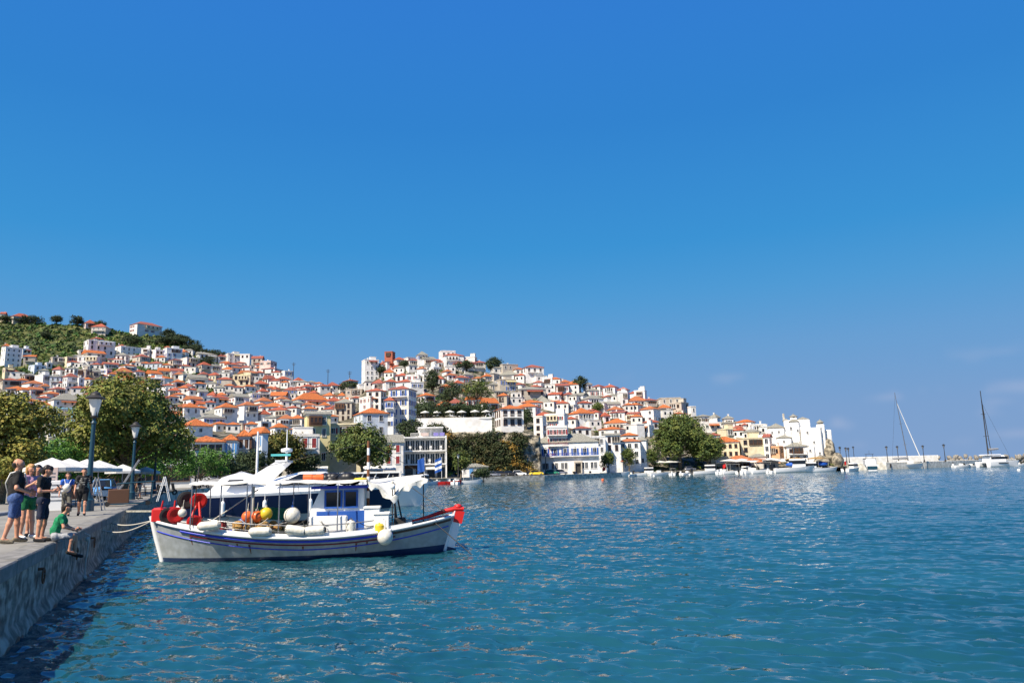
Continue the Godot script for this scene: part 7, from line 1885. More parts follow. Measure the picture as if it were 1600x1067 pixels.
func make_yacht():
	var o := thing("motor_yacht", "sleek white motor yacht with navy hull band behind the fishing boat", "yacht", Vector3(-10.5, 0, -36.2), deg_to_rad(10))
	part("hull", sheet_hull(9.6, 3.7, 1.95, 2.15, 0.0, 0.58, 8), M.hull, o)  # greyed paint carries the shade on the white lower hull
	part("navy_band", sheet_hull(9.64, 3.74, 1.95, 2.15, 0.58, 0.95, 4), M.navy, o)
	part("toe_rail", sheet_hull(9.62, 3.72, 1.95, 2.15, 0.95, 1.0, 2), M.gel, o)
	part("deck", sheet_deck(9.6, 3.7, 1.95, 2.15), M.gel, o)
	# sloping stern quarter
	var s := Shape.new()
	for k in [-1, 1]:
		var a := Vector3(-5.7, 1.0, 1.5 * k)
		var b := Vector3(-4.75, 1.0, 1.7 * k)
		var c := Vector3(-4.2, 1.98, 1.7 * k)
		var d := Vector3(-4.75, 1.75, 1.5 * k)
		if k > 0: s.quad(a, b, c, d)
		else: s.quad(d, c, b, a)
	s.quad(Vector3(-5.7, 1.0, 1.5), Vector3(-4.75, 1.75, 1.5), Vector3(-4.75, 1.75, -1.5), Vector3(-5.7, 1.0, -1.5))
	s.quad(Vector3(-4.75, 1.75, 1.5), Vector3(-4.2, 1.98, 1.7), Vector3(-4.2, 1.98, -1.7), Vector3(-4.75, 1.75, -1.5))
	s.box(Vector3(-5.3, 0.85, 0), Vector3(1.1, 0.25, 3.0))
	part("stern_steps", s, M.gel, o)
	# superstructure: lofted shells
	part("cabin_shell", shell([[-3.9, 1.95, 2.0, 1.45], [-3.4, 1.95, 2.75, 1.4], [-2.6, 1.95, 3.0, 1.25], [-1.7, 1.95, 2.72, 1.3], [-1.0, 1.95, 2.35, 1.4]]), M.gel, o)
	part("coupe_roof", shell([[-1.6, 1.95, 2.35, 1.45], [-0.8, 1.95, 2.72, 1.4], [0.2, 1.95, 2.92, 1.3], [1.3, 1.98, 2.9, 1.2], [2.2, 2.0, 2.5, 1.1], [3.4, 2.02, 2.2, 0.7]]), M.gel, o)
	s = Shape.new()
	for k in [-1, 1]:
		var w := [Vector3(-0.9, 2.3, 1.43 * k), Vector3(0.4, 2.42, 1.38 * k), Vector3(1.9, 2.35, 1.22 * k), Vector3(1.3, 2.78, 1.06 * k), Vector3(0.2, 2.8, 1.12 * k)]
		for i in range(1, 4):
			if k > 0: s.tri(w[0], w[i], w[i + 1])
			else: s.tri(w[0], w[i + 1], w[i])
	part("side_window", s, M.glass, o)
	s = Shape.new()
	for k in [-1, 1]:
		var w := [Vector3(-3.2, 2.35, 1.46 * k), Vector3(-2.0, 2.35, 1.42 * k), Vector3(-2.3, 2.62, 1.3 * k), Vector3(-2.9, 2.62, 1.32 * k)]
		if k > 0: s.quad(w[0], w[1], w[2], w[3])
		else: s.quad(w[3], w[2], w[1], w[0])
	part("cockpit_window", s, M.glass, o)
	s = Shape.new()
	for k in [-1, 1]:
		s.quad(Vector3(-2.5, 2.4, 1.35 * k), Vector3(-1.5, 2.4, 1.35 * k), Vector3(-0.4, 3.4, 1.1 * k), Vector3(-0.9, 3.4, 1.1 * k))
		s.quad(Vector3(-1.5, 2.4, 1.28 * k), Vector3(-2.5, 2.4, 1.28 * k), Vector3(-0.9, 3.4, 1.03 * k), Vector3(-0.4, 3.4, 1.03 * k))
	s.box(Vector3(-0.65, 3.42, 0), Vector3(0.55, 0.1, 2.25))
	part("radar_arch", s, M.gel, o)
	s = Shape.new()
	s.lathe([Vector2(0, 0), Vector2(0.06, 0), Vector2(0.05, 0.4), Vector2(0.25, 0.42), Vector2(0.28, 0.5), Vector2(0.25, 0.58), Vector2(0.03, 0.62), Vector2(0.025, 1.5), Vector2(0, 1.5)], 12, Vector3(-0.55, 3.45, 0))
	part("radar_mast", s, M.white, o)
	s = Shape.new()
	s.box(Vector3(-0.75, 3.72, 0.5), Vector3(0.9, 0.1, 0.12))
	part("radar_bar", s, paint(lin(0.1, 0.5, 0.5), 0.5), o)
	s = Shape.new()
	s.tube([Vector3(-2.24, 1.9, -2.1), Vector3(-2.24, 5.0, -2.1)], [0.07, 0.05], 8)
	part("boarding_crane", s, M.white, o)
	s = Shape.new()
	for k in [-1, 1]:
		for i in 7: s.rod(Vector3(-0.5 + i * 0.72, 2.0, (1.72 - i * i * 0.03) * k), Vector3(-0.5 + i * 0.72, 2.55, (1.68 - i * i * 0.03) * k), 0.014)
		var pts := []
		var rad := []
		for i in 7:
			pts.append(Vector3(-0.5 + i * 0.72, 2.55, (1.68 - i * i * 0.03) * k))
			rad.append(0.016)
		s.tube(pts, rad, 5)
	part("guard_rail", s, M.metal, o)
	s = Shape.new()
	s.box(Vector3(-7.0, 1.3, 0.4), Vector3(2.8, 0.06, 0.45), Basis(Vector3.BACK, -0.03))
	part("gangway", s, M.deck, o)
	for k in [-3.0, -1.2, 0.8, 2.2]:
		var fd := thing("yacht_fender", "slim white fender hanging on the yacht side, " + {-3.0: "nearest the stern", -1.2: "second from the stern", 0.8: "third from the stern", 2.2: "nearest the bow"}[k], "fender", o.transform * Vector3(k, 1.35, 1.95 if k < 2 else 1.75), 0.0, "fenders on the motor yacht")
		s = Shape.new()
		s.lathe([Vector2(0, -0.32), Vector2(0.07, -0.3), Vector2(0.1, -0.22), Vector2(0.1, 0.22), Vector2(0.07, 0.3), Vector2(0.02, 0.34), Vector2(0.01, 0.7), Vector2(0, 0.7)], 10)
		part("body", s, M.white, fd)
	# excursion boat further back
	o = thing("passenger_boat", "white passenger boat with row of slanted windows behind the stern awning", "boat", Vector3(-11.8, 0, -62.9), 0.12)
	part("hull", sheet_hull(9.0, 3.2, 1.5, 1.9, 0.0, 1.0, 8), M.gel, o)
	part("deck", sheet_deck(9.0, 3.2, 1.5, 1.9), M.gel, o)
	s = Shape.new()
	s.box(Vector3(-0.6, 2.85, 0), Vector3(5.6, 0.12, 2.7))
	s.box(Vector3(-0.6, 1.85, 0), Vector3(5.4, 0.55, 2.5))
	for i in 6:
		for k in [-1, 1]: s.rod(Vector3(-3.2 + i * 1.05, 2.1, 1.22 * k), Vector3(-2.9 + i * 1.05, 2.8, 1.22 * k), 0.045, 4)
	part("cabin", s, M.white, o)
	s = Shape.new()
	s.box(Vector3(-0.6, 2.45, 0), Vector3(5.2, 0.66, 2.3))
	part("window_band", s, M.glass, o)

func shell(st: Array) -> Shape:
	var s := Shape.new()
	var g := []
	for j in 11:
		var row := []
		for q in st:
			var a := PI * j / 10.0
			row.append(Vector3(q[0], lerpf(q[1], q[2], pow(sin(a), 0.6)), cos(a) * q[3]))
		g.append(row)
	s.sheet(g)
	return s

func small_boat(label: String, at: Vector3, turn: float, L: float, kind: int, tint: Material = null) -> Node3D:
	var o := thing("moored_boat", label, "boat", at, turn, "small boats along the harbour wall")
	var B := L * 0.36
	part("hull", sheet_hull(L, B, L * 0.11, L * 0.16, 0.0, 1.0, 5, 0.2), tint if tint else M.gel, o)
	part("deck", sheet_deck(L, B, L * 0.11, L * 0.16, -0.12), M.deck, o)
	var s := Shape.new()
	if kind % 3 == 0:
		s.quad(Vector3(L * 0.1, L * 0.13, B * 0.4), Vector3(L * 0.22, L * 0.13, 0), Vector3(L * 0.12, L * 0.23, 0), Vector3(L * 0.04, L * 0.23, B * 0.32))
		s.quad(Vector3(L * 0.22, L * 0.13, 0), Vector3(L * 0.1, L * 0.13, -B * 0.4), Vector3(L * 0.04, L * 0.23, -B * 0.32), Vector3(L * 0.12, L * 0.23, 0))
		part("windscreen", s, M.glass, o)
		s = Shape.new()
		s.soft_box(Vector3(-L * 0.05, L * 0.14, 0), Vector3(L * 0.12, L * 0.14, B * 0.5), 0.04)
		part("console", s, M.white, o)
	elif kind % 3 == 1:
		s.soft_box(Vector3(L * 0.1, L * 0.2, 0), Vector3(L * 0.3, L * 0.24, B * 0.62), 0.08)
		var c := part("cabin", s, M.white, o)
		s = Shape.new()
		s.box(Vector3(L * 0.1, L * 0.24, 0), Vector3(L * 0.304, L * 0.08, B * 0.64))
		part("window_band", s, M.glass, c)
	else:
		s.box(Vector3(-L * 0.05, L * 0.36, 0), Vector3(L * 0.42, 0.05, B * 0.8))
		for k in [[-0.22, -1], [-0.22, 1], [0.12, -1], [0.12, 1]]: s.rod(Vector3(L * k[0], L * 0.1, B * 0.38 * k[1]), Vector3(L * k[0], L * 0.36, B * 0.38 * k[1]), 0.025)
		part("bimini", s, M.canvas, o)
	s = Shape.new()
	s.soft_box(Vector3(-L * 0.53, L * 0.14, 0), Vector3(L * 0.07, L * 0.13, L * 0.07), 0.04)
	s.box(Vector3(-L * 0.53, 0.0, 0), Vector3(L * 0.03, L * 0.2, L * 0.03))
	part("outboard", s, M.tarp if kind % 2 else M.white, o)
	return o

func make_craft():
	make_yacht()
	var b := [[Vector3(-21.79, 0, -172.63), 0.9, 6.0, 1, "small white motorboat nearest the hotel"], [Vector3(-20.31, 0, -173.82), 0.3, 5.0, 0, "white open boat with outboard below the greek flag"], [Vector3(-15.25, 0, -175.34), 0.2, 4.6, 0, "red hulled dinghy tied below the cliff"], [Vector3(-13.54, 0, -176.48), 1.3, 4.0, 0, "white dinghy beside the red one"], [Vector3(-10.9, 0, -177.67), 0.1, 5.0, 2, "low white boat left of the bush on the quay"], [Vector3(4.03, 0, -204.96), 0.1, 4.0, 0, "yellow pedal boat at the harbour wall"], [Vector3(6.54, 0, -206.9), 0.4, 4.0, 0, "second yellow pedal boat nearer the blue balcony hall"], [Vector3(16.93, 0, -225.37), 0.1, 7.5, 0, "long white launch before the blue balcony hall"], [Vector3(23.25, 0, -234.85), 0.3, 6.0, 1, "white cabin boat right of the long launch"], [Vector3(32.52, 0, -245.86), 0.1, 8.5, 2, "large open boat with red awning by the small upright tree"], [Vector3(38.77, 0, -251.02), 0.9, 5.0, 0, "white boat left of the round street tree"], [Vector3(44.63, 0, -255.13), 0.2, 7.0, 1, "white cabin cruiser before the parasol cafe"], [Vector3(49.04, 0, -254.31), 0.3, 6.5, 0, "white speedboat below the light green tree"], [Vector3(53.82, 0, -255.39), 1.2, 5.0, 2, "small boat left under the very large tree"], [Vector3(58.59, 0, -254.34), 0.5, 5.0, 0, "grey white boat under the very large tree"], [Vector3(64.72, 0, -252.85), 0.05, 8.0, 1, "white motor cruiser right of the very large tree"], [Vector3(69.73, 0, -248.4), 0.6, 6.0, 0, "white boat before the cream house"], [Vector3(72.18, 0, -246.66), 0.1, 7.0, 2, "white boat with red flag near the cream house"], [Vector3(75.07, 0, -245.79), 0.8, 6.0, 1, "white cabin boat left of the orange awning"], [Vector3(78.13, 0, -244.84), 0.3, 7.0, 0, "white boat below the orange awning"], [Vector3(81.33, 0, -243.79), 0.1, 8.0, 2, "white boat with pale canopy left of the blue covered boat"], [Vector3(84.63, 0, -243.72), 0.6, 6.0, 0, "white boat with orange float beside the canopy boat"], [Vector3(90.12, 0, -242.82), 0.05, 11.0, 1, "sailing yacht hull with bright blue cover"], [Vector3(95.17, 0, -244.1), 0.1, 8.0, 1, "white yacht right of the blue cover boat"], [Vector3(100.61, 0, -245.16), 0.1, 8.0, 2, "boat with second blue cover below the headland"], [Vector3(109.72, 0, -244.51), 0.6, 6.5, 1, "white boat with pink flag at the pier root"]]
	for i in b.size():
		var tint: Material = M.red if i == 2 else M.yellow if i in [5, 6] else null
		var o := small_boat(b[i][4], b[i][0], b[i][1], b[i][2] * 1.25, b[i][3], tint)
		if i in [22, 24]:
			var s := Shape.new()
			s.ball(Vector3(0, 2.6, 0), Vector3(2.6 if i == 22 else 1.8, 0.7, 1.1), 10)
			part("blue_cover", s, paint(lin(0.01, 0.1, 0.5), 0.6), o)
		if i in [17, 25, 9]:
			var s := Shape.new()
			s.rod(Vector3(-2.4, 1, 0), Vector3(-2.9, 3.6, 0), 0.04)
			part("flag_staff", s, M.white, o)
			s = Shape.new()
			var g := []
			for j in 3:
				var row := []
				for k in 6: row.append(Vector3(-2.9 - k * 0.22, 3.5 - j * 0.6 - k * 0.12, sin(k * 1.2) * 0.15))
				g.append(row)
			s.sheet(g)
			part("flag", s, M.red, o)
		if i in [22, 23]:
			var s := Shape.new()
			s.tube([Vector3(0.6, 1, 0), Vector3(0.3, 15.0 if i == 22 else 9.0, 0)], [0.09, 0.05], 6)
			s.rod(Vector3(0.6, 2.2, 0), Vector3(-3.0, 2.1, 0), 0.07)
			part("mast", s, M.metal, o)
			s = Shape.new()
			s.rod(Vector3(5.0, 1.6, 0), Vector3(0.3, 14.6 if i == 22 else 8.8, 0), 0.02); s.rod(Vector3(-5.2, 1.3, 0), Vector3(0.3, 14.6 if i == 22 else 8.8, 0), 0.02)
			part("rigging", s, M.dark, o)
	# pier craft
	var o := thing("sailing_yacht", "sailing yacht with raked mast and white furled jib at the pier", "sailing yacht", Vector3(149.22, 0, -285.34), 0.12)
	part("hull", sheet_hull(13.0, 3.8, 1.6, 2.0, 0.0, 1.0, 6), M.gel, o)
	part("deck", sheet_deck(13, 3.8, 1.6, 2.0), M.deck, o)
	var s := Shape.new()
	s.tube([Vector3(0.6, 1.6, 0), Vector3(-1.9, 29.0, 0)], [0.2, 0.1], 7)
	for y in [9.0, 17.0]: s.rod(Vector3(-(y - 9.0) * 0.085, y, -1.2), Vector3(-(y - 9.0) * 0.085, y, 1.2), 0.06)
	part("mast", s, M.metal, o)
	s = Shape.new()
	s.tube([Vector3(6.3, 2.2, 0), Vector3(-1.5, 25.0, 0)], [0.2, 0.1], 6)
	part("furled_jib", s, M.white, o)
	s = Shape.new()
	s.rod(Vector3(-6.2, 1.8, 0), Vector3(-1.8, 28.5, 0), 0.03)
	part("backstay", s, M.dark, o)
	s = Shape.new()
	s.tube([Vector3(0.4, 4.0, 0), Vector3(-5.6, 3.8, 0)], [0.5, 0.3], 7)
	part("boom_cover", s, M.kerb, o)
	s = Shape.new()
	s.soft_box(Vector3(-1.0, 2.3, 0), Vector3(6.0, 1.1, 2.4), 0.2)
	part("coach_roof", s, M.white, o)
	o = thing("catamaran", "white sailing catamaran with tall dark mast at the pier end", "catamaran", Vector3(174.36, 0, -270.71), 0.15)
	for k in [-1, 1]:
		var hl := part("hull", sheet_hull(12.5, 2.2, 1.9, 2.2, 0.0, 1.0, 6), M.gel, o, Vector3(0, 0, 2.6 * k))
		s = Shape.new()
		s.box(Vector3(-1, 1.35, 1.0), Vector3(4.0, 0.3, 0.1))
		part("port_light", s, M.glass, hl)
	s = Shape.new()
	s.box(Vector3(-1.0, 1.7, 0), Vector3(9.0, 0.5, 5.4)); s.soft_box(Vector3(-1.5, 3.0, 0), Vector3(6.5, 2.2, 4.6), 0.5); s.soft_box(Vector3(-3.0, 4.3, 0), Vector3(5.0, 0.3, 4.8), 0.1)
	part("bridge_deck", s, M.gel, o)
	s = Shape.new()
	s.box(Vector3(-1.2, 3.2, 0), Vector3(6.54, 0.9, 4.64))
	part("window_band", s, M.glass, o)
	s = Shape.new()
	s.tube([Vector3(-3.6, 3.0, 0), Vector3(-3.4, 27.5, 0)], [0.24, 0.13], 7)
	s.rod(Vector3(-3.55, 11.0, -1.3), Vector3(-3.55, 11.0, 1.3), 0.07); s.rod(Vector3(-3.5, 19.0, -1.1), Vector3(-3.5, 19.0, 1.1), 0.07)
	part("mast", s, M.dark, o)
	s = Shape.new()
	s.rod(Vector3(5.6, 2.2, 0), Vector3(-3.4, 23.0, 0), 0.03); s.rod(Vector3(-6.0, 2.2, 2.4), Vector3(-3.4, 26.5, 0), 0.03); s.rod(Vector3(-2.2, 3.0, 0), Vector3(-3.4, 24.0, 0), 0.12)
	part("rigging", s, M.dark, o)
	s = Shape.new()
	s.tube([Vector3(-3.2, 6.2, 0), Vector3(0.6, 6.4, 0)], [0.5, 0.35], 6)
	part("sail_cover", s, M.kerb, o)
	o = thing("motor_cruiser", "broad white motor cruiser with dark radar arch moored at the pier", "motor boat", Vector3(116.23, 0, -245.92), 1.35)
	o.scale = Vector3.ONE * 0.8
	part("hull", sheet_hull(8.0, 4.6, 2.4, 2.8, 0.0, 1.0, 6), M.gel, o)
	s = Shape.new()
	s.soft_box(Vector3(-0.5, 3.6, 0), Vector3(5.0, 2.6, 4.2), 0.4)
	part("cabin", s, M.gel, o)
	s = Shape.new()
	s.box(Vector3(-0.5, 4.7, 0), Vector3(4.4, 0.5, 4.0))
	part("window_band", s, M.glass, o)
	s = Shape.new()
	for k in [-1, 1]: s.rod(Vector3(-1.0, 4.8, 1.4 * k), Vector3(-1.2, 6.6, 1.2 * k), 0.08)
	s.box(Vector3(-1.2, 6.7, 0), Vector3(0.5, 0.12, 3.4)); s.rod(Vector3(-1.2, 6.7, 0), Vector3(-1.2, 8.0, 0), 0.04)
	part("radar_arch", s, M.dark, o)
	s = Shape.new()
	s.box(Vector3(-4.1, 1.2, 0), Vector3(0.2, 1.3, 3.8))
	part("transom_panel", s, M.teal, o)
	for k in [[1491, 324, "white low tender beside the catamaran bow", 7.0], [1510, 326, "second white low tender beside the catamaran", 6.0], [1592, 345, "dark topped speedboat beyond the catamaran", 6.0]]:
		var d := {1491: Vector3(164.75, 0, -276.66), 1510: Vector3(169.42, 0, -278.52), 1592: Vector3(190.64, 0, -283.94)}
		small_boat(k[2], d[k[0]], 0.15, k[3], 0, null)
	for k in [[Vector3(111.29, 0, -166.18), "small white mooring buoy near the right edge"], [Vector3(20.25, 0, -174.28), "small orange mooring buoy before the upright tree"], [Vector3(41.12, 0, -222.91), "white mooring buoy before the speedboat"], [Vector3(56.15, 0, -241.8), "white mooring buoy under the very large tree"]]:
		var bu := thing("mooring_buoy", k[1], "buoy", k[0], 0.0, "mooring buoys in the harbour")
		s = Shape.new()
		s.ball(Vector3(0, 0.15, 0), Vector3.ONE * 0.35, 12)
		part("ball", s, M.orange if "orange" in k[1] else M.white, bu)
		s = Shape.new()
		s.rod(Vector3(0, 0.4, 0), Vector3(0, 0.62, 0), 0.05)
		part("eye", s, M.dark, bu)
	# flags on the far quay
	for k in [[Vector3(-20.68, 1.36, -170.75), "limp dark blue flag on a pole before the hotel", M.blue], [Vector3(-16.98, 1.36, -173.17), "blue and white flag on a pole right of the hotel", null]]:
		var fl := thing("flag_pole", k[1], "flag", k[0], 0.1)
		s = Shape.new()
		s.tube([Vector3.ZERO, Vector3(0, 5.0, 0)], [0.06, 0.04], 6)
		part("pole", s, M.white, fl)
		for st in 5:
			var g := []
			s = Shape.new()
			for j in 2:
				var row := []
				for i in 7: row.append(Vector3(-i * 0.26, 4.9 - (st + j) * 0.62 - i * 0.1, 0.1 * sin(i * 1.6 + st * 0.5)))
				g.append(row)
			s.sheet(g)
			part("flag_stripe", s, k[2] if k[2] else (M.blue if st % 2 == 0 else M.white), fl)

# ---------- people: signed distances to tapered capsules, joined smoothly and meshed as surface nets

class Body:
	var lo: Vector3
	var cell: float
	var nx: int
	var ny: int
	var nz: int
	var f := PackedFloat32Array()
	func setup(a: Vector3, b: Vector3, c: float):
		lo = a; cell = c
		nx = int((b.x - a.x) / c) + 2; ny = int((b.y - a.y) / c) + 2; nz = int((b.z - a.z) / c) + 2
		f.resize(nx * ny * nz)
		f.fill(0.3)
	func bone(a: Vector3, b: Vector3, ra: float, rb: float, k := 0.03):
		var m := maxf(ra, rb) + k + cell * 2.0
		var p0 := (a.min(b) - Vector3.ONE * m - lo) / cell
		var p1 := (a.max(b) + Vector3.ONE * m - lo) / cell
		var ab := b - a
		var l2 := maxf(ab.length_squared(), 1e-6)
		for z in range(maxi(0, int(p0.z)), mini(nz, int(p1.z) + 1)):
			for y in range(maxi(0, int(p0.y)), mini(ny, int(p1.y) + 1)):
				for x in range(maxi(0, int(p0.x)), mini(nx, int(p1.x) + 1)):
					var p := lo + Vector3(x, y, z) * cell
					var t := clampf((p - a).dot(ab) / l2, 0.0, 1.0)
					var d := p.distance_to(a + ab * t) - lerpf(ra, rb, t)
					var i := (z * ny + y) * nx + x
					var e := f[i]
					var h := maxf(k - absf(d - e), 0.0) / k
					f[i] = minf(d, e) - h * h * k * 0.25
	func cut(point: Vector3, normal: Vector3):
		for z in nz:
			for y in ny:
				for x in nx:
					var i := (z * ny + y) * nx + x
					f[i] = maxf(f[i], (lo + Vector3(x, y, z) * cell - point).dot(normal))
	func rumple(amp: float):
		var w := FastNoiseLite.new()
		w.seed = 2
		w.frequency = 9.0
		w.fractal_octaves = 2
		for z in nz:
			for y in ny:
				for x in nx:
					var i := (z * ny + y) * nx + x
					if absf(f[i]) < 0.06: f[i] += w.get_noise_3d(x * cell, y * cell * 0.45, z * cell) * amp
	func net(s: Shape):
		var id := PackedInt32Array()
		id.resize(nx * ny * nz)
		id.fill(-1)
		var v := PackedVector3Array()
		var off := [0, 1, nx, nx + 1, nx * ny, nx * ny + 1, nx * ny + nx, nx * ny + nx + 1]
		var cs := [Vector3(0, 0, 0), Vector3(1, 0, 0), Vector3(0, 1, 0), Vector3(1, 1, 0), Vector3(0, 0, 1), Vector3(1, 0, 1), Vector3(0, 1, 1), Vector3(1, 1, 1)]
		var eds := [[0, 1], [2, 3], [4, 5], [6, 7], [0, 2], [1, 3], [4, 6], [5, 7], [0, 4], [1, 5], [2, 6], [3, 7]]
		for z in nz - 1:
			for y in ny - 1:
				for x in nx - 1:
					var b := (z * ny + y) * nx + x
					var n := 0
					for o in off:
						if f[b + o] < 0.0: n += 1
					if n == 0 or n == 8: continue
					var sum := Vector3.ZERO
					var m := 0
					for e in eds:
						var d0 := f[b + off[e[0]]]
						var d1 := f[b + off[e[1]]]
						if (d0 < 0.0) != (d1 < 0.0):
							sum += cs[e[0]].lerp(cs[e[1]], d0 / (d0 - d1))
							m += 1
					id[b] = v.size()
					v.append(lo + (Vector3(x, y, z) + sum / m) * cell)
		var acc := PackedVector3Array()
		acc.resize(v.size())
		var q := []
		for z in range(1, nz - 1):
			for y in range(1, ny - 1):
				for x in range(1, nx - 1):
					var b := (z * ny + y) * nx + x
					var s0 := f[b] < 0.0
					for ax in 3:
						var st: int = [1, nx, nx * ny][ax]
						if s0 == (f[b + st] < 0.0): continue
						var u: int = [nx, nx * ny, 1][ax]
						var w: int = [nx * ny, 1, nx][ax]
						var k := [id[b], id[b - u], id[b - u - w], id[b - w]]
						if k.min() < 0: continue
						if not s0: k.reverse()
						q.append(k)
						var nrm := (v[k[1]] - v[k[0]]).cross(v[k[2]] - v[k[0]])
						for i in k: acc[i] += nrm
		for k in q:
			s.smooth(v[k[0]], v[k[1]], v[k[2]], acc[k[0]].normalized(), acc[k[1]].normalized(), acc[k[2]].normalized())
			s.smooth(v[k[0]], v[k[2]], v[k[3]], acc[k[0]].normalized(), acc[k[2]].normalized(), acc[k[3]].normalized())


const STAND := {"hip": Vector3(0.09, 0.92, 0), "knee": Vector3(0.115, 0.5, 0.02), "ankle": Vector3(0.12, 0.09, -0.02), "toe": Vector3(0.145, 0.04, 0.15), "shoulder": Vector3(0.185, 1.42, -0.01), "elbow": Vector3(0.25, 1.14, -0.03), "wrist": Vector3(0.26, 0.9, 0.06), "neck": Vector3(0, 1.46, -0.01), "head": Vector3(0, 1.64, 0.015), "chest": Vector3(0, 1.3, 0), "waist": Vector3(0, 1.08, 0)}

# look: shirt, legs, hair and shoe materials, and hem heights; pose: joints that differ, "l_" and "r_" for the sides
func person(label: String, at: Vector3, turn: float, size: float, look: Dictionary, pose := {}) -> Node3D:
	var o := thing("person", label, "person", at, turn)
	o.scale = Vector3.ONE * size
	var j := {}
	for k in STAND:
		var p: Vector3 = STAND[k]
		if p.x == 0.0: j[k] = pose.get(k, p)
		else:
			j["l_" + k] = pose.get("l_" + k, p)
			j["r_" + k] = pose.get("r_" + k, p * Vector3(-1, 1, 1))
	var g: float = look.get("girth", 1.0)
	var lo := Vector3(1e9, 1e9, 1e9)
	var hi := -lo
	for k in j:
		lo = lo.min(j[k]); hi = hi.max(j[k])
	lo -= Vector3.ONE * 0.22; hi += Vector3.ONE * 0.22
	var s := Shape.new()
	var b := Body.new()
	b.setup(lo, hi, 0.018)
	var pel: Vector3 = (j.l_hip + j.r_hip) / 2
	b.bone(j.l_hip, j.r_hip, 0.1 * g, 0.1 * g)
	b.bone(pel + Vector3.UP * 0.03, j.waist, 0.108 * g, 0.105 * g)
	b.bone(j.waist, j.chest, 0.105 * g, 0.12 * g)
	b.bone(j.l_shoulder, j.r_shoulder, 0.065, 0.065)
	b.bone(j.chest, j.neck, 0.11, 0.05)
	b.bone(j.neck, j.head - Vector3.UP * 0.06, 0.05, 0.05)
	for e in ["l_", "r_"]:
		b.bone(j[e + "hip"], j[e + "knee"], 0.078 * g, 0.054)
		b.bone(j[e + "knee"].lerp(j[e + "ankle"], 0.25), j[e + "ankle"], 0.055, 0.036)
		b.bone(j[e + "knee"], j[e + "knee"].lerp(j[e + "ankle"], 0.25), 0.052, 0.057)
		b.bone(j[e + "ankle"], j[e + "toe"], 0.042, 0.034)
		b.bone(j[e + "shoulder"], j[e + "elbow"], 0.05 * g, 0.04)
		b.bone(j[e + "elbow"], j[e + "wrist"], 0.04, 0.027)
	b.net(s)
	# head on a finer grid
	var h: Vector3 = j.head
	var face: Basis = Basis(Vector3.UP, look.get("turn", 0.0)) * Basis(Vector3.RIGHT, look.get("nod", 0.0))
	b = Body.new()
	b.setup(h - Vector3(0.16, 0.19, 0.17), h + Vector3(0.16, 0.16, 0.17), 0.011)
	b.bone(h + face * Vector3(0, 0.035, -0.025), h + face * Vector3(0, 0.02, 0.015), 0.085, 0.08, 0.04)
	b.bone(h + face * Vector3(0, -0.02, 0.035), h + face * Vector3(0, -0.075, 0.05), 0.06, 0.035, 0.04)
	b.bone(h + face * Vector3(0, 0.015, 0.092), h + face * Vector3(0, -0.02, 0.112), 0.01, 0.015, 0.015)
	for k in [-1, 1]:
		b.bone(h + face * Vector3(0.083 * k, 0.02, -0.01), h + face * Vector3(0.08 * k, -0.02, 0.0), 0.018, 0.013, 0.01)
		b.bone(h + face * Vector3(0.03 * k, 0.035, 0.08), h + face * Vector3(0.045 * k, 0.032, 0.072), 0.014, 0.012, 0.012)
	b.bone(h + face * Vector3(-0.02, -0.052, 0.085), h + face * Vector3(0.02, -0.052, 0.085), 0.012, 0.012, 0.01)
	b.bone(j.neck, h - Vector3.UP * 0.04, 0.05, 0.052, 0.03)
	b.net(s)
	# hands on a finer grid
	for e in ["l_", "r_"]:
		var w: Vector3 = j[e + "wrist"]
		var d: Vector3 = (w - j[e + "elbow"]).normalized()
		if pose.has(e + "hand"): d = (pose[e + "hand"] as Vector3).normalized()
		var side := 1.0 if e == "l_" else -1.0
		var u := d.cross(Vector3.RIGHT * side).normalized()
		if u.length() < 0.1: u = Vector3.BACK
		var nrm := d.cross(u) * side
		b = Body.new()
		b.setup(w - Vector3.ONE * 0.21, w + Vector3.ONE * 0.21, 0.009)
		b.bone(w - d * 0.03, w + d * 0.03, 0.027, 0.03, 0.02)
		b.bone(w + d * 0.03 + u * 0.02, w + d * 0.085 + u * 0.028, 0.02, 0.016, 0.015)
		b.bone(w + d * 0.03 - u * 0.02, w + d * 0.08 - u * 0.026, 0.02, 0.015, 0.015)
		for q in 4:
			var c := w + d * 0.085 + u * (0.03 - q * 0.02)
			var ln: float = [0.034, 0.04, 0.037, 0.028][q]
			var bend := (d * 0.8 - nrm * 0.5).normalized()
			b.bone(c, c + d * ln, 0.0095, 0.009, 0.004)
			b.bone(c + d * ln, c + d * ln + bend * ln, 0.009, 0.0075, 0.004)
		var tb := w + d * 0.03 + u * 0.03
		b.bone(tb, tb + (d * 0.6 + u * 0.7).normalized() * 0.035, 0.013, 0.011, 0.008)
		b.bone(tb + (d * 0.6 + u * 0.7).normalized() * 0.035, tb + (d * 0.6 + u * 0.7).normalized() * 0.035 + d * 0.03, 0.011, 0.009, 0.006)
		b.net(s)
	part("body", s, look.get("skin", M.skin), o)
	# shirt
	b = Body.new()
	b.setup(lo, hi, 0.02)
	var sl: float = look.get("sleeve", 0.55)
	b.bone(pel + Vector3.UP * look.get("hem", 0.06), j.waist, 0.124 * g, 0.12 * g, 0.05)
	b.bone(j.waist, j.chest, 0.12 * g, 0.135 * g, 0.05)
	b.bone(j.chest, j.neck - Vector3.UP * 0.06, 0.125 * g, 0.085, 0.05)
	b.bone(j.l_shoulder, j.r_shoulder, 0.078, 0.078, 0.04)
	for e in ["l_", "r_"]: b.bone(j[e + "shoulder"], (j[e + "shoulder"] as Vector3).lerp(j[e + "elbow"], sl), 0.072 * g, 0.066 * g, 0.03)
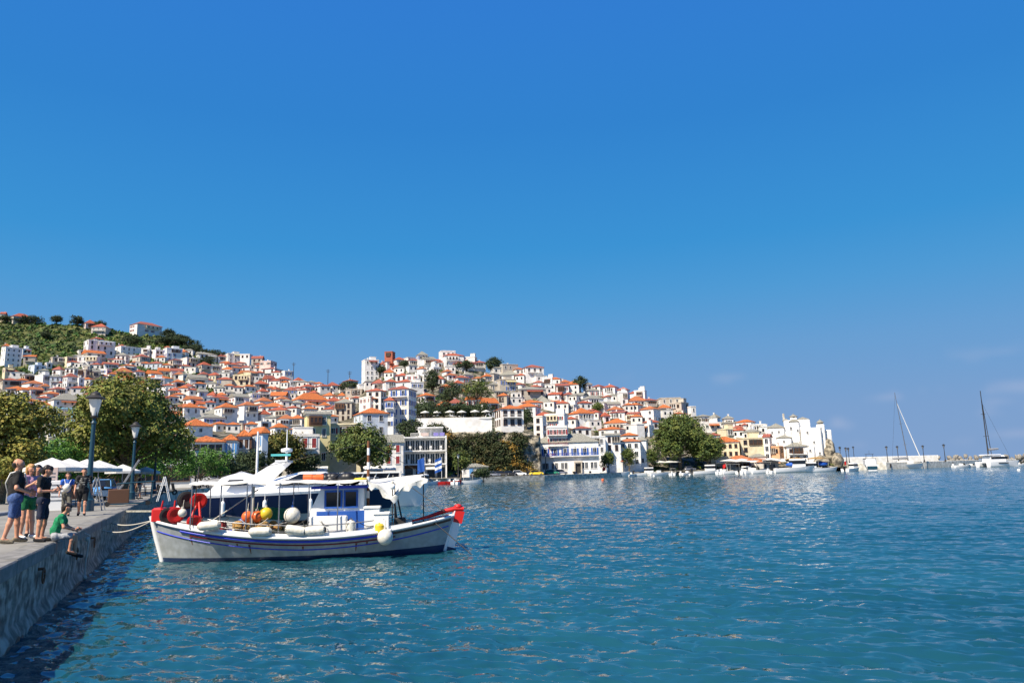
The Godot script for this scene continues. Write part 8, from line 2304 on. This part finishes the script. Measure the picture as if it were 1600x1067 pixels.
	b.cut(pel + Vector3.UP * (look.get("hem", 0.06) - 0.06), Vector3.DOWN)
	b.rumple(0.024)
	s = Shape.new()
	b.net(s)
	var shirt := part("shirt", s, look.shirt, o)
	if look.has("bands"):
		for i in 6:
			b = Body.new()
			b.setup(lo, hi, 0.019)
			var y := 1.0 + i * 0.072
			b.bone(j.waist, j.chest, 0.125 * g, 0.14 * g, 0.05)
			b.bone(j.chest, j.neck - Vector3.UP * 0.06, 0.131 * g, 0.09, 0.05)
			for e in ["l_", "r_"]: b.bone(j[e + "shoulder"], (j[e + "shoulder"] as Vector3).lerp(j[e + "elbow"], sl), 0.078 * g, 0.072 * g, 0.03)
			b.cut(Vector3(0, y, 0), Vector3.DOWN)
			b.cut(Vector3(0, y + 0.03, 0), Vector3.UP)
			s = Shape.new()
			b.net(s)
			part("shirt_stripe", s, look.bands, shirt)
	# shorts or trousers
	b = Body.new()
	b.setup(lo, hi, 0.02)
	var lg: float = look.get("leg", 0.75)
	b.bone(j.l_hip, j.r_hip, 0.112 * g, 0.112 * g, 0.03)
	b.bone(pel, j.waist - Vector3.UP * 0.06, 0.118 * g, 0.114 * g, 0.05)
	for e in ["l_", "r_"]:
		b.bone(j[e + "hip"], (j[e + "hip"] as Vector3).lerp(j[e + "knee"], minf(lg, 1.0)), 0.09 * g, 0.08 if lg < 1.0 else 0.066, 0.015)
		if lg > 1.0: b.bone(j[e + "knee"], (j[e + "knee"] as Vector3).lerp(j[e + "ankle"], lg - 1.0), 0.07, 0.052, 0.03)
	b.rumple(0.022)
	s = Shape.new()
	b.net(s)
	part("trousers" if lg > 1.0 else "shorts", s, look.legs, o)
	# hair
	b = Body.new()
	var big: float = look.get("hair_size", 1.0)
	b.setup(h - Vector3(0.22, 0.42, 0.24), h + Vector3(0.22, 0.2, 0.2), 0.014)
	if look.get("bald", false):
		b.bone(h + face * Vector3(0.0, -0.01, -0.06), h + face * Vector3(0, -0.03, -0.05), 0.075, 0.065, 0.03)
		for k in [-1, 1]: b.bone(h + face * Vector3(0.06 * k, 0.015, -0.04), h + face * Vector3(0.07 * k, 0.01, 0.0), 0.036, 0.024, 0.02)
		b.cut(h + Vector3.UP * 0.055, Vector3.UP)
	else:
		b.bone(h + face * Vector3(0, 0.05, -0.035), h + face * Vector3(0, 0.07, 0.02), 0.092 * big, 0.068 * big, 0.03)
		b.bone(h + face * Vector3(0, 0.0, -0.06), h + face * Vector3(0, -0.05, -0.065), 0.075 * big, 0.06 * big, 0.03)
		if look.get("long", 0.0) > 0.0:
			for k in [-1, 1]:
				b.bone(h + face * Vector3(0.07 * k, 0.03, -0.03), h + face * Vector3(0.095 * k, -look.long, 0.0), 0.045, 0.03, 0.03)
			b.bone(h + face * Vector3(0, 0, -0.07), h + face * Vector3(0, -look.long, -0.1), 0.07, 0.05, 0.03)
	s = Shape.new()
	b.net(s)
	part("hair", s, look.hair, o)
	for e in ["l_", "r_"]:
		b = Body.new()
		var a: Vector3 = j[e + "ankle"]
		var t: Vector3 = j[e + "toe"]
		b.setup(a.min(t) - Vector3.ONE * 0.12, a.max(t) + Vector3.ONE * 0.12, 0.014)
		b.bone(a + Vector3(0, -0.03, 0) + (a - t).normalized() * 0.03, t, 0.052, 0.042, 0.02)
		if look.get("boot", 0.0) > 0.0: b.bone(a, a + Vector3.UP * look.boot, 0.048, 0.046, 0.02)
		b.cut(a.min(t) - Vector3.UP * 0.035, Vector3.DOWN)
		s = Shape.new()
		b.net(s)
		part("shoe", s, look.shoes, o)
	return o

func cloth(r: float, g: float, b: float) -> StandardMaterial3D:
	var m := coat(M.weave, 2.0, 0.95, lin(r, g, b))
	m.uv1_world_triplanar = false
	return m

func make_people():
	M["weave"] = blotch(0.04, 4, Color(0.72, 0.72, 0.72), Color(1, 1, 1), 2.0)
	var black := cloth(0.018, 0.018, 0.02)
	var dark_hair := paint(lin(0.015, 0.01, 0.008), 0.5)
	var fair := paint(lin(0.42, 0.22, 0.07), 0.5)
	var grip := {"r_elbow": Vector3(-0.24, 1.16, 0.0), "r_wrist": Vector3(-0.1, 1.16, 0.24), "l_elbow": Vector3(0.24, 1.16, 0.0), "l_wrist": Vector3(0.09, 1.17, 0.24), "r_hand": Vector3(0.5, 0.35, 0.7), "l_hand": Vector3(-0.5, 0.35, 0.7)}
	var p := person("standing man with shaved crown, black T-shirt and blue shorts at left edge", Vector3(-11.29, 1.38, -16.97), 2.25, 1.06, {"shirt": black, "legs": cloth(0.07, 0.13, 0.32), "hair": dark_hair, "shoes": cloth(0.3, 0.25, 0.17), "bald": true, "girth": 1.14, "leg": 0.82, "sleeve": 0.6, "turn": -0.5}, {"l_elbow": Vector3(0.28, 1.16, 0.02), "l_wrist": Vector3(0.2, 1.08, 0.25), "r_elbow": Vector3(-0.3, 1.14, -0.02), "r_wrist": Vector3(-0.24, 1.04, 0.22), "l_ankle": Vector3(0.13, 0.09, 0.1), "l_toe": Vector3(0.17, 0.04, 0.27), "l_knee": Vector3(0.12, 0.5, 0.08), "r_ankle": Vector3(-0.12, 0.09, -0.16), "r_toe": Vector3(-0.16, 0.04, 0.0), "r_knee": Vector3(-0.11, 0.5, -0.05)})
	var s := Shape.new()
	s.tube([Vector3(-0.12, 1.5, 0.03), Vector3(-0.1, 1.46, -0.13), Vector3(0.05, 1.25, -0.19), Vector3(0.19, 1.02, -0.12), Vector3(0.19, 0.98, 0.08), Vector3(0.0, 1.25, 0.19), Vector3(-0.12, 1.45, 0.12)], [0.016, 0.016, 0.016, 0.016, 0.016, 0.016, 0.016], 5)
	part("bag_strap", s, M.white, p)
	person("fair haired woman in pink T-shirt and green shorts between the standing men", Vector3(-11.8, 1.38, -18.22), 1.25, 1.0, {"shirt": cloth(0.62, 0.36, 0.5), "legs": cloth(0.01, 0.17, 0.06), "hair": fair, "shoes": paint(lin(0.75, 0.75, 0.72), 0.7), "long": 0.2, "leg": 0.45, "girth": 0.98, "turn": -0.25, "nod": 0.15}, {"l_elbow": Vector3(0.25, 1.16, 0.03), "l_wrist": Vector3(0.1, 1.12, 0.24), "r_elbow": Vector3(-0.25, 1.15, 0.0), "r_wrist": Vector3(-0.12, 1.3, 0.25), "l_ankle": Vector3(0.12, 0.09, 0.06), "l_toe": Vector3(0.15, 0.04, 0.23)})
	person("dark haired person in lilac top half hidden behind the fair haired woman", Vector3(-12.13, 1.38, -19.01), 0.6, 1.0, {"shirt": cloth(0.5, 0.36, 0.6), "legs": black, "hair": dark_hair, "shoes": black, "long": 0.08, "leg": 0.5, "girth": 0.95}, {"r_elbow": Vector3(-0.27, 1.24, 0.1), "r_wrist": Vector3(-0.16, 1.45, 0.22)})
	p = person("teenager in black T-shirt and navy shorts looking down at a phone", Vector3(-10.76, 1.38, -17.14), 1.75, 0.97, {"shirt": black, "legs": cloth(0.018, 0.026, 0.06), "hair": dark_hair, "shoes": black, "leg": 0.85, "nod": 0.4, "hair_size": 1.06}, grip.merged({"head": Vector3(0, 1.62, 0.05)}))
	var ph := thing("phone", "dark phone held by the standing teenager", "phone", p.transform * Vector3(0, 1.24, 0.32), 1.75)
	s = Shape.new()
	s.soft_box(Vector3.ZERO, Vector3(0.075, 0.15, 0.012), 0.004, Basis(Vector3.RIGHT, -0.7))
	part("casing", s, M.dark, ph)
	# boy on the edge
	var sit := {"l_hip": Vector3(0.09, 0.12, 0), "r_hip": Vector3(-0.09, 0.12, 0), "l_knee": Vector3(0.13, 0.1, 0.42), "r_knee": Vector3(-0.12, 0.13, 0.4), "l_ankle": Vector3(0.13, -0.34, 0.44), "r_ankle": Vector3(-0.1, -0.26, 0.34), "l_toe": Vector3(0.15, -0.42, 0.6), "r_toe": Vector3(-0.1, -0.34, 0.5), "waist": Vector3(0, 0.3, -0.02), "chest": Vector3(0, 0.5, 0.06), "neck": Vector3(0, 0.66, 0.13), "head": Vector3(0, 0.82, 0.21), "l_shoulder": Vector3(0.17, 0.62, 0.11), "r_shoulder": Vector3(-0.17, 0.62, 0.11), "l_elbow": Vector3(0.24, 0.36, 0.2), "r_elbow": Vector3(-0.24, 0.36, 0.2), "l_wrist": Vector3(0.09, 0.27, 0.42), "r_wrist": Vector3(-0.08, 0.27, 0.42), "l_hand": Vector3(-0.3, 0.1, 0.9), "r_hand": Vector3(0.3, 0.1, 0.9)}
	p = person("boy in green T-shirt sitting on the quay edge with legs dangling", Vector3(-10.45, 1.38, -17.21), 1.97, 0.88, {"shirt": cloth(0.012, 0.3, 0.12), "legs": cloth(0.45, 0.46, 0.48), "hair": dark_hair, "shoes": black, "leg": 0.85, "nod": 0.5, "hem": 0.0, "girth": 0.92}, sit)
	ph = thing("phone", "small phone in the hands of the seated boy", "phone", p.transform * Vector3(0, 0.3, 0.54), 1.97)
	s = Shape.new()
	s.soft_box(Vector3.ZERO, Vector3(0.14, 0.07, 0.012), 0.004, Basis(Vector3.RIGHT, -0.9))
	part("casing", s, M.dark, ph)
	var walk := {"l_knee": Vector3(0.1, 0.51, 0.12), "l_ankle": Vector3(0.1, 0.1, 0.16), "l_toe": Vector3(0.11, 0.06, 0.34), "r_knee": Vector3(-0.1, 0.5, -0.02), "r_ankle": Vector3(-0.1, 0.12, -0.22), "r_toe": Vector3(-0.11, 0.04, -0.07), "r_wrist": Vector3(-0.27, 0.92, 0.12), "l_wrist": Vector3(0.28, 0.9, -0.06)}
	p = person("woman walking in bright blue top with pale bag across the chest", Vector3(-17.53, 1.38, -29.37), 0.55, 0.95, {"shirt": cloth(0.03, 0.14, 0.6), "legs": coat(blotch(0.09, 3, Color(0.05, 0.05, 0.05), Color(0.6, 0.58, 0.52), 4.0), 3.0, 0.95), "hair": paint(lin(0.06, 0.025, 0.015), 0.5), "shoes": black, "leg": 1.85, "long": 0.05, "sleeve": 0.35, "girth": 1.02}, walk)
	var bag := thing("bag", "pale drawstring bag worn on the chest of the walking woman", "bag", p.transform * Vector3(-0.02, 1.02, 0.17), 0.55)
	s = Shape.new()
	s.ball(Vector3(0, 0.13, 0), Vector3(0.13, 0.17, 0.07), 12)
	part("pouch", s, M.cream, bag)
	s = Shape.new()
	s.rod(Vector3(-0.06, 0.27, 0), Vector3(-0.1, 0.46, -0.09), 0.012); s.rod(Vector3(0.06, 0.27, 0), Vector3(0.14, 0.46, -0.09), 0.012)
	part("cord", s, M.white, bag)
	person("man walking in black and white striped T-shirt and black shorts", Vector3(-17.03, 1.38, -29.58), 0.5, 1.04, {"shirt": black, "bands": cloth(0.55, 0.55, 0.52), "legs": black, "hair": paint(lin(0.05, 0.035, 0.025), 0.5), "shoes": black, "girth": 1.1, "leg": 0.8, "sleeve": 0.65}, walk)
	person("distant walker with backpack near the second lamp post", Vector3(-26.57, 1.38, -53.06), 2.6, 1.0, {"shirt": black, "legs": cloth(0.3, 0.28, 0.25), "hair": dark_hair, "shoes": black, "leg": 0.8}, walk)

# ---------- things on the promenade

func lamp_post(label: String, at: Vector3, size := 1.0, lit: Material = null, far := false) -> Node3D:
	var o := thing("lamp_post", label, "street lamp", at, 0.3, "lamp posts along the harbour")
	o.scale = Vector3.ONE * size
	var m: Material = lit if lit else M.teal
	var s := Shape.new()
	s.lathe([Vector2(0.26, 0), Vector2(0.26, 0.5), Vector2(0.2, 0.56), Vector2(0.14, 0.9), Vector2(0.125, 1.0), Vector2(0.085, 3.9), Vector2(0.13, 3.95), Vector2(0.07, 4.05), Vector2(0.06, 4.2)], 12)
	part("post", s, m, o)
	s = Shape.new()
	for i in 4:
		var a := TAU * i / 4 + PI / 4
		s.rod(Vector3(cos(a) * 0.13, 4.25, sin(a) * 0.13), Vector3(cos(a) * 0.27, 5.05, sin(a) * 0.27), 0.022)
	s.lathe([Vector2(0.07, 4.15), Vector2(0.19, 4.22), Vector2(0.19, 4.27), Vector2(0, 4.27)], 4, Vector3.ZERO, Basis(Vector3.UP, PI / 4))
	s.lathe([Vector2(0, 5.04), Vector2(0.5, 5.05), Vector2(0.52, 5.09), Vector2(0.26, 5.22), Vector2(0.24, 5.3), Vector2(0.1, 5.38), Vector2(0, 5.44)], 4, Vector3.ZERO, Basis(Vector3.UP, PI / 4))
	var l := part("lantern", s, M.dark, o)
	s = Shape.new()
	s.lathe([Vector2(0.15, 4.28), Vector2(0.33, 5.03)], 4, Vector3.ZERO, Basis(Vector3.UP, PI / 4))
	part("lantern_pane", s, M.kerb if far else M.lantern_glass, l)
	return o

func make_promenade():
	lamp_post("nearest tall blue lamp post behind the walking couple", Vector3(-19.26, 1.38, -33.91))
	lamp_post("second blue lamp post beside the folded gangway", Vector3(-26.84, 1.38, -52.54))
	lamp_post("third blue lamp post behind the bow of the fishing boat", Vector3(-35.55, 1.38, -73.89))
	lamp_post("dark lamp post before the white front house", Vector3(-41.98, 1.36, -98.42), 1.0, M.dark)
	lamp_post("dark lamp post beside the yellow green tree", Vector3(-48.11, 1.36, -158.88), 1.05, M.dark)
	lamp_post("dark lamp post before the cliff shrubs", Vector3(-14.07, 1.36, -185.47), 1.1, M.dark)
	lamp_post("dark lamp post at the left end of the blue balcony hall", Vector3(9.17, 1.36, -223.81), 1.25, M.dark)
	var far := [[Vector3(119.69, 2.2, -275.09), "first pier lamp beside the headland rock"], [Vector3(128.75, 2.2, -290.77), "second pier lamp right of the headland rock"], [Vector3(132.84, 2.2, -297.71), "third pier lamp right of the headland rock"], [Vector3(142.51, 2.2, -286.52), "pier lamp left of the sailing yacht"], [Vector3(146.72, 2.2, -286.63), "pier lamp behind the sailing yacht stern"], [Vector3(157.19, 2.2, -287.88), "pier lamp below the furled jib"], [Vector3(158.34, 2.2, -275.78), "pier lamp left of the catamaran"], [Vector3(163, 4, -359.8), "small far lamp on the breakwater"]]
	for k in far: lamp_post(k[1], k[0], 1.2, M.dark, true)
	# parasols of the cafes
	var pr := [[Vector3(-25.3, 1.38, -40.79), "white cafe parasol left of the walking woman"], [Vector3(-25.63, 1.38, -42.93), "white cafe parasol above the walking woman"], [Vector3(-25.86, 1.38, -45.11), "white cafe parasol behind the striped man"], [Vector3(-26.76, 1.38, -48.05), "white cafe parasol right of the nearest lamp post"], [Vector3(-32.52, 1.38, -61.99), "white cafe parasol left of the second lamp post"], [Vector3(-37.2, 1.38, -75.32), "white cafe parasol right of the second lamp post"]]
	for k in pr: parasol(k[1], k[0], 2.8, 2.35, "cafe parasols on the promenade")
	var fp := [[Vector3(36.48, 1.4, -265.51), "white waterfront parasol right of the upright tree"], [Vector3(43.18, 1.4, -270.58), "white waterfront parasol right of the round street tree"], [Vector3(47.73, 1.4, -272.86), "white waterfront parasol before the light green tree"], [Vector3(52.86, 1.4, -272.93), "white waterfront parasol left under the very large tree"], [Vector3(56.44, 1.4, -272.21), "white waterfront parasol at the middle under the very large tree"], [Vector3(76.54, 1.4, -266.21), "wide white parasol before the cream house"], [Vector3(80.3, 1.4, -265.11), "wide white parasol before the neoclassical house"], [Vector3(90.43, 1.4, -264.99), "white parasol before the peach house"], [Vector3(99.61, 1.4, -265.96), "brown straw parasol before the slate roofed house"], [Vector3(107.38, 1.4, -267.23), "brown straw parasol below the church wall"], [Vector3(84.51, 1.4, -262.74), "orange parasol on the right waterfront"]]
	for k in fp: parasol(k[1], k[0], 7.5, 3.4, "parasols on the far waterfront", M.net if "brown" in k[1] else M.roof_o if "orange" in k[1] else null)
	# cafe tables and chairs
	var n := 0
	for k in [[Vector3(-23.37, 1.38, -37.28), "left of the walking woman"], [Vector3(-24.05, 1.38, -39.21), "behind the walking woman"], [Vector3(-23.92, 1.38, -40.46), "between the walking couple"], [Vector3(-27.76, 1.38, -50.93), "right of the parked car"], [Vector3(-30.03, 1.38, -56.52), "left of the folded gangway"], [Vector3(-31.79, 1.38, -64.6), "below the third lamp post"]]:
		var t := thing("cafe_table", "small dark cafe table " + k[1], "table", k[0], 0.4, "cafe tables on the promenade")
		var s := Shape.new()
		s.soft_box(Vector3(0, 0.73, 0), Vector3(0.8, 0.04, 0.8), 0.01)
		part("table_top", s, M.brown, t)
		s = Shape.new()
		s.lathe([Vector2(0.25, 0), Vector2(0.24, 0.04), Vector2(0.04, 0.06), Vector2(0.04, 0.71)], 8)
		part("leg", s, M.dark, t)
		for q in 2:
			var c := thing("cafe_chair", "dark wicker cafe chair at the table %s, %s side" % [k[1], ["near", "far"][q]], "chair", k[0] + Vector3(0.7 if q else -0.7, 0, 0.3 - q * 0.5), 1.6 if q else -1.6, "cafe chairs on the promenade")
			s = Shape.new()
			s.soft_box(Vector3(0, 0.44, 0), Vector3(0.46, 0.05, 0.46), 0.02)
			part("seat", s, M.brown, c)
			s = Shape.new()
			s.soft_box(Vector3(0, 0.7, 0.22), Vector3(0.46, 0.5, 0.04), 0.01)
			part("backrest", s, M.brown, c)
			for z in 4:
				s = Shape.new()
				s.rod(Vector3(0.2 if z & 1 else -0.2, 0, 0.2 if z & 2 else -0.2), Vector3(0.19 if z & 1 else -0.19, 0.43, 0.2 if z & 2 else -0.2), 0.02)
				part("leg", s, M.dark, c)
		n += 1
	# cars
	var cars := [[Vector3(-33.74, 1.38, -61.33), 0.35, "sky_blue", "small blue van parked behind the nearest lamp post"], [Vector3(-9.94, 1.38, -197.75), 1.5, "dark", "black car parked before the small white kiosk"], [Vector3(-5.93, 1.38, -198.91), 1.6, "metal", "grey car parked right of the small white kiosk"], [Vector3(-3.76, 1.38, -200.96), 1.6, "dark", "dark car parked in the middle of the cliff row"], [Vector3(-1.38, 1.38, -203), 1.6, "tarp", "second dark car parked below the cliff"], [Vector3(1.06, 1.38, -205), 1.6, "white", "white car parked before the stone kiosk"], [Vector3(5.95, 1.38, -210.92), 1.6, "yellow", "yellow taxi parked left of the blue balcony hall"], [Vector3(11.03, 1.38, -222.73), 1.6, "green", "green car parked before the blue balcony hall"], [Vector3(13.93, 1.38, -226.57), 1.6, "metal", "silver car parked before the blue balcony hall"], [Vector3(61.71, 1.38, -264.91), 1.6, "metal", "silver car parked under the very large tree"]]
	for k in cars: car(k[3], k[0], k[1], M[k[2]])
	# scooters
	for k in [[Vector3(-26.48, 1.38, -49.35), "white scooter parked right of the small blue van"], [Vector3(-29.42, 1.38, -63.52), "dark scooter parked behind the red bow box"], [Vector3(-42.96, 1.38, -103.43), "dark scooter parked before the front house"]]:
		var o := thing("scooter", k[1], "scooter", k[0], 0.9, "scooters on the promenade")
		for x in [-0.62, 0.62]:
			var w := Shape.new()
			w.lathe([Vector2(0.12, -0.05), Vector2(0.23, -0.06), Vector2(0.25, 0), Vector2(0.23, 0.06), Vector2(0.12, 0.05)], 14, Vector3(x, 0.25, 0), Basis(Vector3.RIGHT, PI / 2))
			part("wheel", w, M.rubber, o)
		var s := Shape.new()
		s.soft_box(Vector3(-0.4, 0.55, 0), Vector3(0.8, 0.4, 0.32), 0.08); s.soft_box(Vector3(0.1, 0.32, 0), Vector3(0.5, 0.1, 0.34), 0.03)
		s.soft_box(Vector3(0.48, 0.65, 0), Vector3(0.1, 0.7, 0.38), 0.03, Basis(Vector3.BACK, 0.25))
		part("body", s, M.white if "white" in k[1] else M.tarp, o)
		s = Shape.new()
		s.soft_box(Vector3(-0.38, 0.8, 0), Vector3(0.75, 0.1, 0.28), 0.04)
		part("seat", s, M.dark, o)
		s = Shape.new()
		s.rod(Vector3(0.4, 1.0, -0.32), Vector3(0.4, 1.0, 0.32), 0.02)
		part("handlebar", s, M.dark, o)
	# folded gangway with brown boxes
	var o := thing("gangway", "folded gangway on wheels with brown boxes at the quay edge", "gangway", Vector3(-20.74, 1.38, -39.93), 0.5)
	var s := Shape.new()
	s.soft_box(Vector3(-0.3, 0.5, 0), Vector3(1.0, 0.75, 0.9), 0.03)
	part("brown_box", s, M.brown, o)
	s = Shape.new()
	s.box(Vector3(0.0, 1.35, 0), Vector3(0.08, 2.4, 0.7), Basis(Vector3.BACK, -0.5))
	part("folded_ramp", s, M.kerb, o)
	s = Shape.new()
	for z in [-0.45, 0.45]:
		s.rod(Vector3(-0.9, 0.12, z), Vector3(1.3, 0.12, z), 0.035); s.rod(Vector3(1.25, 0.1, z), Vector3(1.3, 1.25, z), 0.035); s.rod(Vector3(-0.4, 1.15, z), Vector3(1.35, 1.25, z), 0.04)
	part("frame", s, M.teal, o)
	for z in [[-0.8, -0.45], [-0.8, 0.45], [1.1, -0.45], [1.1, 0.45]]:
		s = Shape.new()
		s.lathe([Vector2(0, -0.04), Vector2(0.12, -0.04), Vector2(0.12, 0.04), Vector2(0, 0.04)], 12, Vector3(z[0], 0.12, z[1]), Basis(Vector3.RIGHT, PI / 2))
		part("wheel", s, M.rubber, o)
	for k in [[Vector3(-21.99, 1.38, -47.12), "white A-frame trestle on the quay by the fishing boat bow"], [Vector3(-19.44, 1.38, -34.96), "wooden A-frame board beside the nearest lamp post"]]:
		var a := thing("trestle", k[1], "trestle", k[0], 0.3)
		for q in [-1, 1]:
			s = Shape.new()
			s.rod(Vector3(0.35 * q, 0, 0), Vector3(0, 1.5, 0), 0.025, 4); s.rod(Vector3(0.35 * q, 0, 0.6), Vector3(0, 1.5, 0.6), 0.025, 4)
			s.rod(Vector3(0.2 * q, 0.65, 0), Vector3(0.2 * q, 0.65, 0.6), 0.03, 4)
			part("leg_frame", s, M.white if "white" in k[1] else M.kerb, a)
	for k in [[Vector3(-24.29, 1.38, -39.06), "upright menu board banner left of the walking woman"], [Vector3(-21.87, 1.38, -35.86), "white menu board behind the walking woman"]]:
		var a := thing("menu_board", k[1], "board", k[0], 0.4)
		s = Shape.new()
		var hh := 2.1 if "banner" in k[1] else 1.4
		s.soft_box(Vector3(0, hh / 2, 0), Vector3(0.75, hh, 0.06), 0.02)
		part("panel", s, M.wall_p if "banner" in k[1] else M.white, a)
		s = Shape.new()
		for i in 5: s.box(Vector3(0, hh * 0.85 - i * 0.18, 0.035), Vector3(0.5, 0.07, 0.012))
		part("printed_lines", s, M.kerb, a)
	# kerb between the quay and the cafe strip
	s = Shape.new()
	var k0 := Vector3(-20.19, 1.38, -27.36)
	var k1 := Vector3(-40.35, 1.38, -87.11)
	var u := (k1 - k0).normalized()
	s.soft_box((k0 + k1) / 2 + Vector3.UP * 0.06, Vector3((k1 - k0).length(), 0.13, 0.3), 0.03, Basis(u, Vector3.UP, u.cross(Vector3.UP)))
	setting("kerb", s, M.kerb)
	# waterfront awnings
	for k in [[Vector3(-33.24, 1.38, -183.01), 8.0, "long pale cafe awning left of the hotel"], [Vector3(38.37, 1.38, -269.28), 9.0, "cream cafe awning right of the blue balcony hall"], [Vector3(79.63, 1.38, -270.52), 14.0, "white marquee awning before the cream house"], [Vector3(96.75, 1.38, -268.08), 16.0, "pale awning before the peach house"], [Vector3(-44.63, 1.38, -166.11), 6.0, "grey pitched awning behind the yacht"]]:
		var a := thing("awning", k[2], "awning", k[0], 0.2 if k[0].x < 0 else -0.2)
		var w: float = k[1]
		s = Shape.new()
		s.quad(Vector3(-w / 2, 2.5, 2.2), Vector3(w / 2, 2.5, 2.2), Vector3(w / 2, 3.4, -1.2), Vector3(-w / 2, 3.4, -1.2))
		s.quad(Vector3(-w / 2, 2.2, 2.2), Vector3(w / 2, 2.2, 2.2), Vector3(w / 2, 2.5, 2.2), Vector3(-w / 2, 2.5, 2.2))
		part("canopy", s, M.canvas, a)
		for q in 4:
			s = Shape.new()
			s.rod(Vector3((q / 3.0 - 0.5) * (w - 0.2), 0, 2.1), Vector3((q / 3.0 - 0.5) * (w - 0.2), 2.45, 2.1), 0.05)
			part("post", s, M.white, a)
	# utility poles on the saddle
	for k in [[Vector3(-134.69, 60.78, -449.64), "wooden utility pole in the saddle, leftmost"], [Vector3(-108.48, 53.22, -429.87), "short utility pole in the middle of the saddle"], [Vector3(-92.97, 50.06, -417.54), "double utility pole at the foot of the right hill"]]:
		var a := thing("utility_pole", k[1], "pole", k[0])
		s = Shape.new()
		s.tube([Vector3(0, -1, 0), Vector3(0, 11, 0)], [0.2, 0.14], 6)
		part("pole", s, M.dark, a)
		s = Shape.new()
		s.box(Vector3(0, 10.2, 0), Vector3(2.4, 0.2, 0.2)); s.box(Vector3(0, 9.2, 0), Vector3(1.8, 0.2, 0.2))
		part("crossarm", s, M.dark, a)

func car(label: String, at: Vector3, turn: float, m: Material) -> Node3D:
	var o := thing("parked_car", label, "car", at, turn, "cars parked along the quay")
	# profile along z (front +z): height of body at stations
	var st := [[-2.0, 0.55, 0.75], [-1.9, 0.85, 0.8], [-1.2, 0.92, 0.84], [0.9, 0.9, 0.84], [1.8, 0.75, 0.8], [2.02, 0.5, 0.72]]
	var s := Shape.new()
	var g := []
	for j in 7:
		var row := []
		for q in st:
			var a: Array = [[1.0, 0.22], [1.03, 0.5], [0.98, 0.9], [0.0, 1.0], [-0.98, 0.9], [-1.03, 0.5], [-1.0, 0.22]][j]
			row.append(Vector3(a[0] * q[2], maxf(0.22, a[1] * q[1]), q[0]))
		g.append(row)
	s.sheet(g, true)
	s.quad(g[0][5], g[6][5], g[5][5], g[1][5]); s.quad(g[1][5], g[5][5], g[4][5], g[2][5])
	s.quad(g[6][0], g[0][0], g[1][0], g[5][0]); s.quad(g[5][0], g[1][0], g[2][0], g[4][0])
	part("body", s, m, o)
	s = Shape.new()
	var lo := [Vector3(0.76, 0.88, 1.0), Vector3(0.76, 0.88, -1.75), Vector3(-0.76, 0.88, -1.75), Vector3(-0.76, 0.88, 1.0)]
	var hi := [Vector3(0.6, 1.42, 0.25), Vector3(0.6, 1.42, -1.4), Vector3(-0.6, 1.42, -1.4), Vector3(-0.6, 1.42, 0.25)]
	for i in 4: s.quad(lo[i], lo[(i + 1) % 4], hi[(i + 1) % 4], hi[i])
	part("glasshouse", s, M.glass, o)
	s = Shape.new()
	s.soft_box(Vector3(0, 1.44, -0.58), Vector3(1.24, 0.06, 1.7), 0.03)
	for i in 4: s.rod(lo[i], hi[i], 0.035, 4)
	part("roof", s, m, o)
	for k in [[-0.75, -1.3], [0.75, -1.3], [-0.75, 1.3], [0.75, 1.3]]:
		s = Shape.new()
		s.lathe([Vector2(0.0, -0.1), Vector2(0.29, -0.1), Vector2(0.31, -0.05), Vector2(0.31, 0.05), Vector2(0.29, 0.1), Vector2(0.0, 0.1)], 14, Vector3(k[0], 0.31, k[1]), Basis(Vector3.BACK, PI / 2))
		var w := part("wheel", s, M.rubber, o)
		s = Shape.new()
		s.lathe([Vector2(0, -0.108), Vector2(0.17, -0.104), Vector2(0.17, 0.104), Vector2(0, 0.108)], 10, Vector3(k[0], 0.31, k[1]), Basis(Vector3.BACK, PI / 2))
		part("rim", s, M.metal, w)
	for k in [-0.55, 0.55]:
		s = Shape.new()
		s.ball(Vector3(k, 0.62, 1.93), Vector3(0.14, 0.09, 0.08), 8)
		part("headlight", s, M.lantern_glass, o)
	return o

func _ready():
	rng.seed = 20
	var cam := Camera3D.new()
	cam.name = "camera"
	add_child(cam)
	cam.transform = Transform3D(Basis(Vector3.RIGHT, deg_to_rad(9.94)) * Basis(Vector3.BACK, deg_to_rad(-1.4)), Vector3(0, EYE, 0))
	cam.fov = 49.58
	cam.near = 0.1
	cam.far = 6000
	cam.current = true
	var env := Environment.new()
	env.background_mode = Environment.BG_SKY
	env.sky = make_sky()
	env.tonemap_mode = Environment.TONE_MAPPER_LINEAR
	env.tonemap_exposure = 1.6
	env.background_energy_multiplier = 0.625
	env.sdfgi_enabled = true
	env.ssao_enabled = true
	env.ssil_enabled = true
	var we := WorldEnvironment.new()
	we.name = "environment"
	we.environment = env
	add_child(we)
	var sun := DirectionalLight3D.new()
	sun.name = "sun"
	add_child(sun)
	sun.rotation_degrees = Vector3(-49, -41, 0)
	sun.light_energy = 1.6
	sun.light_color = Color(1.0, 0.95, 0.87)
	sun.light_angular_distance = 0.5
	sun.shadow_enabled = true
	make_materials()
	make_water()
	make_terrain()
	make_quays()
	make_town()
	make_landmarks()
	make_plants()
	make_fishing_boat()
	make_craft()
	make_promenade()
	make_people()
